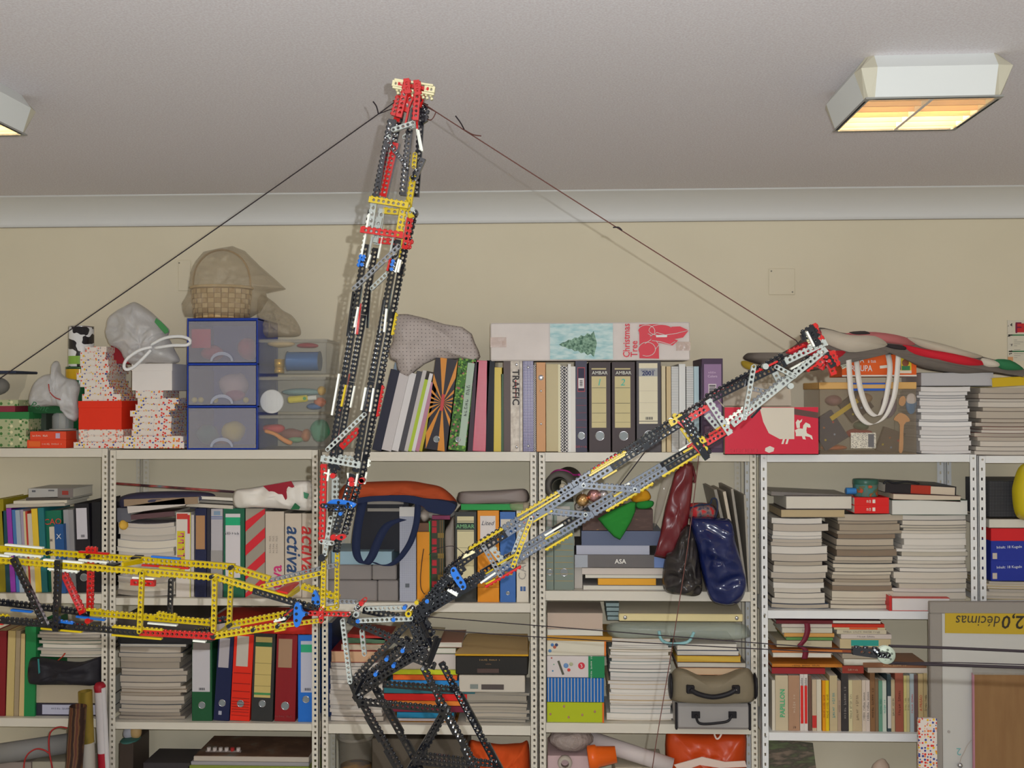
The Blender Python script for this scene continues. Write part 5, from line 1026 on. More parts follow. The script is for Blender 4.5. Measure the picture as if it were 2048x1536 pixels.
for i, (nm, lb, x0, x1, a, b, c) in enumerate([('red_string', 'red string bundle low in the craft case', 1696, 1752, 858, 878, (150, 50, 50)), ('purple_cloth', 'mauve cloth behind the ribbon handles in the craft case', 1770, 1800, 788, 836, (120, 104, 120)), ('orange_strip', 'orange strip at the bottom of the craft case', 1645, 1700, 890, 902, (176, 90, 50)), ('tan_bundle', 'tan bundle high in the craft case', 1716, 1750, 786, 806, (150, 120, 90)), ('pink_paper', 'pinkish paper scrap high in the craft case corner', 1655, 1690, 790, 812, (130, 90, 92)), ('green_scrap', 'dull green scrap under the slanted box in the craft case', 1712, 1744, 842, 862, (70, 90, 70))]): lump(nm, lb, 'craft supply', x0, x1, a, b, .05, c, .07, seed=40 + i)
t = thing('paper_doll', 'orange paper doll with a long leg in the craft case', 'paper doll', pt(1800, 860, .02)); 
for nm, p in (('body', [(1792, 832), (1800, 826), (1812, 830), (1820, 842), (1808, 850), (1806, 900), (1798, 902), (1800, 850), (1788, 840)]), ('head', [(1800, 796), (1808, 792), (1812, 802), (1806, 812), (1798, 808)])): patch(t, nm, p, .02, om((196, 140, 90)), .003, 3)
o = tag(obj('blue_spoon', MB().ball((0, 0, 0), 1, 16, 10, (.019, .006, .036)), om((50, 100, 140), .3), loc=pt(1822, 808, .02)), 'oval blue and white disc hanging in the craft case corner', 'disc'); obj('white_half', MB().ball((0, -.002, .016), 1, 16, 10, (.0175, .0055, .022)), om((190, 180, 176), .3), o)
# board game
t = carton('board_game', 'orange board game box lettered PINTA a tua ROUPA on the craft case', 'board game', 1684, 1833, 709, 753, .03, .16, (204, 84, 30)); w, h = t['_w'], t['_h']
obj('white_edge', MB().box(0, w, -.0012, -.0003, 0, h * .07), om((204, 196, 188)), t)
text(t, 'PINTA', .028, (w * .18, -.002, h * .75), om((224, 212, 200)), sx=.75, bold=.01); text(t, 'a tua', .018, (w * .40, -.002, h * .70), om((224, 212, 200)), sx=.8); text(t, 'ROUPA', .030, (w * .26, -.002, h * .36), om((224, 212, 200)), sx=.75, bold=.01)
obj('picture', MB().box(w * .73, w * .93, -.0014, -.0004, h * .14, h * .84), om((196, 170, 44)), t); obj('picture_figure', MB().ball((w * .85, -.002, h * .62), 1, 12, 8, (.012, .001, .013)), om((120, 70, 50)), t); obj('picture_figure', MB().box(w * .80, w * .91, -.0022, -.001, h * .28, h * .48), om((50, 110, 70)), t); obj('picture_figure', MB().box(w * .74, w * .79, -.0022, -.001, h * .3, h * .7), om((90, 60, 110)), t); obj('picture_table', MB().box(w * .73, w * .93, -.0024, -.001, h * .14, h * .27), om((200, 186, 170)), t)
o = obj('white_label', MB().box(-.014, .014, -.0022, -.001, -.005, .005), om((205, 198, 186)), t, loc=(w * .56, 0, h * .44), rot=(0, R(-6), 0)); o = obj('white_label', MB().box(-.014, .014, -.0022, -.001, -.008, .008), om((205, 198, 176)), t, loc=(w * .04, 0, h * .50), rot=(0, R(-24), 0)); text(t, 'Diset', .013, (w * .04, -.003, h * .50), om((60, 50, 50)), -24)
# appliqué play mat folded over everything at the right-hand end
t = pillow_thing('play_mat', 'folded padded play mat in red, white, pink and green patches on the stacks', 'play mat', [(1486, 716), (1496, 706), (1515, 708), (1540, 714), (1562, 706), (1590, 690), (1612, 670), (1640, 655), (1675, 664), (1720, 668), (1765, 666), (1810, 676), (1860, 684), (1900, 692), (1950, 708), (1975, 716), (2010, 724), (2048, 738), (2080, 746), (2080, 762), (2040, 752), (1990, 748), (1930, 750), (1880, 744), (1840, 736), (1800, 716), (1760, 700), (1720, 702), (1690, 712), (1655, 735), (1600, 745), (1570, 742), (1540, 735), (1500, 724)], .05, .055, om((96, 88, 82), .8), seed=31, k=4, wr=.004, centre=(1770, 708), power=.4, fold=1, rings=10)
pm = lambda c: om(c, .8)
for nm, p, c, y_ in [('white_patch', [(1625, 665), (1650, 658), (1700, 670), (1750, 672), (1775, 690), (1740, 700), (1700, 704), (1660, 690), (1640, 680)], (170, 160, 146), -.005), ('red_patch', [(1806, 690), (1850, 698), (1910, 708), (1964, 722), (1966, 730), (1930, 730), (1880, 720), (1830, 708)], (180, 30, 44), .0), ('red_patch', [(1572, 706), (1610, 684), (1625, 690), (1660, 700), (1692, 704), (1660, 724), (1640, 712)], (170, 34, 46), .0), ('pink_patch', [(1690, 667), (1750, 664), (1810, 674), (1830, 690), (1790, 688), (1730, 680)], (160, 92, 92), .005), ('white_patch', [(1815, 674), (1870, 684), (1920, 698), (1965, 712), (1940, 716), (1880, 704), (1840, 692)], (166, 156, 140), .004), ('white_patch', [(1966, 716), (1998, 724), (2002, 732), (1980, 734), (1966, 728)], (180, 172, 158), .0), ('green_patch', [(1990, 720), (2020, 720), (2046, 736), (2040, 740), (2005, 738)], (40, 100, 64), .0), ('black_patch', [(1772, 688), (1808, 692), (1810, 700), (1780, 696)], (46, 40, 42), -.003), ('black_patch', [(1700, 664), (1730, 662), (1740, 668), (1712, 669)], (50, 44, 44), .002), ('yellow_patch', [(1484, 722), (1500, 724), (1520, 734), (1540, 744), (1510, 742), (1488, 734)], (140, 116, 36), .01)]:
    P_ = smooth_line([pt(x, y, y_ - .006) for x, y in p], 3, True); c_ = sum(P_, Vector()) / len(P_); vs = [q - Vector(t.location) for q in P_] + [c_ - Vector(t.location) + Vector((0, -.010, 0))] + [q - Vector(t.location) + Vector((0, .01, 0)) for q in P_]; n_ = len(P_)
    obj(nm, MB().add(vs, [((i + 1) % n_, i, n_) for i in range(n_)] + [(i, (i + 1) % n_, n_ + 1 + (i + 1) % n_, n_ + 1 + i) for i in range(n_)], True), pm(c), t)
# stacks under the mat
stack('white exercise book, {} in the stack beside the craft case', 'exercise books beside the craft case', 1840, 1944, 773, 905, 18, .03, .2, cols=((190, 186, 184), (120, 120, 124), (176, 172, 170)), pages=((200, 196, 194), (190, 186, 184)), seed=3, u='E', r=0, dxr=-6)
lying('telephone_book', 'thick grey soft book lying on the tall white stack under the mat', 'book', 1842, 1988, 745, 772, .03, .2, (90, 90, 94), 'pages', page=(160, 158, 160))
stack('mixed booklet, {} of the stack under the mat end', 'booklets under the mat end', 1952, 2100, 775, 909, 15, .03, .2, cols=((100, 90, 86), (70, 50, 40), (110, 40, 40), (150, 146, 140)), pages=((180, 172, 162), (160, 150, 138)), seed=8, u='F', r=0, dxl=8, jit=.02)
lying('yellow_folder', 'yellow folder sticking out on top of the mixed booklets', 'folder', 1985, 2100, 756, 774, .02, .2, (180, 150, 30), tilt=3)
# wall poster
a_ = pt(2015, 722, WY - .001); b_ = pt(2120, 640, WY - .001); t = thing('wall_poster', 'white price list poster with red letter panel pinned on the wall', 'poster', (a_.x, WY - .003, a_.z)); w, h = b_.x - a_.x, b_.z - a_.z
obj('sheet', MB().box(0, w, 0, .002, 0, h), om((190, 184, 168)), t); obj('picture_border', MB().box(0, w * .09, -.0008, 0, 0, h), t_noise('border_print', [(.4, (190, 184, 170)), (.6, (70, 66, 64))], 90, 3, const=True), t)
obj('letter_panel', MB().box(w * .15, w * .45, -.0008, 0, h * .70, h * .92), om((176, 40, 44)), t); text(t, 'F', .06, (w * .2, -.0015, h * .80), om((110, 30, 60)))
for z in (.22, .62): obj('green_rule', MB().box(w * .02, w * .9, -.0008, 0, h * z, h * (z + .03)), om((50, 110, 70)), t)
for i in range(10):
    if i != 5: obj('text_line', MB().box(w * .12, w * (.18 + .06 * (i % 3)), -.0008, 0, h * (.08 + i * .048), h * (.085 + i * .048)), INK, t)
obj('corner_picture', MB().box(0, w * .1, -.001, 0, 0, h * .1), om((190, 140, 100)), t)

# ================================================================== second row
# left-most unit: a leaning run of foil and paper spines, boards lying on top
foilp = om((130, 50, 160), .12, .8, metal=.6); foily = om((200, 170, 50), .1, .8, metal=.5)
for x0, x1, yt, c, ln, lb, nm, kd in [(-6, 12, 999, (128, 116, 20), -6, 'olive yellow file against the frame edge', 'file', 'book'), (13, 22, 1022, (24, 62, 74), -10, 'dark teal spine beside the olive file', 'book', 'book'), (22, 32, 1017, foilp, -10, 'shiny purple foil spine', 'folder', 'mag'), (33, 40, 1020, (60, 100, 150), -10, 'blue spine beside the purple foil', 'book', 'book'),
                                  (40, 49, 1021, (140, 150, 160), -10, 'pale blue booklet after the blue spine', 'booklet', 'mag'), (49, 55, 1020, (140, 130, 148), -9, 'lilac grey booklet', 'booklet', 'mag'), (55, 59, 1023, (180, 170, 130), -9, 'cream booklet before the red one', 'booklet', 'mag'), (59, 63, 1023, (160, 50, 40), -9, 'thin red booklet', 'booklet', 'mag'),
                                  (63, 72, 1028, (176, 166, 150), -9, 'white booklet before the gold foil', 'booklet', 'mag'), (72, 84, 1018, foily, -10, 'shiny gold foil spine', 'folder', 'mag'), (84, 96, 1016, (30, 96, 100), -9, 'teal spine after the gold foil', 'book', 'book')]:
    spine(nm, lb + ', leaning on the edge shelf', nm, 'A', 1, x0, x1, yt, c, .02, .2, lean=ln, kind=kd, group='leaning run on the edge shelf')
spine('book', 'tall green book with red lettering CAO, leaning on the edge shelf', 'book', 'A', 1, 96, 130, 1022, (20, 92, 70), .03, .18, lean=-8, kind='book', txt=[('CAO', .5, .86, .030, 0, (190, 60, 50))])
for x0, x1, yt, c, lb, tx in [(104, 114, 1054, (176, 166, 150), 'small white book in front of the green lettered one', None), (114, 132, 1049, (30, 70, 120), 'small blue book with a white X on its spine', 'X')]:
    spine('book', lb, 'book', 'A', 1, x0, x1, yt, c, .0, .028, lean=-6, kind='book', txt=[('X', .5, .82, .026, 0, (190, 190, 190)), ('~5', .5, .42, .020, 90, (170, 175, 185))] if tx else [('~1', .5, .8, .02, 0, (60, 50, 50))])
spine('folder', 'grey folder leaning before the black file', 'folder', 'A', 1, 133, 143, 1020, (130, 130, 134), .02, .22, lean=-7, kind='mag', group='grey folders'); spine('folder', 'second grey folder, touching the black file', 'folder', 'A', 1, 143, 153, 1020, (122, 120, 122), .02, .22, lean=-7, kind='mag', group='grey folders')
spine('lever_arch_file', 'black lever arch file with white label on the edge shelf', 'file', 'A', 1, 155, 184, 1008, (26, 24, 30), .02, lean=-7, ring=.17, lab=[(.12, .60, .85, .95, (172, 168, 174)), (.4, .62, .66, .65, (70, 70, 76), 'barcode')])
spine('lever_arch_file', 'plain black file tight against the slotted post', 'file', 'A', 1, 185, 203, 1004, (20, 20, 26), .03, lean=-2)
lying('box_game', 'grey and white flat box lying on the leaning spines', 'box', 57, 146, 977, 995, .03, .16, (150, 148, 146), tilt=0, lab=[(.66, 0, 1, 1, (104, 96, 94)), (.08, .6, .16, .8, (80, 80, 86)), (.45, .7, .58, .85, (80, 80, 86)), (.76, .3, .9, .75, (130, 50, 44))])
lying('dark_folder', 'thin dark folder under the grey flat box', 'folder', 52, 140, 995, 1002, .03, .18, (70, 64, 60), tilt=1.5); lying('white_board', 'thin white board lying above the foil spines', 'board', 27, 134, 1002, 1008, .02, .18, (184, 176, 160), tilt=1); lying('white_board', 'second white board lying directly on the foil spines', 'board', 12, 130, 1009, 1016, .02, .18, (160, 152, 140), tilt=2)
# second unit
o = tag(obj('poster_roll', MB().tube([pt(233, 967, .06) - pt(233, 967, .06), pt(470, 984, .03) - pt(233, 967, .06)], .0045, 8), t_noise('poster_print', [(.35, (80, 110, 120)), (.5, (150, 70, 64)), (.65, (60, 40, 44))], 14, 2), loc=pt(233, 967, .06)), 'thin printed rod shaped roll lying across the folders top', 'roll')
pillow_thing('document_case', 'dark document case with blue top lying on the white folder', 'document case', [(234, 1000), (250, 990), (285, 984), (360, 982), (410, 984), (430, 990), (426, 1000), (390, 1010), (330, 1014), (250, 1016), (236, 1014)], .05, .05, om((52, 50, 70), .5), seed=41, wr=.002)
lying('brown_folder', 'brown paper band folder inside the dark document case edge', 'folder', 248, 396, 999, 1013, .0, .1, (128, 108, 88), tilt=2)
lying('white_folder', 'white ring folder lying tilted over the exercise books', 'folder', 256, 372, 1012, 1027, .0, .18, (176, 168, 162), tilt=8); lying('ring_clipboard', 'grey clip folder with dark spine at the post', 'folder', 234, 262, 1016, 1044, .02, .16, (84, 84, 92)); lying('dark_magazine', 'dark maroon magazine over the exercise books', 'magazine', 262, 350, 1030, 1040, .02, .16, (84, 60, 64), tilt=5)
lump('yellow_bag_edge', 'yellow plastic edge sticking out beside the post', 'plastic piece', 234, 250, 1042, 1062, -.0, (190, 150, 60), .05, seed=3)
for i, (x0, x1, a, b) in enumerate([(392, 470, 992, 998), (398, 468, 1000, 1005), (372, 466, 1006, 1013)]): lying('loose_sheet', ['topmost loose white folder tucked under the white bag', 'middle loose grey folder tucked under the white bag', 'lowest loose folder tucked under the white bag'][i], 'folder', x0, x1, a, b, .02, .16, [(190, 184, 172), (110, 106, 100), (170, 162, 150)][i], tilt=-3, group='loose folders')
lying('support_folder', 'dark navy folder lying on the file tops under the loose sheets', 'folder', 380, 628, 1014, 1018, .05, .2, (60, 58, 66))
stack('exercise book, {} in the curled stack beside the comic box', 'curled exercise books', 235, 350, 1044, 1197, 12, .02, .2, cols=((176, 172, 166), (150, 146, 150)), pages=((186, 178, 164), (170, 162, 152)), sag=.016, seed=11, u='B', r=1)
t = pillow_thing('carrier_bag', 'white plastic bag with dark red and green print lying on the files', 'plastic bag', [(469, 982), (500, 976), (535, 970), (575, 963), (612, 961), (628, 966), (630, 1000), (627, 1020), (600, 1021), (560, 1017), (510, 1015), (470, 1014)], .02, .035, om((196, 190, 182), .35), seed=44, k=5, wr=.010, ws=14, fold=1, rings=12, centre=(550, 994))
patch(t, 'red_print', [(526, 972), (556, 967), (582, 962), (590, 976), (570, 1002), (548, 992)], -.016, om((130, 24, 40), .3), .004); patch(t, 'green_print', [(590, 1006), (600, 1014), (598, 1019), (581, 1019)], -.016, om((30, 90, 56), .3), .004); patch(t, 'emblem', [(607, 984), (618, 988), (614, 998), (608, 996)], -.016, om((60, 120, 90), .3), .004)
u = ('B', 1)
spine('comic_box', 'white and yellow box file with pink lettering along it', 'box file', *u, 352, 381, 1025, (186, 178, 170), .02, .22, kind='book', lab=[(.08, .28, .62, .78, (184, 168, 40), 'yellow_panel'), (.06, .92, .8, .985, (170, 54, 44), 'red_band'), (.80, .75, .97, .97, (176, 40, 50), 'red_band'), (.97, 0, 1, 1, (190, 190, 60), 'edge')], txt=[('~7', .36, .52, .040, -90, (180, 70, 110), dict(shear=.15))])
spine('folder', 'thin red and white folder beside the comic box', 'folder', *u, 382, 388, 1030, (180, 172, 166), .03, .2, kind='mag')
spine('lever_arch_file', 'navy file with a tan label between the comic box and pale blue file', 'file', *u, 390, 413, 1017, (28, 32, 60), .02, lab=[(.08, .54, .86, .92, (150, 112, 78))]); spine('folder', 'dark folder next to the navy file', 'folder', *u, 414, 421, 1017, (40, 40, 52), .02, kind='mag')
spine('lever_arch_file', 'pale grey blue file with blue rules near its top', 'file', *u, 422, 445, 1018, (156, 152, 156), .02, lab=[(.0, .905, 1, .915, (70, 90, 140), 'ruled_line'), (.0, .885, 1, .892, (70, 90, 140), 'ruled_line'), (.25, .93, .8, .975, (110, 130, 150)), (0, 0, 1, .53, (134, 130, 128), 'lower_panel')])
spine('lever_arch_file', 'dark green file with white label and bright green band', 'file', *u, 447, 489, 1017, (28, 84, 62), .02, lab=[(.10, .22, .80, .94, (182, 176, 178)), (.10, .81, .80, .90, (28, 144, 100), 'green_band')], txt=[('~6', .42, .72, .016, 0, (90, 90, 96), dict(shear=.3))])
t = spine('box_file', 'grey box file with slanting red stripes', 'box file', *u, 491, 530, 1017, (134, 126, 114), .02, .22, kind='book'); w, h = t['_w'], t['_h']
for k in range(5):
    z0_ = h * (.97 - .27 * k) - .03; p = [(0, z0_ - .045), (w, z0_ + .02), (w, z0_ + .058), (0, z0_ - .007)]; p = [(x, min(max(z, 0), h)) for x, z in p]
    if p[2][1] - p[1][1] > .002: obj('red_stripe', MB().prism(p, -.0008, .0002), om((180, 34, 44)), t)
for x0, x1, yt, s, c, sz, lb in [(531, 568, 1023, 'ativa', (176, 40, 100), .060, 'beige magazine file lettered in magenta'), (570, 603, 1027, 'activa', (36, 60, 96), .074, 'beige magazine file lettered in navy'), (604, 628, 1027, 'activa', (176, 44, 44), .074, 'beige magazine file lettered in red against the post')]:
    t = spine('magazine_file', lb, 'magazine file', *u, x0, x1, yt, (172, 160, 146), .02, .24, kind='book', page=(150, 140, 128), group='lettered magazine files')
    text(t, s, sz, (t['_w'] * (.6 if s == 'ativa' else .5), -.0012, t['_h'] * (.20 if s == 'ativa' else .58)), om(c), -90 if s == 'ativa' else 90, shear=.25 if s != 'ativa' else 0, bold=.012, sx=1.0)
    if s == 'ativa':
        for k in range(3): text(t, '~9', .012, (t['_w'] * (.25 + k * .18), -.0012, t['_h'] * .62), om((140, 128, 118)), -90)
# third unit: grey archive boxes, tote bag, files
u = ('C', 1)
for i, (x0, x1, a, b, lb) in enumerate([(655, 754, 1161, 1206, 'wide grey archive box, lower row beside the post'), (755, 796, 1161, 1206, 'narrow grey archive box, lower row beside the dotted file'), (655, 743, 1130, 1160, 'wide grey archive box, upper row under the pale blue paper'), (744, 793, 1130, 1160, 'narrow grey archive box, upper row beside the dotted file')]):
    carton('archive_box', lb, 'archive box', x0, x1, a, b, .02, .22, (116, 110, 108), group='grey archive boxes', u='C' if b > 1200 else None, r=1, bev=.004)
lying('pale_paper', 'pale blue paper pile on the grey archive boxes', 'paper pile', 662, 784, 1103, 1129, .03, .2, (132, 156, 168), 'pages', page=(128, 152, 164))
t = carton('shaded_tray', 'grey desk tray half hidden inside the tote bag', 'tray', 712, 818, 1000, 1103, .08, .2, (28, 28, 36), lab=[(.22, .78, .98, .84, (140, 134, 126), 'tray_edge'), (.22, .92, .9, 1.0, (140, 134, 126), 'tray_edge')])  # tote's shadow and dark cloth painted as the tray's near-black body
tote = pillow_thing('tote_bag', 'orange and navy cloth tote bag slumped with long navy handles', 'tote bag', [(672, 995), (682, 978), (695, 967), (730, 964), (780, 962), (822, 962), (852, 967), (880, 973), (898, 985), (912, 1000), (914, 1012), (908, 1022), (895, 1025), (860, 1018), (838, 1004), (800, 996), (750, 995), (720, 1000), (700, 1010), (680, 1010)], .02, .07, om((150, 62, 30), .8), seed=51, wr=.009, fold=1, rings=10, centre=(800, 982), power=.4)
TB = Vector(tote.location); navy = om((26, 34, 60), .85)
P_ = [pt(x, y, -.012) - TB for x, y in [(690, 1003), (720, 994), (760, 989), (820, 988), (850, 994), (885, 998), (913, 1006), (908, 1022), (895, 1027), (860, 1020), (845, 1008), (800, 1000), (750, 1000), (720, 1004)]]
obj('navy_band', MB().prism([(p.x, p.z) for p in smooth_line(P_, 3, True)], P_[0].y - .05, P_[0].y + .02), navy, tote)
for q, wd in (([(727, 1000, -.05), (717, 1045, -.05), (712, 1090, -.05), (716, 1116, -.05), (730, 1128, -.052), (744, 1112, -.055), (758, 1078, -.055), (776, 1050, -.05), (806, 1038, -.045)], .030), ([(836, 1002, -.05), (833, 1045, -.05), (822, 1082, -.05), (806, 1108, -.05), (793, 1122, -.05), (779, 1130, -.05), (762, 1130, -.05), (746, 1124, -.045)], .022)):
    obj('handle', MB().ribbon(smooth_line([pt(x, y, d_) - TB for x, y, d_ in q], 5), wd, .0012, (1, 0, -.2)), navy, tote)
dotg = t_dots('perforated_grey', (150, 152, 164), [(0, (110, 112, 126)), (1, (110, 112, 126))], 260, .3, 0, .5, flat=True)
spine('lever_arch_file', 'pale grey finely dotted file with a small emblem low down', 'file', *u, 799, 832, 1014, dotg, .02, lab=[(.35, .15, .6, .19, (80, 84, 90), 'emblem'), (0, .9, 1, 1, (184, 180, 176), 'top_band')])
t = spine('folder', 'orange yellow folder with a black cord loop', 'folder', *u, 834, 859, 1064, (190, 122, 24), .02, .2, kind='book'); w, h = t['_w'], t['_h']
obj('cord', MB().tube(smooth_line([(w * .55, -.004, h * .76), (w * .42, -.006, h * .6), (w * .3, -.006, h * .36), (w * .34, -.006, h * .2), (w * .56, -.004, h * .12), (w * .64, -.003, h * .12)], 5), .0016, 6), om((50, 34, 34)), t)
lying('brown_pouch', 'dark brown pouch resting on the orange folder', 'pouch', 834, 858, 1046, 1063, .03, .15, (96, 66, 48)); lump('white_cloth', 'white cloth corner beside the dotted file top', 'cloth', 838, 858, 1020, 1046, .04, (170, 160, 150), .08, seed=61)
t = spine('tartan_file', 'red green and yellow tartan file', 'file', *u, 862, 889, 1040, (44, 48, 34), .02, .24); w, h = t['_w'], t['_h']
for z in (.08, .18, .34, .44, .60, .70, .84, .92): obj('red_check', MB().box(w * .08, w * .42, -.0008, 0, h * z, h * (z + .07)), om((150, 26, 36)), t)
for z in (.27, .53, .78): obj('ochre_check', MB().box(w * .5, w * .95, -.0007, 0, h * z, h * (z + .06)), om((110, 92, 40)), t)
for x in (.66, .82): obj('ochre_line', MB().box(w * x, w * (x + .05), -.0009, 0, 0, h), om((110, 80, 36)), t)
spine('folder', 'bright green thin folder behind the tartan file', 'folder', *u, 857, 861, 1043, (40, 150, 70), .03, .2, kind='mag'); lying('pink_folder', 'dark pink folder lying on the tartan file', 'folder', 864, 900, 1031, 1039, .03, .18, (120, 40, 76))
pillow_thing('curled_papers', 'curled grey papers bulging beside the cream labelled file', 'papers', [(890, 1062), (898, 1046), (907, 1032), (909, 1060), (909, 1120), (907, 1150), (900, 1168), (892, 1150), (890, 1100)], .03, .025, om((124, 116, 110), .7), seed=62)
lump('white_film', 'crumpled white film above the tartan file', 'film', 842, 912, 1020, 1042, .05, (150, 146, 140), .1, seed=63)
spine('lever_arch_file', 'black file with cream label and a dark green name band', 'file', *u, 910, 953, 1024, (46, 46, 44), .02, lab=[(.10, .22, .88, .95, (182, 172, 136)), (.06, .80, .90, .88, (40, 54, 46), 'name_band'), (.10, .895, .88, .90, (60, 60, 50), 'ruled_line'), (.10, .785, .88, .79, (60, 60, 50), 'ruled_line'), (.10, .60, .88, .604, (130, 124, 100), 'ruled_line'), (.10, .40, .88, .404, (130, 124, 100), 'ruled_line')], txt=[('AMBAR', .48, .838, .020, 0, (110, 160, 110))])
spine('lever_arch_file', 'orange file with handwritten white label', 'file', *u, 955, 998, 1021, (192, 120, 20), .02, lab=[(.13, .55, .84, .94, (188, 180, 176)), (.0, .16, 1, .164, (140, 80, 20), 'ruled_line')], txt=[('Lited', .46, .86, .022, 0, (60, 60, 70), dict(shear=.35)), ('4', .46, .73, .016, 0, (60, 60, 70))])
spine('lever_arch_file', 'blue file with a white band and yellow scribbles', 'file', *u, 1000, 1031, 1024, (50, 90, 150), .02, ring=(.10, .006), lab=[(.05, .83, .95, .92, (180, 172, 160), 'white_band'), (.30, .50, .75, .53, (170, 130, 50), 'scribble'), (.35, .42, .70, .46, (170, 130, 50), 'scribble'), (.30, .30, .8, .34, (170, 130, 50), 'scribble')])
spine('lever_arch_file', 'cream white file lettered CAR with a small blue arrow mark', 'file', *u, 1033, 1057, 1020, (188, 180, 166), .02, lab=[(.30, .12, .50, .17, (60, 86, 130), 'arrow_mark'), (.55, .12, .75, .17, (60, 86, 130), 'arrow_mark')], txt=[('CAR', .5, .36, .040, -90, (140, 134, 126))])
pillow_thing('equipment_case', 'grey flat equipment case lying above the cream labelled file', 'case', [(914, 1002), (916, 990), (924, 983), (980, 981), (1030, 978), (1050, 978), (1058, 988), (1058, 1000), (1050, 1004), (980, 1007), (925, 1008)], .03, .04, om((118, 108, 104), .5), seed=64, k=3, wr=.001, power=.3)
lying('green_folder', 'bright green plastic folder under the grey case', 'folder', 922, 1046, 1008, 1020, .015, .2, (30, 130, 60), rough=.25)
pillow_thing('clear_film', 'clear film crumpled at the end of the green folder', 'film', [(1020, 1006), (1056, 1004), (1060, 1014), (1056, 1022), (1024, 1021)], .02, .02, wrap, seed=65)
# fourth unit
u = ('D', 1)
c0 = pt(1118, 972, .0); t = thing('cloth_roll', 'dark rolled tube with a pink edge seen end on, resting on the grey green files', 'roll', tuple(c0 - Vector((0, 0, 29 * mpp(0)))), (0, 0, R(-9))); r_ = 29 * mpp(0)
My = Matrix.Rotation(R(-90), 3, 'X')
obj('roll', MB().lathe([(r_ * .62, .25), (r_ * .62, 0), (r_ * .68, -.004), (r_, .002), (r_ * 1.02, .10), (r_, .25), (r_ * .62, .25)], 30, (0, 0, r_), True, My), om((72, 68, 64), .6), t); obj('inner_sheet', MB().lathe([(r_ * .50, .2), (r_ * .56, .004), (r_ * .60, .004), (r_ * .58, .2)], 26, (.004, 0, r_ * .9), True, My), om((60, 58, 50)), t)
obj('pink_edge', MB().tube(smooth_line([(r_ * 1.03 * math.cos(a), .06 + .02 * math.sin(3 * a), r_ + r_ * 1.03 * math.sin(a)) for a in (2.7, 2.3, 1.9, 1.5, 1.1, .7)] + [(r_ * 1.35, .03, r_ * 1.75)], 4), .004, 6), om((150, 40, 110)), t); obj('tissue', MB().ball((.012, .02, r_ * .9), .014), om((170, 160, 140)), t)
for x0, x1, lb in [(1092, 1107, 'narrow grey green file with yellow rules beside the post'), (1108, 1148, 'wide grey green file with yellow rules and steel finger ring')]:
    spine('lever_arch_file', lb, 'file', *u, x0, x1, 1004, (104, 114, 106), .02, ring=(.20, .013), lab=lines((.10, .18, .24, .31, .38, .45, .52), (160, 130, 60)) + [(.15, .72, .8, .95, (150, 146, 140))], group='grey green files')
spine('box_file', 'white box edge between the grey green files and the lying stack', 'box file', *u, 1149, 1165, 1110, (170, 162, 154), .05, .2, kind='book')
S4 = [('paper_pile', 'mixed papers with a clip at the bottom of the lying stack', 'papers', 1166, 1330, 1171, 1182, (150, 144, 140), 'pages', 'D'), ('orange_folder', 'orange rolled folder in the lying stack above the papers', 'folder', 1196, 1312, 1157, 1170, (196, 140, 36), 'spine', None), ('book', 'dark grey thin book between the orange folder and white tube', 'book', 1170, 1326, 1149, 1157, (90, 84, 80), 'pages', None), ('white_box', 'long white box with a round end mark in the lying stack', 'box', 1164, 1326, 1136, 1149, (176, 166, 158), 'spine', None)]
for nm, lb, ct_, x0, x1, a, b, c, fc, uu in S4: lying(nm, lb, ct_, x0, x1, a, b, .02, .2, c, fc)
lying('folder', 'dark grey folder with pale blue end bands in the lying stack', 'folder', 1150, 1332, 1110, 1135, .01, .22, (88, 84, 84), lab=[(0, 0, .14, 1, (140, 144, 152), 'end_band'), (.87, 0, 1, 1, (96, 116, 160), 'end_band')], txt=[('ASA', .5, .48, .022, 0, (200, 196, 190), dict(bold=.02))])
lying('sketch_pad', 'thick white sketch pad with wire edge and dark covers', 'sketch pad', 1152, 1300, 1090, 1111, .02, .22, (40, 38, 44), 'pages', page=(150, 152, 166)); lying('book', 'thick dull navy book lying under the brown case', 'book', 1163, 1325, 1062, 1091, .02, .22, (74, 82, 106))
t = lying('brown_case', 'worn dark brown leather look case under the green felt', 'case', 1165, 1306, 1019, 1061, .02, .2, t_noise('worn_leather', [(.45, (74, 58, 54)), (.68, (84, 66, 60)), (.78, (170, 130, 84))], 30, 5, sc=(1, 1, 3)))
pillow_thing('green_felt', 'bright green felt triangle hanging over the brown case', 'felt piece', [(1195, 1037), (1225, 1020), (1262, 1003), (1272, 1004), (1271, 1022), (1262, 1044), (1248, 1068), (1240, 1080), (1228, 1074), (1210, 1055)], -.01, .012, om((34, 112, 42), .9), seed=71, k=5, fold=1, rings=9, round_=False, wr=.003)
pillow_thing('green_felt', 'green felt strip lying on the brown case beside the triangle', 'felt piece', [(1272, 1006), (1292, 1001), (1307, 1003), (1305, 1013), (1290, 1018), (1274, 1016)], .02, .012, om((30, 110, 44), .9), seed=72); pillow_thing('yellow_felt', 'mustard felt piece behind the green felt', 'felt piece', [(1262, 990), (1280, 978), (1296, 982), (1302, 996), (1290, 1004), (1266, 1004)], .03, .02, om((170, 120, 20), .9), seed=73)
for i, (x, y, r, c, lb) in enumerate([(1165, 1000, 13, (200, 160, 110), 'shiny gold bauble on the lying stack'), (1188, 991, 13, (200, 150, 150), 'shiny silver red bauble beside the gold one'), (1207, 989, 10, (180, 176, 180), 'small silver bauble under the jib beam')]):
    p = pt(x, y, .03); o = tag(obj('bauble', MB().ball((0, 0, 0), r * mpp(.03), 20, 12), om(c, .08, .8, metal=.85), loc=p), lb, 'bauble'); obj('cap', MB().cyl((0, -.0, r * mpp(.03) - .001), .004, .005, 'Z', 10), CHROME, o)
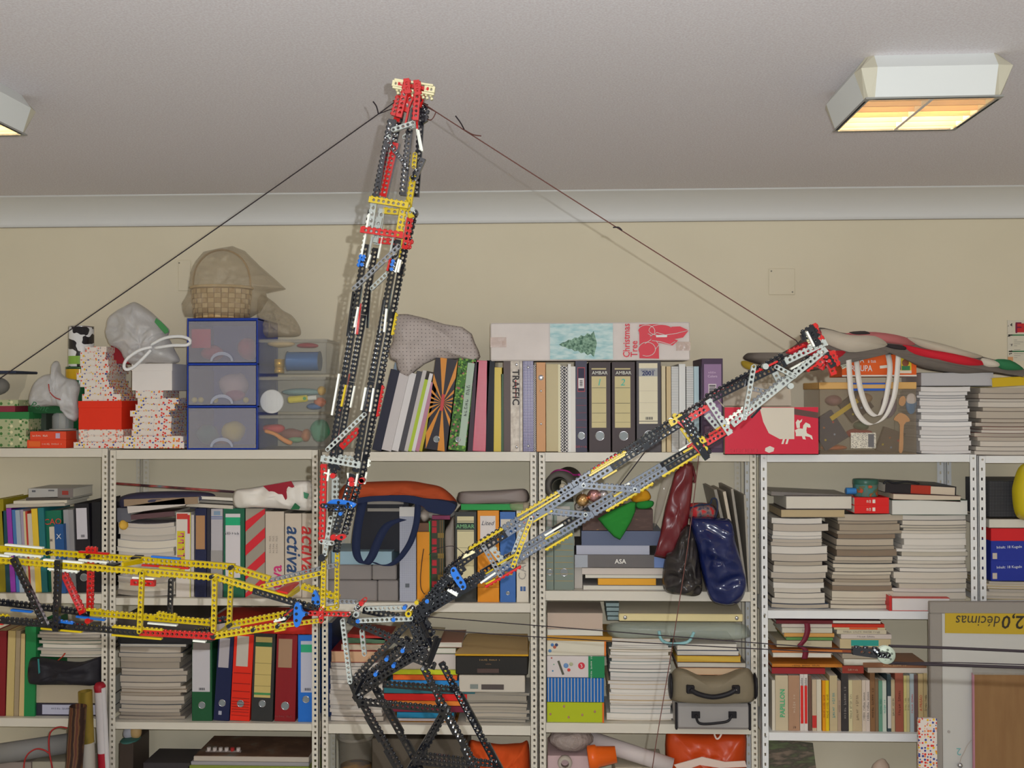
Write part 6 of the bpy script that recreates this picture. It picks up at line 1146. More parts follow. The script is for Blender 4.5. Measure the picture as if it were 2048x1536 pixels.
for i, x in enumerate((1158, 1176)): tag(obj('tape_roll', MB().lathe([(.006, .05), (.006, 0), (.014, 0), (.014, .05), (.006, .05)], 18, (0, 0, 0), True, My), om((120, 112, 106)), loc=pt(x, 1014, .03)), ['grey roll end nearest the grey green file', 'grey roll end under the gold bauble'][i], 'roll', 'grey roll ends')
pillow_thing('sleeve', 'tall dark red leather look sleeve with a hooked loop', 'sleeve', [(1371, 922), (1385, 926), (1387, 945), (1384, 985), (1376, 1050), (1366, 1124), (1340, 1120), (1308, 1113), (1320, 1070), (1332, 1010), (1350, 945)], -.02, .014, om((88, 16, 24), .30, .5), seed=74, k=6, round_=False, wr=.007, ws=8, fold=1, rings=12, power=.28)
tag(obj('loop_strap', MB().tube(smooth_line([pt(x, y, -.02) - pt(1386, 940, -.02) for x, y in ((1384, 932), (1388, 945), (1390, 957), (1388, 965))], 4), .005, 6), om((80, 18, 24), .4), loc=pt(1386, 940, -.02)), 'short dark red hooked strap beside the tall sleeve', 'strap')
pillow_thing('clear_sleeve', 'clear plastic sleeve beside the dark red one', 'plastic sleeve', [(1350, 940), (1334, 990), (1322, 1030), (1308, 1056), (1312, 1010), (1326, 958)], .0, .012, film('clear_sleeve', (150, 140, 130), .25, .1, .1), seed=75)
pillow_thing('black_bag', 'black shiny bag standing under the dark red sleeve', 'plastic bag', [(1364, 1060), (1380, 1050), (1392, 1080), (1402, 1140), (1404, 1180), (1392, 1192), (1360, 1190), (1330, 1182), (1325, 1150), (1332, 1110), (1346, 1100)], -.045, .04, om((42, 38, 38), .22, .5), seed=76, wr=.022, fold=1, rings=14, k=6, ws=13)
pillow_thing('navy_bag', 'navy blue shiny plastic bag hanging over the shelf edge', 'plastic bag', [(1380, 1040), (1400, 1034), (1440, 1036), (1462, 1042), (1470, 1080), (1482, 1120), (1492, 1165), (1486, 1196), (1468, 1210), (1445, 1210), (1422, 1200), (1408, 1165), (1396, 1110)], -.05, .06, om((16, 26, 70), .18, .6), seed=77, wr=.020, ws=11, centre=(1440, 1120), fold=1, rings=16, k=6, power=.4)
t = pillow_thing('small_basket', 'small dark basket with red and grey bits above the navy bag', 'basket', [(1376, 1036), (1374, 1012), (1384, 1006), (1412, 1006), (1430, 1014), (1434, 1034), (1410, 1038)], .03, .04, t_noise('basket_bits', [(.35, (40, 50, 76)), (.5, (120, 100, 96)), (.62, (170, 40, 44))], 50, 3), seed=78)
obj('cord_loop', MB().tube(smooth_line([pt(x, y, -.01) - Vector(t.location) for x, y in ((1380, 1016), (1400, 1010), (1420, 1008), (1424, 998), (1432, 998), (1435, 1012), (1432, 1032), (1426, 1038))], 4), .003, 6), om((24, 34, 60)), t)
for i, (x0, x1, yt, ln, c) in enumerate([(1474, 1480, 980, -46, (120, 114, 106)), (1482, 1488, 984, -36, (170, 158, 142)), (1490, 1495, 978, -28, (130, 124, 116)), (1496, 1500, 990, -8, (140, 134, 124))]):
    spine('drawing_board', ['grey board leaning furthest over the navy bag', 'cream edged board, second of the leaning four', 'grey board, third of the leaning four', 'grey board nearest the shelf post of the leaning four'][i], 'board', *u, x0, x1, yt, c, .0, .26, lean=ln, kind='mag', group='leaning boards', page=(150, 140, 128))
# fifth unit: three stacks of exercise books
u = ('E', 1)
mixp = ((178, 170, 158), (162, 152, 140), (186, 180, 172), (150, 140, 126))
stack('exercise book, {} in the first pile from the slotted white post', 'exercise book piles', 1546, 1652, 1036, 1222, 17, .03, .2, cols=((170, 166, 160), (70, 66, 66), (176, 170, 164), (60, 70, 90)), pages=mixp, seed=21, u='E', r=1, jr=.016, sag=.006)
stack('brownish exercise book, {} in the middle pile', 'exercise book piles', 1662, 1782, 1028, 1222, 21, .03, .2, cols=((130, 122, 112), (90, 84, 80), (110, 96, 84), (60, 62, 66)), pages=((160, 148, 132), (140, 128, 112), (176, 166, 150), (120, 104, 88)), seed=22, u='E', r=1, jr=.016, dxl=16, dxr=20, sag=.003)
stack('exercise book, {} in the pile against the far white post', 'exercise book piles', 1788, 1936, 1030, 1222, 22, .03, .2, cols=((160, 154, 148), (70, 68, 70), (176, 172, 166)), pages=((178, 170, 158), (186, 180, 172), (168, 160, 146)), seed=23, u='E', r=1, jr=.006, jit=.012, dxl=18)
lying('book', 'brown paged soft book lying on the first exercise book pile', 'book', 1562, 1690, 1019, 1035, .03, .2, (84, 74, 66), 'pages', page=(160, 142, 110)); lying('ring_notebook', 'white ring notebook on top of the first exercise book pile', 'notebook', 1572, 1704, 992, 1018, .03, .2, (90, 84, 84), 'pages', page=(184, 178, 166)); lying('grey_folder', 'thin grey folder slanting on top of the ring notebook', 'folder', 1542, 1700, 983, 991, .06, .2, (110, 104, 100), tilt=-2.5)
for i, (a, b) in enumerate([(1011, 1027), (995, 1011)]):
    t = lying('red_box', ['lower red flat box with white mark on the middle pile', 'upper red flat box with white mark under the round tin'][i], 'box', 1709, 1778, a, b, .01, .1, (188, 30, 30), txt=[('~2', .42, .5, .015, 0, (205, 190, 180))], lab=[(.52, .3, .60, .75, (200, 185, 176), 'mark')], group='red flat boxes')
t = cylinder_thing('round_tin', 'round green tin with painted flowers on the red boxes', 'tin', 1714, 1764, 960, 994, .02, [('body', [(0, 0), (.96, 0), (.97, .02), (.97, .74)], t_noise('flower_tin', [(.38, (84, 100, 92)), (.5, (60, 110, 110)), (.58, (80, 90, 60)), (.68, (170, 70, 50))], 45, 2)), ('lid', [(1, .70), (1.01, .72), (1.01, .97), (.98, 1), (0, 1)], om((48, 84, 72), .3))])
tag(obj('blue_plastic_cylinder', MB().cyl((0, 0, 0), .012, .034, 'X', 14), om((50, 110, 170), .3), loc=pt(1692, 982, .05)), 'blue plastic cylinder beside the round tin', 'plastic piece')
lying('book', 'green covered white paged album on the far exercise book pile', 'album', 1784, 1936, 1000, 1030, .02, .2, (30, 60, 44), 'pages', page=(186, 184, 178)); lying('book', 'cream paged thin maroon book above the green album', 'book', 1786, 1922, 987, 999, .02, .2, (70, 40, 40), 'pages', page=(180, 166, 148), tilt=-2)
t = lying('strap_album', 'black album with red panel and cream end on top of the far pile', 'album', 1770, 1912, 966, 985, .03, .2, (34, 30, 34), lab=[(.36, .05, .64, .95, (150, 44, 28), 'red_panel'), (.64, .1, .98, .9, (180, 166, 148), 'cream_end')], tilt=-3)
tag(obj('black_strap', MB().tube(smooth_line([pt(x, y, .02) - pt(1767, 966, .02) for x, y in ((1767, 968), (1774, 962), (1790, 966), (1815, 963), (1838, 968))], 4), .004, 6), om((28, 28, 32)), loc=pt(1767, 966, .02)), 'black strap looping over the black album', 'strap')
spine('red_folder', 'red edged white folder standing out at the bottom of the far pile', 'folder', *u, 1779, 1784, 1192, (170, 40, 40), .0, .1, kind='mag'); lying('red_folder', 'red and white folder at the foot of the far pile behind the whiteboard', 'folder', 1784, 1900, 1196, 1222, .0, .03, (178, 50, 44), 'pages', page=(190, 184, 182))
# sixth unit
mesh_ = t_dots('metal_mesh', (30, 30, 34), [(0, (84, 84, 88)), (1, (84, 84, 88))], 190, .28, 0, .5, flat=True)
carton('mesh_basket', 'black wire mesh basket holding a yellow bag at the frame edge', 'basket', 1978, 2110, 962, 1034, .03, .2, mesh_, tilt=0); bag('yellow plastic bag in the black mesh basket', [(2024, 990), (2028, 960), (2042, 930), (2075, 925), (2110, 950), (2112, 1020), (2070, 1040), (2034, 1034)], .0, .06, om((178, 160, 24), .25, .5), seed=81)
lying('grey_book', 'grey book under the black mesh basket', 'book', 1978, 2110, 1038, 1056, .02, .2, (120, 110, 100), 'pages')
carton('game_box', 'red flat box on the two blue boxes by the frame edge', 'box', 1982, 2110, 1057, 1082, .02, .14, (180, 30, 36))
for i, (a, b) in enumerate([(1082, 1122), (1122, 1162)]):
    carton('ball_box', ['upper blue box lettered Inhalt 18 Kugeln', 'lower blue box lettered Inhalt 18 Kugeln'][i], 'box', 1982, 2110, a, b, .02, .14, (30, 44, 130), txt=[('Inhalt: 18 Kugeln', .28, .70, .013, -2, (190, 195, 210))], lab=[(.02, .1, .09, .4, (170, 160, 150))], group='blue ball boxes')
stack('paper folder, {} of the pile under the blue boxes', 'folders under the blue boxes', 1978, 2110, 1163, 1206, 6, .03, .2, 'paper_folder', 'folder', cols=((150, 146, 140), (170, 150, 90)), seed=24, u='F', r=1)

# ================================================================== third row
u = ('A', 2)
for x0, x1, yt, c, lb, nm, ln in [(-14, 10, 1262, (110, 24, 30), 'dark red file at the frame edge of the third shelf', 'file', 3), (12, 27, 1262, (170, 150, 100), 'cream wooden board beside the dark red file', 'board', 4), (28, 37, 1262, (140, 124, 100), 'grey brown board between two cream ones', 'board', 4), (38, 48, 1268, (176, 154, 108), 'narrow cream board touching the green file', 'board', 4)]:
    spine(nm, lb, nm, *u, x0, x1, yt, c, .02, .22, lean=ln, kind='book', group='boards beside the green file' if nm == 'board' else None, page=(150, 130, 96))
spine('lever_arch_file', 'bright green file beside the cream boards', 'file', *u, 48, 70, 1254, (26, 110, 60), .02, lean=2)
lying('binder', 'dark binder with white spine label lying at the bottom beside the green file', 'binder', 72, 200, 1407, 1433, .03, .22, (40, 36, 50), lab=[(.10, .12, .95, .90, (158, 158, 176))], txt=[('~14', .45, .6, .012, 0, (110, 112, 126))]); lying('binder', 'thick cream white binder lying on the dark one', 'binder', 72, 200, 1370, 1406, .03, .24, (156, 144, 124))
t = pillow_thing('black_pouch', 'sagging black cloth pouch holding papers above the cream binder', 'pouch', [(58, 1325), (70, 1314), (110, 1320), (160, 1324), (186, 1318), (205, 1314), (206, 1340), (204, 1368), (140, 1368), (70, 1368), (56, 1360)], .02, .05, om((30, 28, 34), .6), seed=91, wr=.012, fold=1, rings=10); patch(t, 'teal_stripe', [(75, 1318), (78, 1318), (80, 1345), (77, 1348)], -.034, om((40, 110, 110)), .002)
stack('paper folder, {} of the small pile in the black pouch', 'papers above the black pouch', 76, 203, 1264, 1316, 8, .03, .18, 'paper_folder', 'folder', cols=((120, 110, 104), (90, 110, 100), (140, 136, 134)), seed=31, jit=.015)
tag(obj('red_ribbon', MB().ribbon(smooth_line([pt(x, y, .015) - pt(120, 1320, .015) for x, y in ((130, 1306), (127, 1311), (124, 1314), (116, 1321))], 4), .006), om((150, 50, 36)), loc=pt(120, 1320, .015)), 'short red ribbon hanging from the papers in the pouch', 'ribbon')
u = ('B', 2)
stack('grey exercise book, {} in the pile beside the dark green file', 'grey exercise books', 240, 366, 1292, 1445, 17, .03, .2, cols=((120, 112, 106), (90, 92, 96), (140, 126, 110)), pages=((150, 140, 128), (136, 126, 114), (160, 150, 138)), seed=32, u='B', r=2, jr=.014)
lying('black_folder', 'large black folder lying on the grey exercise books', 'folder', 236, 384, 1268, 1288, .02, .22, (30, 30, 34)); lying('white_papers', 'white loose papers between the black folder and grey books', 'papers', 240, 372, 1288, 1293, .02, .2, (166, 166, 172), 'pages'); lying('dark_portfolio', 'dark grey portfolio directly under the shelf above', 'portfolio', 236, 416, 1236, 1266, .03, .22, (58, 52, 50))
lying('red_file', 'red file lying across the row of standing files', 'file', 420, 624, 1240, 1268, .03, .22, (176, 36, 26), lab=[(.05, .2, .3, .8, (150, 140, 136))])
spine('lever_arch_file', 'dark green lever arch file with long white label', 'file', *u, 384, 424, 1284, (26, 72, 44), .02, ring=(.20, .012), lab=[(.02, .37, .90, .90, (166, 162, 166)), (.05, .90, .9, .99, (120, 112, 110)), (.35, .39, .65, .42, (70, 72, 76), 'barcode')])
spine('lever_arch_file', 'narrow navy lever arch file with short white label', 'file', *u, 427, 458, 1274, (22, 28, 60), .02, lean=10, ring=(.21, .012), lab=[(.10, .63, .76, .98, (150, 144, 148)), (.30, .07, .5, .115, (150, 150, 160), 'emblem')], txt=[('F', .38, .09, .016, 0, (150, 150, 165))])
spine('lever_arch_file', 'red lever arch file with dark rules and white label', 'file', *u, 460, 499, 1270, (190, 36, 20), .02, lean=9, ring=(.20, .012), lab=[(.16, .63, .76, .98, (164, 156, 146))] + lines((.06, .10, .13, .16, .19, .22, .26, .34, .43, .55), (110, 26, 22)))
spine('lever_arch_file', 'black lever arch file with tall cream label and green stripe', 'file', *u, 502, 545, 1268, (42, 42, 42), .02, lean=6, ring=(.20, .012), lab=[(.10, .27, .86, .96, (170, 150, 92)), (.10, .85, .86, .90, (30, 74, 46), 'green_stripe'), (.10, .30, .86, .325, (60, 120, 70), 'green_stripe'), (.1, .53, .86, .533, (110, 100, 60), 'ruled_line'), (.1, .66, .86, .663, (110, 100, 60), 'ruled_line'), (.1, .40, .86, .403, (110, 100, 60), 'ruled_line')])
spine('lever_arch_file', 'dark red lever arch file with tan label', 'file', *u, 549, 590, 1270, (116, 22, 28), .02, lean=5, ring=(.18, .014), lab=[(.10, .62, .76, .95, (140, 110, 86))], txt=[('~9', .45, .06, .012, 0, (120, 60, 60))])
spine('lever_arch_file', 'bright blue lever arch file with white and green label', 'file', *u, 596, 628, 1270, (30, 92, 170), .02, ring=(.26, .012), lab=[(.18, .34, .98, .93, (160, 160, 172)), (.18, .80, .98, .89, (40, 140, 100), 'green_band'), (.4, .36, .8, .39, (80, 84, 96), 'barcode')])
# third unit, third row
u = ('C', 2)
spine('navy_file', 'narrow navy file against the post behind the crane', 'file', *u, 656, 664, 1246, (30, 46, 84), .08, .18, kind='mag')
stack('white exercise book, {} of the pile behind the crane links', 'white exercise books by the post', 660, 764, 1326, 1450, 13, .03, .2, cols=((166, 160, 154), (130, 124, 120)), pages=((176, 168, 160), (160, 154, 148)), seed=41, u='C', r=2)
lying('book', 'thick dark red book on the white pile behind the crane links', 'book', 662, 752, 1302, 1325, .03, .18, (120, 24, 30), 'pages', page=(176, 140, 110)); lying('book', 'cream and red book above the dark red one', 'book', 682, 772, 1288, 1301, .04, .17, (150, 60, 44), 'pages', page=(170, 156, 136)); lying('book', 'green spined book above the cream and red one', 'book', 690, 770, 1276, 1287, .05, .17, (70, 100, 76)); lying('book', 'red topped magazine resting on the green spined book', 'magazine', 694, 800, 1268, 1275, .05, .17, (150, 40, 36), tilt=-4)
for x0, x1, a, b, c, lb in [(782, 914, 1443, 1451, (160, 110, 40), 'ochre folder at the bottom of the bright pile'), (790, 908, 1437, 1442, (176, 166, 170), 'thin white folder low in the bright pile'), (794, 908, 1425, 1436, (24, 104, 140), 'deep teal folder low in the bright pile'), (778, 932, 1412, 1424, (100, 24, 44), 'wine red folder in the bright pile'), (786, 926, 1402, 1411, (196, 110, 40), 'orange folder under the bright red one'), (768, 934, 1388, 1401, (190, 30, 26), 'bright red folder in the bright pile'), (768, 950, 1372, 1387, (34, 90, 100), 'dark teal folder in the bright pile'), (780, 940, 1361, 1371, (30, 110, 170), 'bright blue folder in the bright pile'), (786, 914, 1350, 1360, (196, 84, 28), 'burnt orange folder in the bright pile'), (776, 916, 1340, 1349, (170, 176, 30), 'lime yellow folder on top of the bright pile')]:
    lying('folder', lb, 'folder', x0, x1, a, b, .03, .2, c, group='bright folders behind the tower', rough=.35)
lying('paper_pile', 'white paper pile on the bright folders behind the tower', 'papers', 790, 924, 1308, 1339, .04, .19, (150, 140, 134), 'pages', page=(176, 166, 160)); lying('magazine', 'sage green magazine on the white paper pile', 'magazine', 838, 912, 1296, 1307, .04, .19, (126, 136, 112), 'pages'); lying('magazine', 'brown red magazine above the sage green one', 'magazine', 846, 924, 1284, 1295, .04, .19, (130, 90, 76), 'pages'); lying('sheets', 'pale folded sheets on top behind the tower head', 'papers', 780, 880, 1272, 1283, .05, .18, (176, 166, 140), tilt=-3)
stack('grey booklet, {} of the pile under the white slotted box', 'booklets under the slotted box', 930, 1056, 1386, 1450, 9, .03, .2, 'booklet', 'booklet', cols=((130, 124, 116), (150, 146, 140)), pages=((156, 146, 132), (140, 132, 120)), seed=42, u='C', r=2, sag=-.004)
carton('white_case', 'white plastic case with a dark finger slot', 'case', 918, 1050, 1351, 1385, .0, .2, (172, 164, 152), bev=.003, lab=[(.34, .18, .68, .48, (70, 62, 60), 'finger_slot'), (.17, .22, .29, .48, (110, 116, 112), 'sticker')])
t = carton('black_case', 'black shiny case with tan leather look lid and yellow rim', 'case', 911, 1056, 1312, 1350, .0, .2, (30, 28, 26), bev=.004, lab=[(.30, .12, .60, .34, (70, 54, 50), 'latch')], txt=[('~13', .48, .80, .010, 0, (150, 120, 76)), ('~4', .46, .58, .009, 0, (120, 90, 66))]); w, h = t['_w'], t['_h']
obj('rim', MB().box(-.002, w + .002, -.002, .2, h, h + .006, .002), om((186, 140, 30)), t); P_ = [(0, .002, h + .006), (w, .002, h + .006), (w * .98, .17, h + .040), (w * .12, .17, h + .040), (0, .19, h), (w, .19, h)]
obj('lid', MB().add(P_, [(0, 1, 2, 3), (3, 2, 5, 4), (0, 3, 4), (1, 5, 2)]), om((150, 126, 88), .6), t)
# fourth unit, third row
u = ('D', 2)
t = carton('school_box', 'lime green boxed set at the bottom, orange edge', 'boxed set', 1094, 1208, 1405, 1448, .01, .2, (150, 160, 22), u='D', r=2, lab=[(.97, 0, 1, 1, (190, 90, 30), 'edge_band')]); w, h = t['_w'], t['_h']
for x, z in ((.06, .4), (.38, .25), (.62, .38), (.84, .55), (.3, .8)): obj('printed_figure', MB().ball((w * x, -.0004, h * z), 1, 8, 5, (.004, .0006, .005)), om((150, 110, 90)), t)
t = carton('school_box', 'blue and cream striped boxed set above the lime one', 'boxed set', 1094, 1208, 1356, 1404, .01, .2, (20, 84, 150)); w, h = t['_w'], t['_h']
for k in range(17): obj('cream_stripe', MB().box(w * (.02 + k * .0575), w * (.032 + k * .0575), -.0008, 0, 0, h), om((170, 164, 150)), t)
t = carton('school_box', 'white boxed set with snowboarder print and green end', 'boxed set', 1094, 1209, 1312, 1355, .01, .2, (180, 172, 170), lab=[(.72, 0, 1, 1, (24, 110, 66), 'green_end')]); w, h = t['_w'], t['_h']
obj('badge', MB().cyl((w * .60, -.0012, h * .55), .012, .001, 'Y', 20), om((176, 44, 56)), t); text(t, '3', .018, (w * .60, -.0034, h * .55), om((205, 190, 186)), -15); text(t, '~14', .010, (w * .77, -.0036, h * .5), om((190, 196, 186)), -90); obj('snowboard', MB().box(-.026, .026, -.0012, 0, -.004, .004, .001), om((70, 70, 60)), t, loc=(w * .24, 0, h * .45), rot=(0, R(70), 0))
for x, z, c, s in ((.33, .55, (90, 120, 160), .009), (.38, .35, (180, 60, 50), .006), (.42, .62, (150, 150, 120), .007), (.10, .3, (40, 110, 150), .003), (.12, .6, (50, 130, 90), .002), (.08, .9, (160, 70, 60), .003)): obj('printed_figure', MB().ball((w * x, -.0004, h * z), s, 10, 6, (1, .08, 1)), om(c), t)
t = carton('school_box', 'white boxed set with a small figure, topmost of the four', 'boxed set', 1094, 1212, 1281, 1311, .01, .2, (182, 176, 160), lab=[(.97, 0, 1, 1, (190, 100, 30), 'edge_band')]); w, h = t['_w'], t['_h']
for x, z, c in ((.09, .7, (60, 100, 150)), (.13, .55, (150, 80, 60)), (.16, .7, (50, 60, 90)), (.05, .3, (80, 120, 160))): obj('printed_figure', MB().ball((w * x, -.0004, h * z), .006, 10, 6, (1, .08, 1)), om(c), t)
lying('ochre_folder', 'ochre folder lying on the boxed sets', 'folder', 1094, 1224, 1271, 1281, .01, .2, (160, 116, 40), tilt=-1); lying('white_folder', 'white paper pile above the ochre folder', 'papers', 1094, 1206, 1259, 1271, .01, .2, (170, 164, 156), 'pages'); lying('grey_papers', 'curved grey white paper bundle under the shelf above', 'papers', 1094, 1206, 1226, 1258, .02, .2, (160, 146, 134), 'pages', page=(164, 146, 132))
stack('white exercise book, {} in the tall pile beside the boxed sets', 'tall white pile', 1216, 1342, 1276, 1448, 24, .03, .2, cols=((184, 180, 174), (130, 140, 140), (110, 106, 104), (180, 160, 130)), pages=((192, 186, 178), (182, 176, 170)), seed=51, u='D', r=2, sag=.004, dxl=6)
t = pillow_thing('clear_document_bag', 'clear document bag with pale blue handle under the cream tray', 'document bag', [(1214, 1262), (1222, 1246), (1300, 1244), (1400, 1244), (1480, 1246), (1500, 1262), (1494, 1276), (1400, 1276), (1300, 1274), (1230, 1274)], .02, .05, film('clear_doc', (160, 170, 160), .35, .15, .4), seed=92, k=3, power=.3)
obj('handle', MB().tube(smooth_line([pt(x, y, -.03) - Vector(t.location) for x, y in ((1318, 1262), (1322, 1278), (1336, 1287), (1360, 1287), (1378, 1282), (1388, 1264))], 4), .0055, 8), om((120, 160, 164), .25), t)
t = carton('cream_tray', 'cream plastic case with two steel studs under the shelf above', 'case', 1238, 1486, 1228, 1243, .0, .2, (190, 176, 132), bev=.003, lab=[]); w, h = t['_w'], t['_h']
for x in (.05, .95): obj('stud', MB().ball((w * x, -.001, h * .5), .007, 12, 8, (1, .5, 1)), CHROME, t)
obj('lid', MB().add([(0, .004, h), (w, .004, h), (w * .99, .16, h + .030), (.01, .16, h + .030), (0, .2, h), (w, .2, h)], [(0, 1, 2, 3), (3, 2, 5, 4), (0, 3, 4), (1, 5, 2)]), om((150, 142, 124), .4), t)
for i in range(4): lying('blue_folder', ['pale', 'second pale', 'third pale', 'lowest pale'][i] + ' blue grey folder edge beside the clear bag', 'folder', 1212 + i, 1238, 1206 + i * 9, 1213 + i * 9, .03, .2, (110, 126, 128), group='blue grey folder edges')
pillow_thing('olive_case', 'olive grey rounded case with black carrying handle', 'case', [(1338, 1372), (1344, 1345), (1360, 1336), (1400, 1352), (1450, 1350), (1490, 1336), (1504, 1345), (1514, 1370), (1510, 1398), (1490, 1405), (1420, 1407), (1360, 1404), (1340, 1396)], -.045, .05, om((112, 102, 84), .7), seed=93, wr=.002, power=.35, back=.7)
t = bpy.context.scene.objects['olive_case']; TB = Vector(t.location); blk = om((26, 24, 28), .5)
def grip(t, TB, x0, x1, y0, y1, Y):
    xm = (x0 + x1) / 2
    for a, b in ((x0, x0 + 16), (x1 - 16, x1)): q0, q1 = pt(a, y0 + 16, Y) - TB, pt(b, y0, Y) - TB; obj('handle_mount', MB().box(q0.x, q1.x, q0.y - .006, q0.y + .03, q0.z, q1.z, .003), blk, t); obj('rivet', MB().ball(((q0.x + q1.x) / 2, q0.y - .007, (q0.z + q1.z) / 2), .003), CHROME, t)
    obj('handle', MB().tube(smooth_line([pt(x, y, Y - .012) - TB for x, y in ((x0 + 8, y0 + 8), (x0 + 24, y1 - 6), (xm, y1), (x1 - 24, y1 - 6), (x1 - 8, y0 + 8))], 6), .0085, 8), blk, t)
grip(t, TB, 1373, 1480, 1371, 1394, -.098)
for x in (1341, 1510): q = pt(x, 1372, -.05) - TB; obj('side_trim', MB().ball(q, 1, 10, 8, (.008, .036, .045)), blk, t)
t = carton('grey_bag', 'pale grey fabric case with black trim and thin black handle, lowest of the two', 'case', 1352, 1502, 1408, 1452, -.06, .22, (134, 130, 128), u='D', r=2, bev=.010); TB = Vector(t.location)
for x in (1353, 1500): q = pt(x, 1430, -.06) - TB; obj('side_trim', MB().box(q.x - .004, q.x + .004, -.001, .02, 0, t['_h'], .002), blk, t)
for a, b in ((1383, 1400), (1457, 1473)): q0, q1 = pt(a, 1436, -.062) - TB, pt(b, 1423, -.062) - TB; obj('handle_mount', MB().box(q0.x, q1.x, q0.y - .004, q0.y + .004, q0.z, q1.z, .001), blk, t)
obj('handle', MB().tube(smooth_line([pt(x, y, -.075) - TB for x, y in ((1392, 1430), (1396, 1444), (1408, 1448), (1436, 1446), (1456, 1442), (1464, 1430))], 5), .0045, 8), blk, t)
for x0, x1, a, b, c, pg, lb in [(1360, 1488, 1336, 1350, (176, 130, 100), (186, 160, 130), 'peach paged book sunk into the olive case top'), (1355, 1492, 1325, 1335, (90, 84, 80), (176, 170, 160), 'white paged book on the peach one'), (1354, 1482, 1312, 1324, (190, 140, 50), (180, 150, 60), 'orange and blue spined book above the olive case'), (1354, 1478, 1301, 1311, (60, 70, 90), (180, 174, 166), 'dark covered book above the orange spined one'), (1354, 1474, 1288, 1300, (180, 174, 168), (186, 180, 170), 'white book, topmost above the olive case')]:
    lying('book', lb, 'book', x0, x1, a, b, .0, .2, c, 'pages', page=pg, group='books on the olive case')
# fifth unit: paperbacks
u = ('E', 2); X = lambda c: 1500 + c / 3.737
PB = [(165, 188, 600, (184, 176, 160), 'plain cream paperback against the slotted post', None, None), (190, 285, 565, (172, 158, 132), 'thick cream paperback lettered PAPILLON in green', 'PAPILLON', (60, 150, 104)), (288, 371, 565, (150, 116, 92), 'thick tan paperback numbered 19 beside PAPILLON', '~8', (180, 160, 140)),
      (374, 403, 556, (184, 176, 170), 'first of two red and white paperbacks', 'RR', (190, 40, 34)), (404, 432, 556, (184, 176, 170), 'second of two red and white paperbacks', 'RR', (190, 40, 34)), (436, 460, 566, (90, 66, 56), 'narrow dark brown book after the red pair', None, None), (465, 497, 595, (168, 150, 126), 'cream paperback with red foot', 'FT', (170, 44, 40)), (499, 533, 595, (180, 172, 154), 'plain cream paperback after the red footed one', None, None),
      (541, 565, 602, (190, 124, 20), 'orange slim paperback before the yellow one', '~16', (120, 60, 20)), (566, 591, 602, (190, 160, 24), 'yellow paperback beside the orange one', '~16', (120, 80, 20)), (596, 653, 566, (164, 148, 116), 'cream paperback with teal lettering before the black book', '~12', (70, 130, 130)), (655, 680, 604, (146, 126, 108), 'taupe paperback before the black one', '~8', (110, 90, 76)), (683, 735, 546, (50, 46, 46), 'tall black book with grey lettering', '~14', (130, 124, 118)),
      (738, 766, 600, (176, 166, 130), 'pale yellow paperback after the black book', '~15', (100, 90, 80)), (767, 836, 600, (160, 142, 112), 'wide cream paperback after the pale yellow one', '~12', (120, 104, 84)), (838, 866, 600, (178, 164, 150), 'first of two white paperbacks with small dark type', '~17', (80, 76, 76)), (867, 896, 600, (178, 164, 154), 'second of two white paperbacks with small dark type', '~17', (80, 76, 76)), (898, 934, 546, (116, 84, 56), 'tall brown book in the paperback row', '~14', (70, 46, 34)),
      (936, 960, 592, (110, 88, 66), 'short brown book after the tall brown one', None, None), (962, 990, 602, (90, 130, 110), 'sage teal paperback after the brown books', '~9', (60, 100, 90)), (991, 1020, 602, (170, 176, 164), 'white paperback with teal lettering', '~8', (60, 150, 130)), (1026, 1055, 556, (50, 62, 66), 'dark topped paperback with white lower half', 'WL', (176, 172, 168)), (1056, 1083, 596, (166, 150, 120), 'cream paperback with orange foot', '~12', (70, 70, 70)), (1086, 1146, 541, (136, 76, 60), 'tall rust brown book after the orange footed one', '~11', (90, 44, 36)),
      (1150, 1171, 566, (180, 168, 110), 'pale yellow slim paperback', '~10', (110, 100, 80)), (1172, 1193, 566, (170, 160, 120), 'cream slim paperback beside the pale yellow one', '~10', (110, 100, 80)), (1196, 1226, 552, (150, 160, 164), 'pale blue paperback with blue arrow foot', '~11', (176, 80, 70)), (1228, 1255, 560, (100, 76, 72), 'dark grey and red paperback', None, None), (1258, 1295, 551, (176, 154, 112), 'cream paperback lettered A prisao in red', 'A PRISÃO', (170, 60, 44)), (1298, 1325, 545, (170, 150, 110), 'cream paperback with dark type at the whiteboard edge', '~10', (60, 50, 44))]
for c0_, c1_, yt, c, lb, s, tc in PB:
    lab = []; txt = []
    if s == 'RR': lab = [(.15, .13, .85, .80, (186, 34, 30), 'red_panel')]; txt = [('~4', .5, .88, .012, -90, (40, 36, 40), dict(bold=.03))]
    elif s == 'FT': lab = [(0, .06, 1, .30, (170, 44, 40), 'red_foot')]
    elif s == 'WL': lab = [(.1, .06, .95, .62, (176, 172, 168), 'white_half')]
    elif s == 'PAPILLON': txt = [('PAPILLON', .56, .50, .024, -90, tc, dict(bold=.02, sx=.92))]
    elif s: txt = [(s, .5, .5, min(.014, (c1_ - c0_) / 3.737 * mpp(0) * .75), -90, tc)]
    if lb.startswith('thick tan'): txt.append(('19', .5, .06, .012, 0, (70, 50, 44)))
    spine('paperback', lb, 'paperback', *u, X(c0_), X(c1_), 1200 + yt / 3.737, c, .02, .13, kind='mag', lab=lab, txt=txt, group='paperbacks on the white shelf')
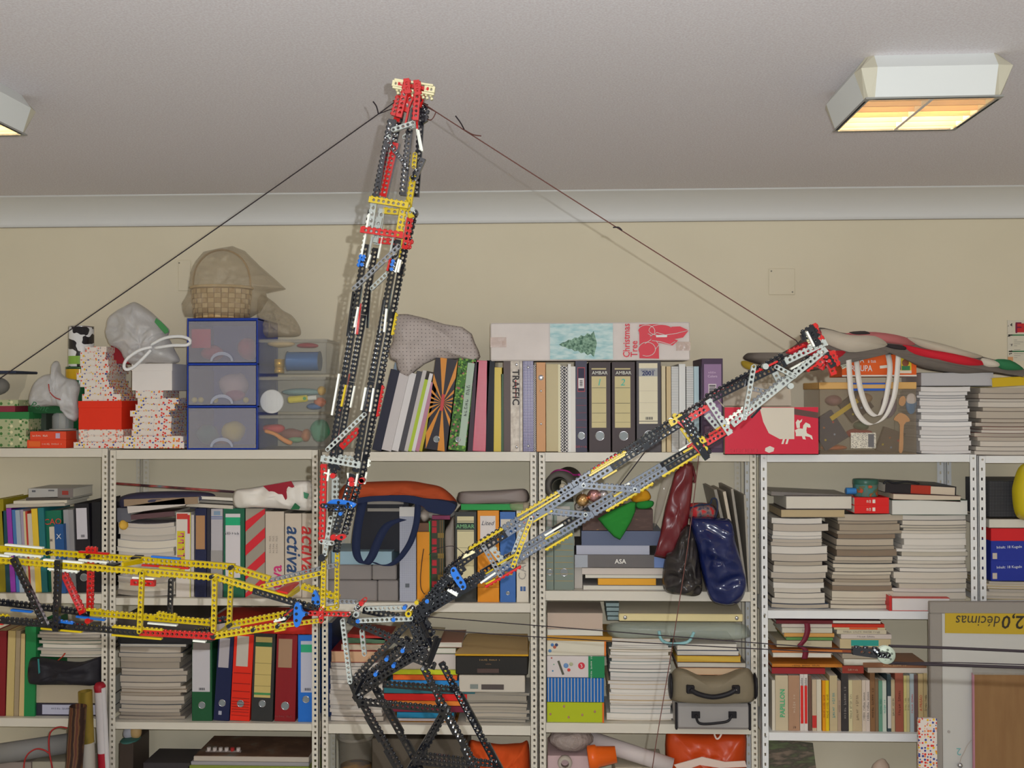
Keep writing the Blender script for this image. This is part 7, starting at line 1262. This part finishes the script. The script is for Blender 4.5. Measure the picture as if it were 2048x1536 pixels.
LB_ = [(162, 562, 508, 552, (130, 34, 40), 'dull red book lying on the paperbacks near the post', 'spine', None), (165, 690, 478, 502, (176, 110, 40), 'orange book lying on the dull red one', 'spine', ('~18', (90, 60, 30))), (170, 610, 395, 430, (176, 150, 130), 'colourful magazine spine under the maroon ribbon', 'pages', None), (165, 690, 372, 392, (170, 100, 50), 'thin orange book above the colourful magazine', 'spine', None), (200, 612, 304, 352, (160, 150, 126), 'cream book with faint lettering in the lying pile', 'spine', ('~9', (140, 128, 106))),
       (270, 620, 280, 300, (80, 120, 66), 'green book in the lying pile under the orange one', 'spine', None), (255, 630, 248, 276, (176, 130, 70), 'tan orange book in the lying pile above the green one', 'spine', None), (240, 615, 208, 246, (172, 166, 150), 'white book in the lying pile near its top', 'spine', ('~6', (130, 124, 120))), (236, 612, 180, 205, (170, 160, 150), 'thin white book second from the top of the lying pile', 'spine', None), (196, 620, 152, 178, (90, 30, 36), 'maroon album on top of the lying pile', 'spine', None)]
for c0_, c1_, a, b, c, lb, fc, tx in LB_: lying('book', lb, 'book', X(c0_), X(c1_), 1200 + a / 3.737, 1200 + b / 3.737, .02, .14, c, fc, group='books lying near the post', txt=[(tx[0], .5, .5, .010, 0, tx[1])] if tx else ())
LB2 = [(880, 1326, 508, 545, (184, 172, 160), 'white book lying under the wide brown one', 'spine', None, 0), (845, 1320, 470, 506, (130, 90, 66), 'wide brown book lying beside the pulley', 'spine', ('~14', (180, 150, 110)), 0), (700, 990, 440, 490, (130, 120, 100), 'grey olive book under the pulley block', 'pages', None, 0), (690, 850, 492, 548, (150, 60, 50), 'small red and green lettered book end in the gap', 'spine', ('~6', (190, 170, 150)), 0), (690, 985, 400, 438, (140, 130, 114), 'thin grey book end behind the pulley block', 'spine', None, 0),
       (690, 950, 366, 396, (130, 66, 40), 'rust red thin book under the cream pile', 'spine', None, 0), (672, 1052, 292, 364, (168, 152, 118), 'thick cream book with a teal block on its spine', 'spine', None, 1), (680, 1058, 256, 290, (176, 164, 156), 'pale pinkish book fourth from the top of the far pile', 'spine', ('~11', (110, 100, 100)), 0), (650, 1020, 222, 254, (172, 162, 140), 'cream book with small type second in the far pile', 'spine', ('~22', (110, 100, 96)), 0), (628, 1010, 206, 221, (176, 160, 126), 'cream book with an orange red spine patch', 'spine', None, 2), (612, 1004, 180, 205, (170, 44, 28), 'red book near the top of the far pile', 'spine', None, 0), (612, 980, 152, 178, (64, 36, 38), 'dark maroon book on top of the far pile', 'pages', None, 0)]
for c0_, c1_, a, b, c, lb, fc, tx, sp in LB2:
    lying('book', lb, 'book', X(c0_), X(c1_), 1200 + a / 3.737, 1200 + b / 3.737, .02, .14, c, fc, group='books lying in the far pile', txt=[(tx[0], .5, .5, .010, 0, tx[1])] if tx else (), lab=[(.22, .3, .76, .9, (40, 130, 120), 'teal_block')] if sp == 1 else [(.3, .1, .85, .95, (190, 80, 40), 'orange_patch')] if sp == 2 else [])
p0 = pt(1608, 1247, -.005); tag(obj('bookmark_ribbon', MB().ribbon(smooth_line([pt(x, y, d_) - p0 for x, y, d_ in ((1614, 1246, .0), (1615, 1262, -.004), (1609, 1280, -.006), (1600, 1292, -.006), (1611, 1300, -.006), (1609, 1318, -.004))], 5), .020, .0008), om((96, 22, 40), .5), loc=p0), 'wide maroon bookmark ribbon hanging over the lying books', 'ribbon')

# ================================================================== lowest visible row, standing on the fourth shelves
def z4(k): return SH[k, 3] + .001
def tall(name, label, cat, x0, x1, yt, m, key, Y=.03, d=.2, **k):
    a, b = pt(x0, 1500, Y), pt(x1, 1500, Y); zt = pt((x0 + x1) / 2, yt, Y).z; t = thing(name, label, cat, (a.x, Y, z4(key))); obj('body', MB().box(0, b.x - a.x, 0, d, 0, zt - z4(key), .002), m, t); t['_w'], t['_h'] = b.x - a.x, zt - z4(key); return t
def rod(name, label, cat, a, b, Ya, Yb, r0, r1, m, n=20, hollow=True, inner=None):
    A, B = pt(*a, Ya), pt(*b, Yb); d = (B - A); L = d.length; q = Vector((0, 0, 1)).rotation_difference(d.normalized()).to_euler()
    t = thing(name, label, cat, A, q); s = mpp((Ya + Yb) / 2); obj('tube', MB().lathe([(r0 * s * .9, L * .3), (r0 * s * .9, 0), (r0 * s, 0), (r1 * s, L), (r1 * s * .88, L), (r1 * s * .88, L * .7)], n), m, t); obj('inside', MB().lathe([(.001, L - .012), (r1 * s * .88, L - .012)], n).lathe([(.001, .01), (r0 * s * .9, .01)], n), inner or om((150, 140, 130)), t); return t
rod('paper_roll', 'big grey paper roll lying slanted on the lowest shelf', 'roll', (-60, 1516), (140, 1486), .0, .06, 20, 20, om((112, 110, 108), .6))
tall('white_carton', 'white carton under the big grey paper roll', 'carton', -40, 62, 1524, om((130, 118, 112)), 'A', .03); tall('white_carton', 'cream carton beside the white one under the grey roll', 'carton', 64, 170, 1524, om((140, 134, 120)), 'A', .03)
zf = lambda x, Y: tuple(pt(x, 1536, Y))
def standing(name, label, x0, x1, y, xb, Y, m, inner, extra=None):
    """tall roll standing on the floor: top ellipse between x0 and x1 at photo row y, foot below xb"""
    A = pt((x0 + x1) / 2, y, Y); r = (x1 - x0) / 2 * mpp(Y); B = pt(xb, 1536, Y); d = B - A; F_ = A + d * (A.z / -d.z); L = (A - F_).length; q = Vector((0, 0, 1)).rotation_difference((A - F_).normalized()).to_euler()
    t = thing(name, label, 'roll', F_, q); obj('tube', MB().lathe([(r * .9, 0), (r, 0), (r, L), (r * .92, L), (r * .92, L - .05)], 22), m, t); obj('inside', MB().lathe([(.001, L - .02), (r * .92, L - .02)], 22), inner, t); return t, r, L
standing('cardboard_tube', 'brown striped cardboard tube standing nearest, open at the top', 140, 173, 1412, 148, -.14, t_stripe('brown_tube', [(.2, (44, 30, 26)), (.6, (96, 68, 42)), (1, (70, 36, 30))], 14, 'X', 2, .35), om((150, 140, 136)))
t, r, L = standing('cardboard_tube', 'olive cardboard tube behind the brown one with white lower half', 157, 184, 1382, 176, -.08, t_stripe('olive_tube', [(.2, (90, 76, 24)), (1, (120, 100, 40))], 8, 'X', 3, .45), om((130, 116, 96)))
obj('white_sleeve', MB().lathe([(r * 1.06, 0), (r * 1.06, L - .18)], 22), om((150, 144, 136)), t)
t, r, L = standing('poster_roll', 'white poster roll with dark red top and band beside the post', 189, 210, 1372, 208, -.05, om((168, 162, 162), .4), om((120, 20, 30)))
obj('red_tip', MB().lathe([(r * 1.0, L - .02), (r * 1.1, L), (r * .7, L + .012), (.001, L + .004)], 20), om((130, 20, 34)), t); obj('red_band', MB().lathe([(r * 1.03, 0), (r * 1.03, L - .235)], 20), om((140, 18, 34)), t); obj('second_sheet', MB().lathe([(r * .55, .05), (r * .5, L - .005), (.001, L - .005)], 14, (r * .8, -.006, 0)), om((172, 168, 168)), t)
p0 = pt(90, 1500, -.1); rc_ = om((140, 34, 34), .5)
o = obj('red_looped_string', MB().tube(smooth_line([pt(x, y, d_) - p0 for x, y, d_ in ((134, 1456, -.12), (118, 1454, -.1), (103, 1462, -.1), (98, 1478, -.1), (99, 1505, -.1), (105, 1540, -.1), (110, 1600, -.05), (112, 1700, .0))], 6), .0028, 6), rc_, loc=p0); tag(o, 'red string looping over the grey roll, with a second loop', 'string')
obj('loop', MB().tube(smooth_line([pt(x, y, d_) - p0 for x, y, d_ in ((100, 1508, -.1), (88, 1500, -.1), (72, 1498, -.1), (56, 1508, -.1), (49, 1524, -.1), (48, 1545, -.1), (50, 1600, -.05), (52, 1690, .0))], 6), .0028, 6), rc_, o)
# second unit: pot, flat boxes with printed top
t = tall('flower_pot', 'teal rimmed dark pot with white and tan tops beside the post', 'pot', 238, 266, 1486, om((60, 50, 44)), 'B', .08, .15); obj('rim', MB().ball((t['_w'] / 2, .04, t['_h']), 1, 14, 8, (.034, .05, .008)), om((50, 90, 84)), t); obj('white_top', MB().ball((t['_w'] * .3, .05, t['_h'] + .02), 1, 12, 8, (.022, .02, .024)), om((150, 150, 160)), t); obj('tan_top', MB().ball((t['_w'] * .8, .05, t['_h'] + .024), 1, 12, 8, (.022, .02, .026)), om((170, 140, 96)), t)
t = tall('black_case', 'black case corner showing low on the lowest shelf', 'case', 286, 380, 1526, om((48, 44, 46)), 'B', .03, .15)
Yc = .03; q0, q1 = pt(376, 1536, Yc), pt(618, 1536, Yc); w = q1.x - q0.x
zz_ = z4('B'); tops = [pt(500, y, Yc).z for y in (1532, 1524, 1514)]
t = thing('flat_box', 'lime edged flat box under the printed game box', 'box', (q0.x, Yc, zz_)); obj('body', MB().box(0, w, 0, .22, 0, tops[0] - zz_, .002), om((110, 120, 50)), t)
t = thing('flat_box', 'grey flat box between the lime edged and printed boxes', 'box', (q0.x + .01, Yc, tops[0] + .0005)); obj('body', MB().box(0, w - .01, 0, .22, 0, tops[1] - tops[0] - .001, .002), om((130, 126, 128)), t)
t = thing('game_box', 'flat game box with dark brown printed lid and white edge', 'box', (q0.x + .02, Yc, tops[1] + .0005)); h = tops[2] - tops[1]; obj('body', MB().box(0, w - .02, 0, .22, 0, h, .002), om((160, 150, 140)), t); obj('printed_lid', MB().box(.003, w - .023,   .004, .216, h, h + .0015), t_noise('lid_print', [(.4, (74, 54, 44)), (.55, (90, 66, 52)), (.7, (96, 92, 84))], 12, 4), t)
t = thing('peg_strip', 'strip of white pegs with one red peg on the printed box lid', 'peg strip', pt(412, 1500, .07)); t.location.z = tops[2] + .003; s = mpp(.07)
obj('strip', MB().box(0, 72 * s, -.006, .006, 0, .006, .001), om((110, 100, 96)), t)
for i in range(6): obj('peg', MB().cyl((s * (6 + 12 * i), 0, .004), .0075, .012, 'Z', 12), om((150, 40, 40) if i == 4 else (170, 160, 156), .3), t)
# third unit
a_, b_ = pt(668, 1480, .03), pt(742, 1480, .03); r = (b_.x - a_.x) / 2; h = a_.z - z4('C')
t = thing('plastic_tub', 'translucent grey tub with yellow contents beside the tower foot', 'tub', ((a_.x + b_.x) / 2, .03 + r, z4('C'))); obj('body', MB().lathe([(.001, 0), (r * .7, 0), (r * .97, h - .012), (r * 1.03, h - .012), (r * 1.03, h), (r * .95, h)], 30), film('tub_film', (130, 122, 112), .45, .25, .05), t); obj('contents', MB().lathe([(.001, .01), (r * .66, .01), (r * .84, h * .7), (.001, h * .72)], 20), t_noise('tub_bits', [(.4, (90, 70, 80)), (.6, (170, 120, 40))], 20, 2), t)
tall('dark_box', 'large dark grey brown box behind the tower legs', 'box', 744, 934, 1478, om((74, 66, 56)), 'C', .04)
pillow_thing('orange_cloth', 'orange cloth bundle at the end of the lowest shelf', 'cloth', [(936, 1490), (960, 1483), (1000, 1488), (1040, 1486), (1058, 1490), (1060, 1600), (1058, 1656), (1000, 1660), (942, 1656), (936, 1600)], .09, .06, om((176, 66, 20), .85, bump=.3, bscale=14), seed=95, wr=.02, fold=1, rings=12, k=6)
# fourth unit
lump('foil_bag', 'crumpled clear bag with dark contents under the shelf edge', 'plastic bag', 1098, 1186, 1466, 1512, .0, film('foil_bag', (150, 136, 130), .75, .12, .9, 60), .12, seed=96)
tall('mixed_box', 'open box with pink and white packets on the lowest shelf', 'box', 1095, 1178, 1512, om((176, 150, 150)), 'D', .02); tag(obj('tape_roll', MB().lathe([(.014, 0), (.024, 0), (.026, .012), (.024, .024), (.014, .024), (.014, 0)], 22, (0, 0, 0), True, My), om((150, 140, 130)), loc=pt(1130, 1528, -.01)), 'white tape roll lying against the packets', 'tape roll')
t = thing('flower_pot', 'orange plastic pot on its side below the white roll', 'pot', pt(1176, 1516, .0), (0, R(82), 0)); obj('pot', MB().lathe([(.030, .002), (.036, 0), (.042, .004), (.042, .03), (.036, .034), (.028, .10), (.001, .10)], 24), om((200, 84, 20), .3), t)
tall('cream_box', 'cream boxes below the white roll', 'box', 1230, 1330, 1536, om((180, 170, 150)), 'D', .05); lump('red_cloth', 'red cloth behind the orange pot', 'cloth', 1184, 1224, 1488, 1506, .06, (150, 44, 40), .08, seed=97)
rod('paper_roll', 'long white paper roll slanting down to the orange bag', 'roll', (1345, 1532), (1172, 1476), .05, .1, 15, 17, om((176, 166, 164), .6))
t = pillow_thing('carrier_bag', 'orange plastic carrier bag with white ring print and pale base', 'plastic bag', [(1332, 1470), (1360, 1464), (1420, 1466), (1470, 1464), (1492, 1468), (1492, 1530), (1492, 1600), (1490, 1660), (1420, 1664), (1340, 1660), (1336, 1600)], .10, .06, om((176, 62, 20), .35, .4), seed=98, k=5, wr=.016, centre=(1420, 1540), fold=1, rings=12)
obj('ring_print', MB().tube(smooth_line([pt(x, y, -.03) + Vector((0, .055, 0)) - Vector(t.location) for x, y in ((1442, 1468), (1448, 1476), (1444, 1486), (1438, 1488), (1434, 1478), (1436, 1469))], 4, True), .0035, 6, True), om((200, 180, 170)), t); patch(t, 'white_print', [(1348, 1530), (1404, 1514), (1450, 1524), (1490, 1522), (1494, 1534), (1440, 1536), (1400, 1530), (1360, 1544)], .012, om((190, 170, 160)), .004)
# fifth unit
a = [pt(1541, 1486, .05), pt(1634, 1503, .05)]; zb_ = z4('E'); t = thing('painting', 'small dark landscape painting on board leaning on the lowest shelf', 'painting', (a[0].x, .05, zb_)); hgt = a[0].z - zb_; w = .20
obj('board', MB().add([(0, 0, 0), (w, .02, 0), (w - .035, .06, hgt - .02), (0, .04, hgt), (0, .006, 0), (w, .026, 0), (w - .035, .066, hgt - .02), (0, .046, hgt)], [(0, 1, 2, 3), (7, 6, 5, 4), (0, 4, 5, 1), (1, 5, 6, 2), (2, 6, 7, 3), (3, 7, 4, 0)]), t_noise('painted_land', [(.35, (84, 92, 66)), (.5, (70, 66, 58)), (.65, (110, 96, 84))], 16, 5, sc=(1, 1, 4)), t)
lump('shell', 'white and brown shell like ornament low on the white shelf', 'ornament', 1746, 1790, 1522, 1640, .05, (160, 140, 124), .06, seed=99, zb=0); tall('ornament_box', 'brown box carrying the shell like ornament', 'box', 1742, 1800, 1640, om((110, 70, 56)), 'E', .05)

# ================================================================== whiteboard, sign and printed strip in front of the shelving
Yw = -.10; q0, q1 = pt(1859, 1203, Yw), pt(2160, 1203, Yw); w, h = q1.x - q0.x, q0.z
t = thing('whiteboard', 'whiteboard with grey frame standing on the floor before the shelves', 'whiteboard', (q0.x, Yw, 0)); fr = 23 * mpp(Yw)
obj('frame', MB().box(0, w, -.006, .018, h - fr, h, .003).box(0, fr, -.006, .018, 0, h - fr, .003).box(w - fr, w, -.006, .018, 0, h - fr, .003).box(fr, w - fr, -.006, .018, 0, fr, .003), om((128, 122, 116), .5), t)
obj('white_surface', MB().box(fr, w - fr, -.002, .016, fr, h - fr, .001), om((168, 166, 162), .3), t)
tl = lambda x, y: pt(x, y, Yw) - Vector((q0.x, Yw, 0))
p = tl(1917, 1502); text(t, '2', .035, (p.x, -.003, p.z), om((100, 150, 150)), 180)
obj('magnet_mark', MB().cyl((tl(1897, 1463).x, -.004, tl(1897, 1463).z), .005, .003, 'Y', 12), om((140, 134, 130)), t)
a_, b_ = pt(1890, 1266, Yw - .004), pt(2075, 1222, Yw - .004)
s = thing('yellow_sign', 'yellow paper strip with upside down handwriting 20 décimas', 'sign', (a_.x, Yw - .0035, a_.z), (0, R(.6), 0)); sw, sh = b_.x - a_.x, b_.z - a_.z
obj('paper', MB().box(0, sw, -.001, .0006, 0, sh), om((164, 138, 40)), s)
text(s, 'décimas', .052, (sw * .36, -.0016, sh * .58), om((60, 54, 44)), 180, shear=.15, sx=.9); text(s, '2,0', .062, (sw * .74, -.0016, sh * .56), om((44, 40, 34)), 180, shear=.15, bold=.012)
a_ = pt(1944, 1346, Yw - .02); t = thing('cardboard_sheet', 'brown cardboard sheet with a pink edge leaning on the whiteboard', 'cardboard sheet', (a_.x, Yw - .02, 0), (0, 0, 0)); zt = a_.z
obj('sheet', MB().box(.006, .34, -.004, .004, 0, zt), t_noise('cardboard', [(.3, (118, 88, 58)), (.7, (126, 96, 64))], 6, 3, sc=(6, 1, 1)), t); obj('pink_edge', MB().box(0, .006, -.004, .004, 0, zt), om((150, 104, 116)), t); obj('clear_tape', MB().box(.0, .34, -.0055, -.0042, zt - .004, zt + .022), film('clear_tape', (150, 146, 140), .45, .15, .3), t)
a_, b_ = pt(1837, 1437, Yw - .02), pt(1874, 1437, Yw - .02); t = thing('printed_strip', 'tall narrow confetti printed box standing beside the whiteboard', 'box', (a_.x, Yw - .02, 0)); obj('body', MB().box(0, b_.x - a_.x, 0, .014, 0, a_.z, .001), confetti, t)
p0 = pt(1920, 1525, Yw - .012); t = tag(obj('keyring', MB().tube(smooth_line([pt(x, y, Yw - .01) - p0 for x, y in ((1943, 1480), (1934, 1492), (1928, 1505), (1922, 1516), (1920, 1526))], 5), .0012, 5), om((150, 140, 130), .3), loc=p0), 'thin silver chain with shiny pendant hanging on the whiteboard', 'chain'); obj('pendant', MB().ball((-.002, -.004, -.008), .009, 14, 9), CHROME, t)
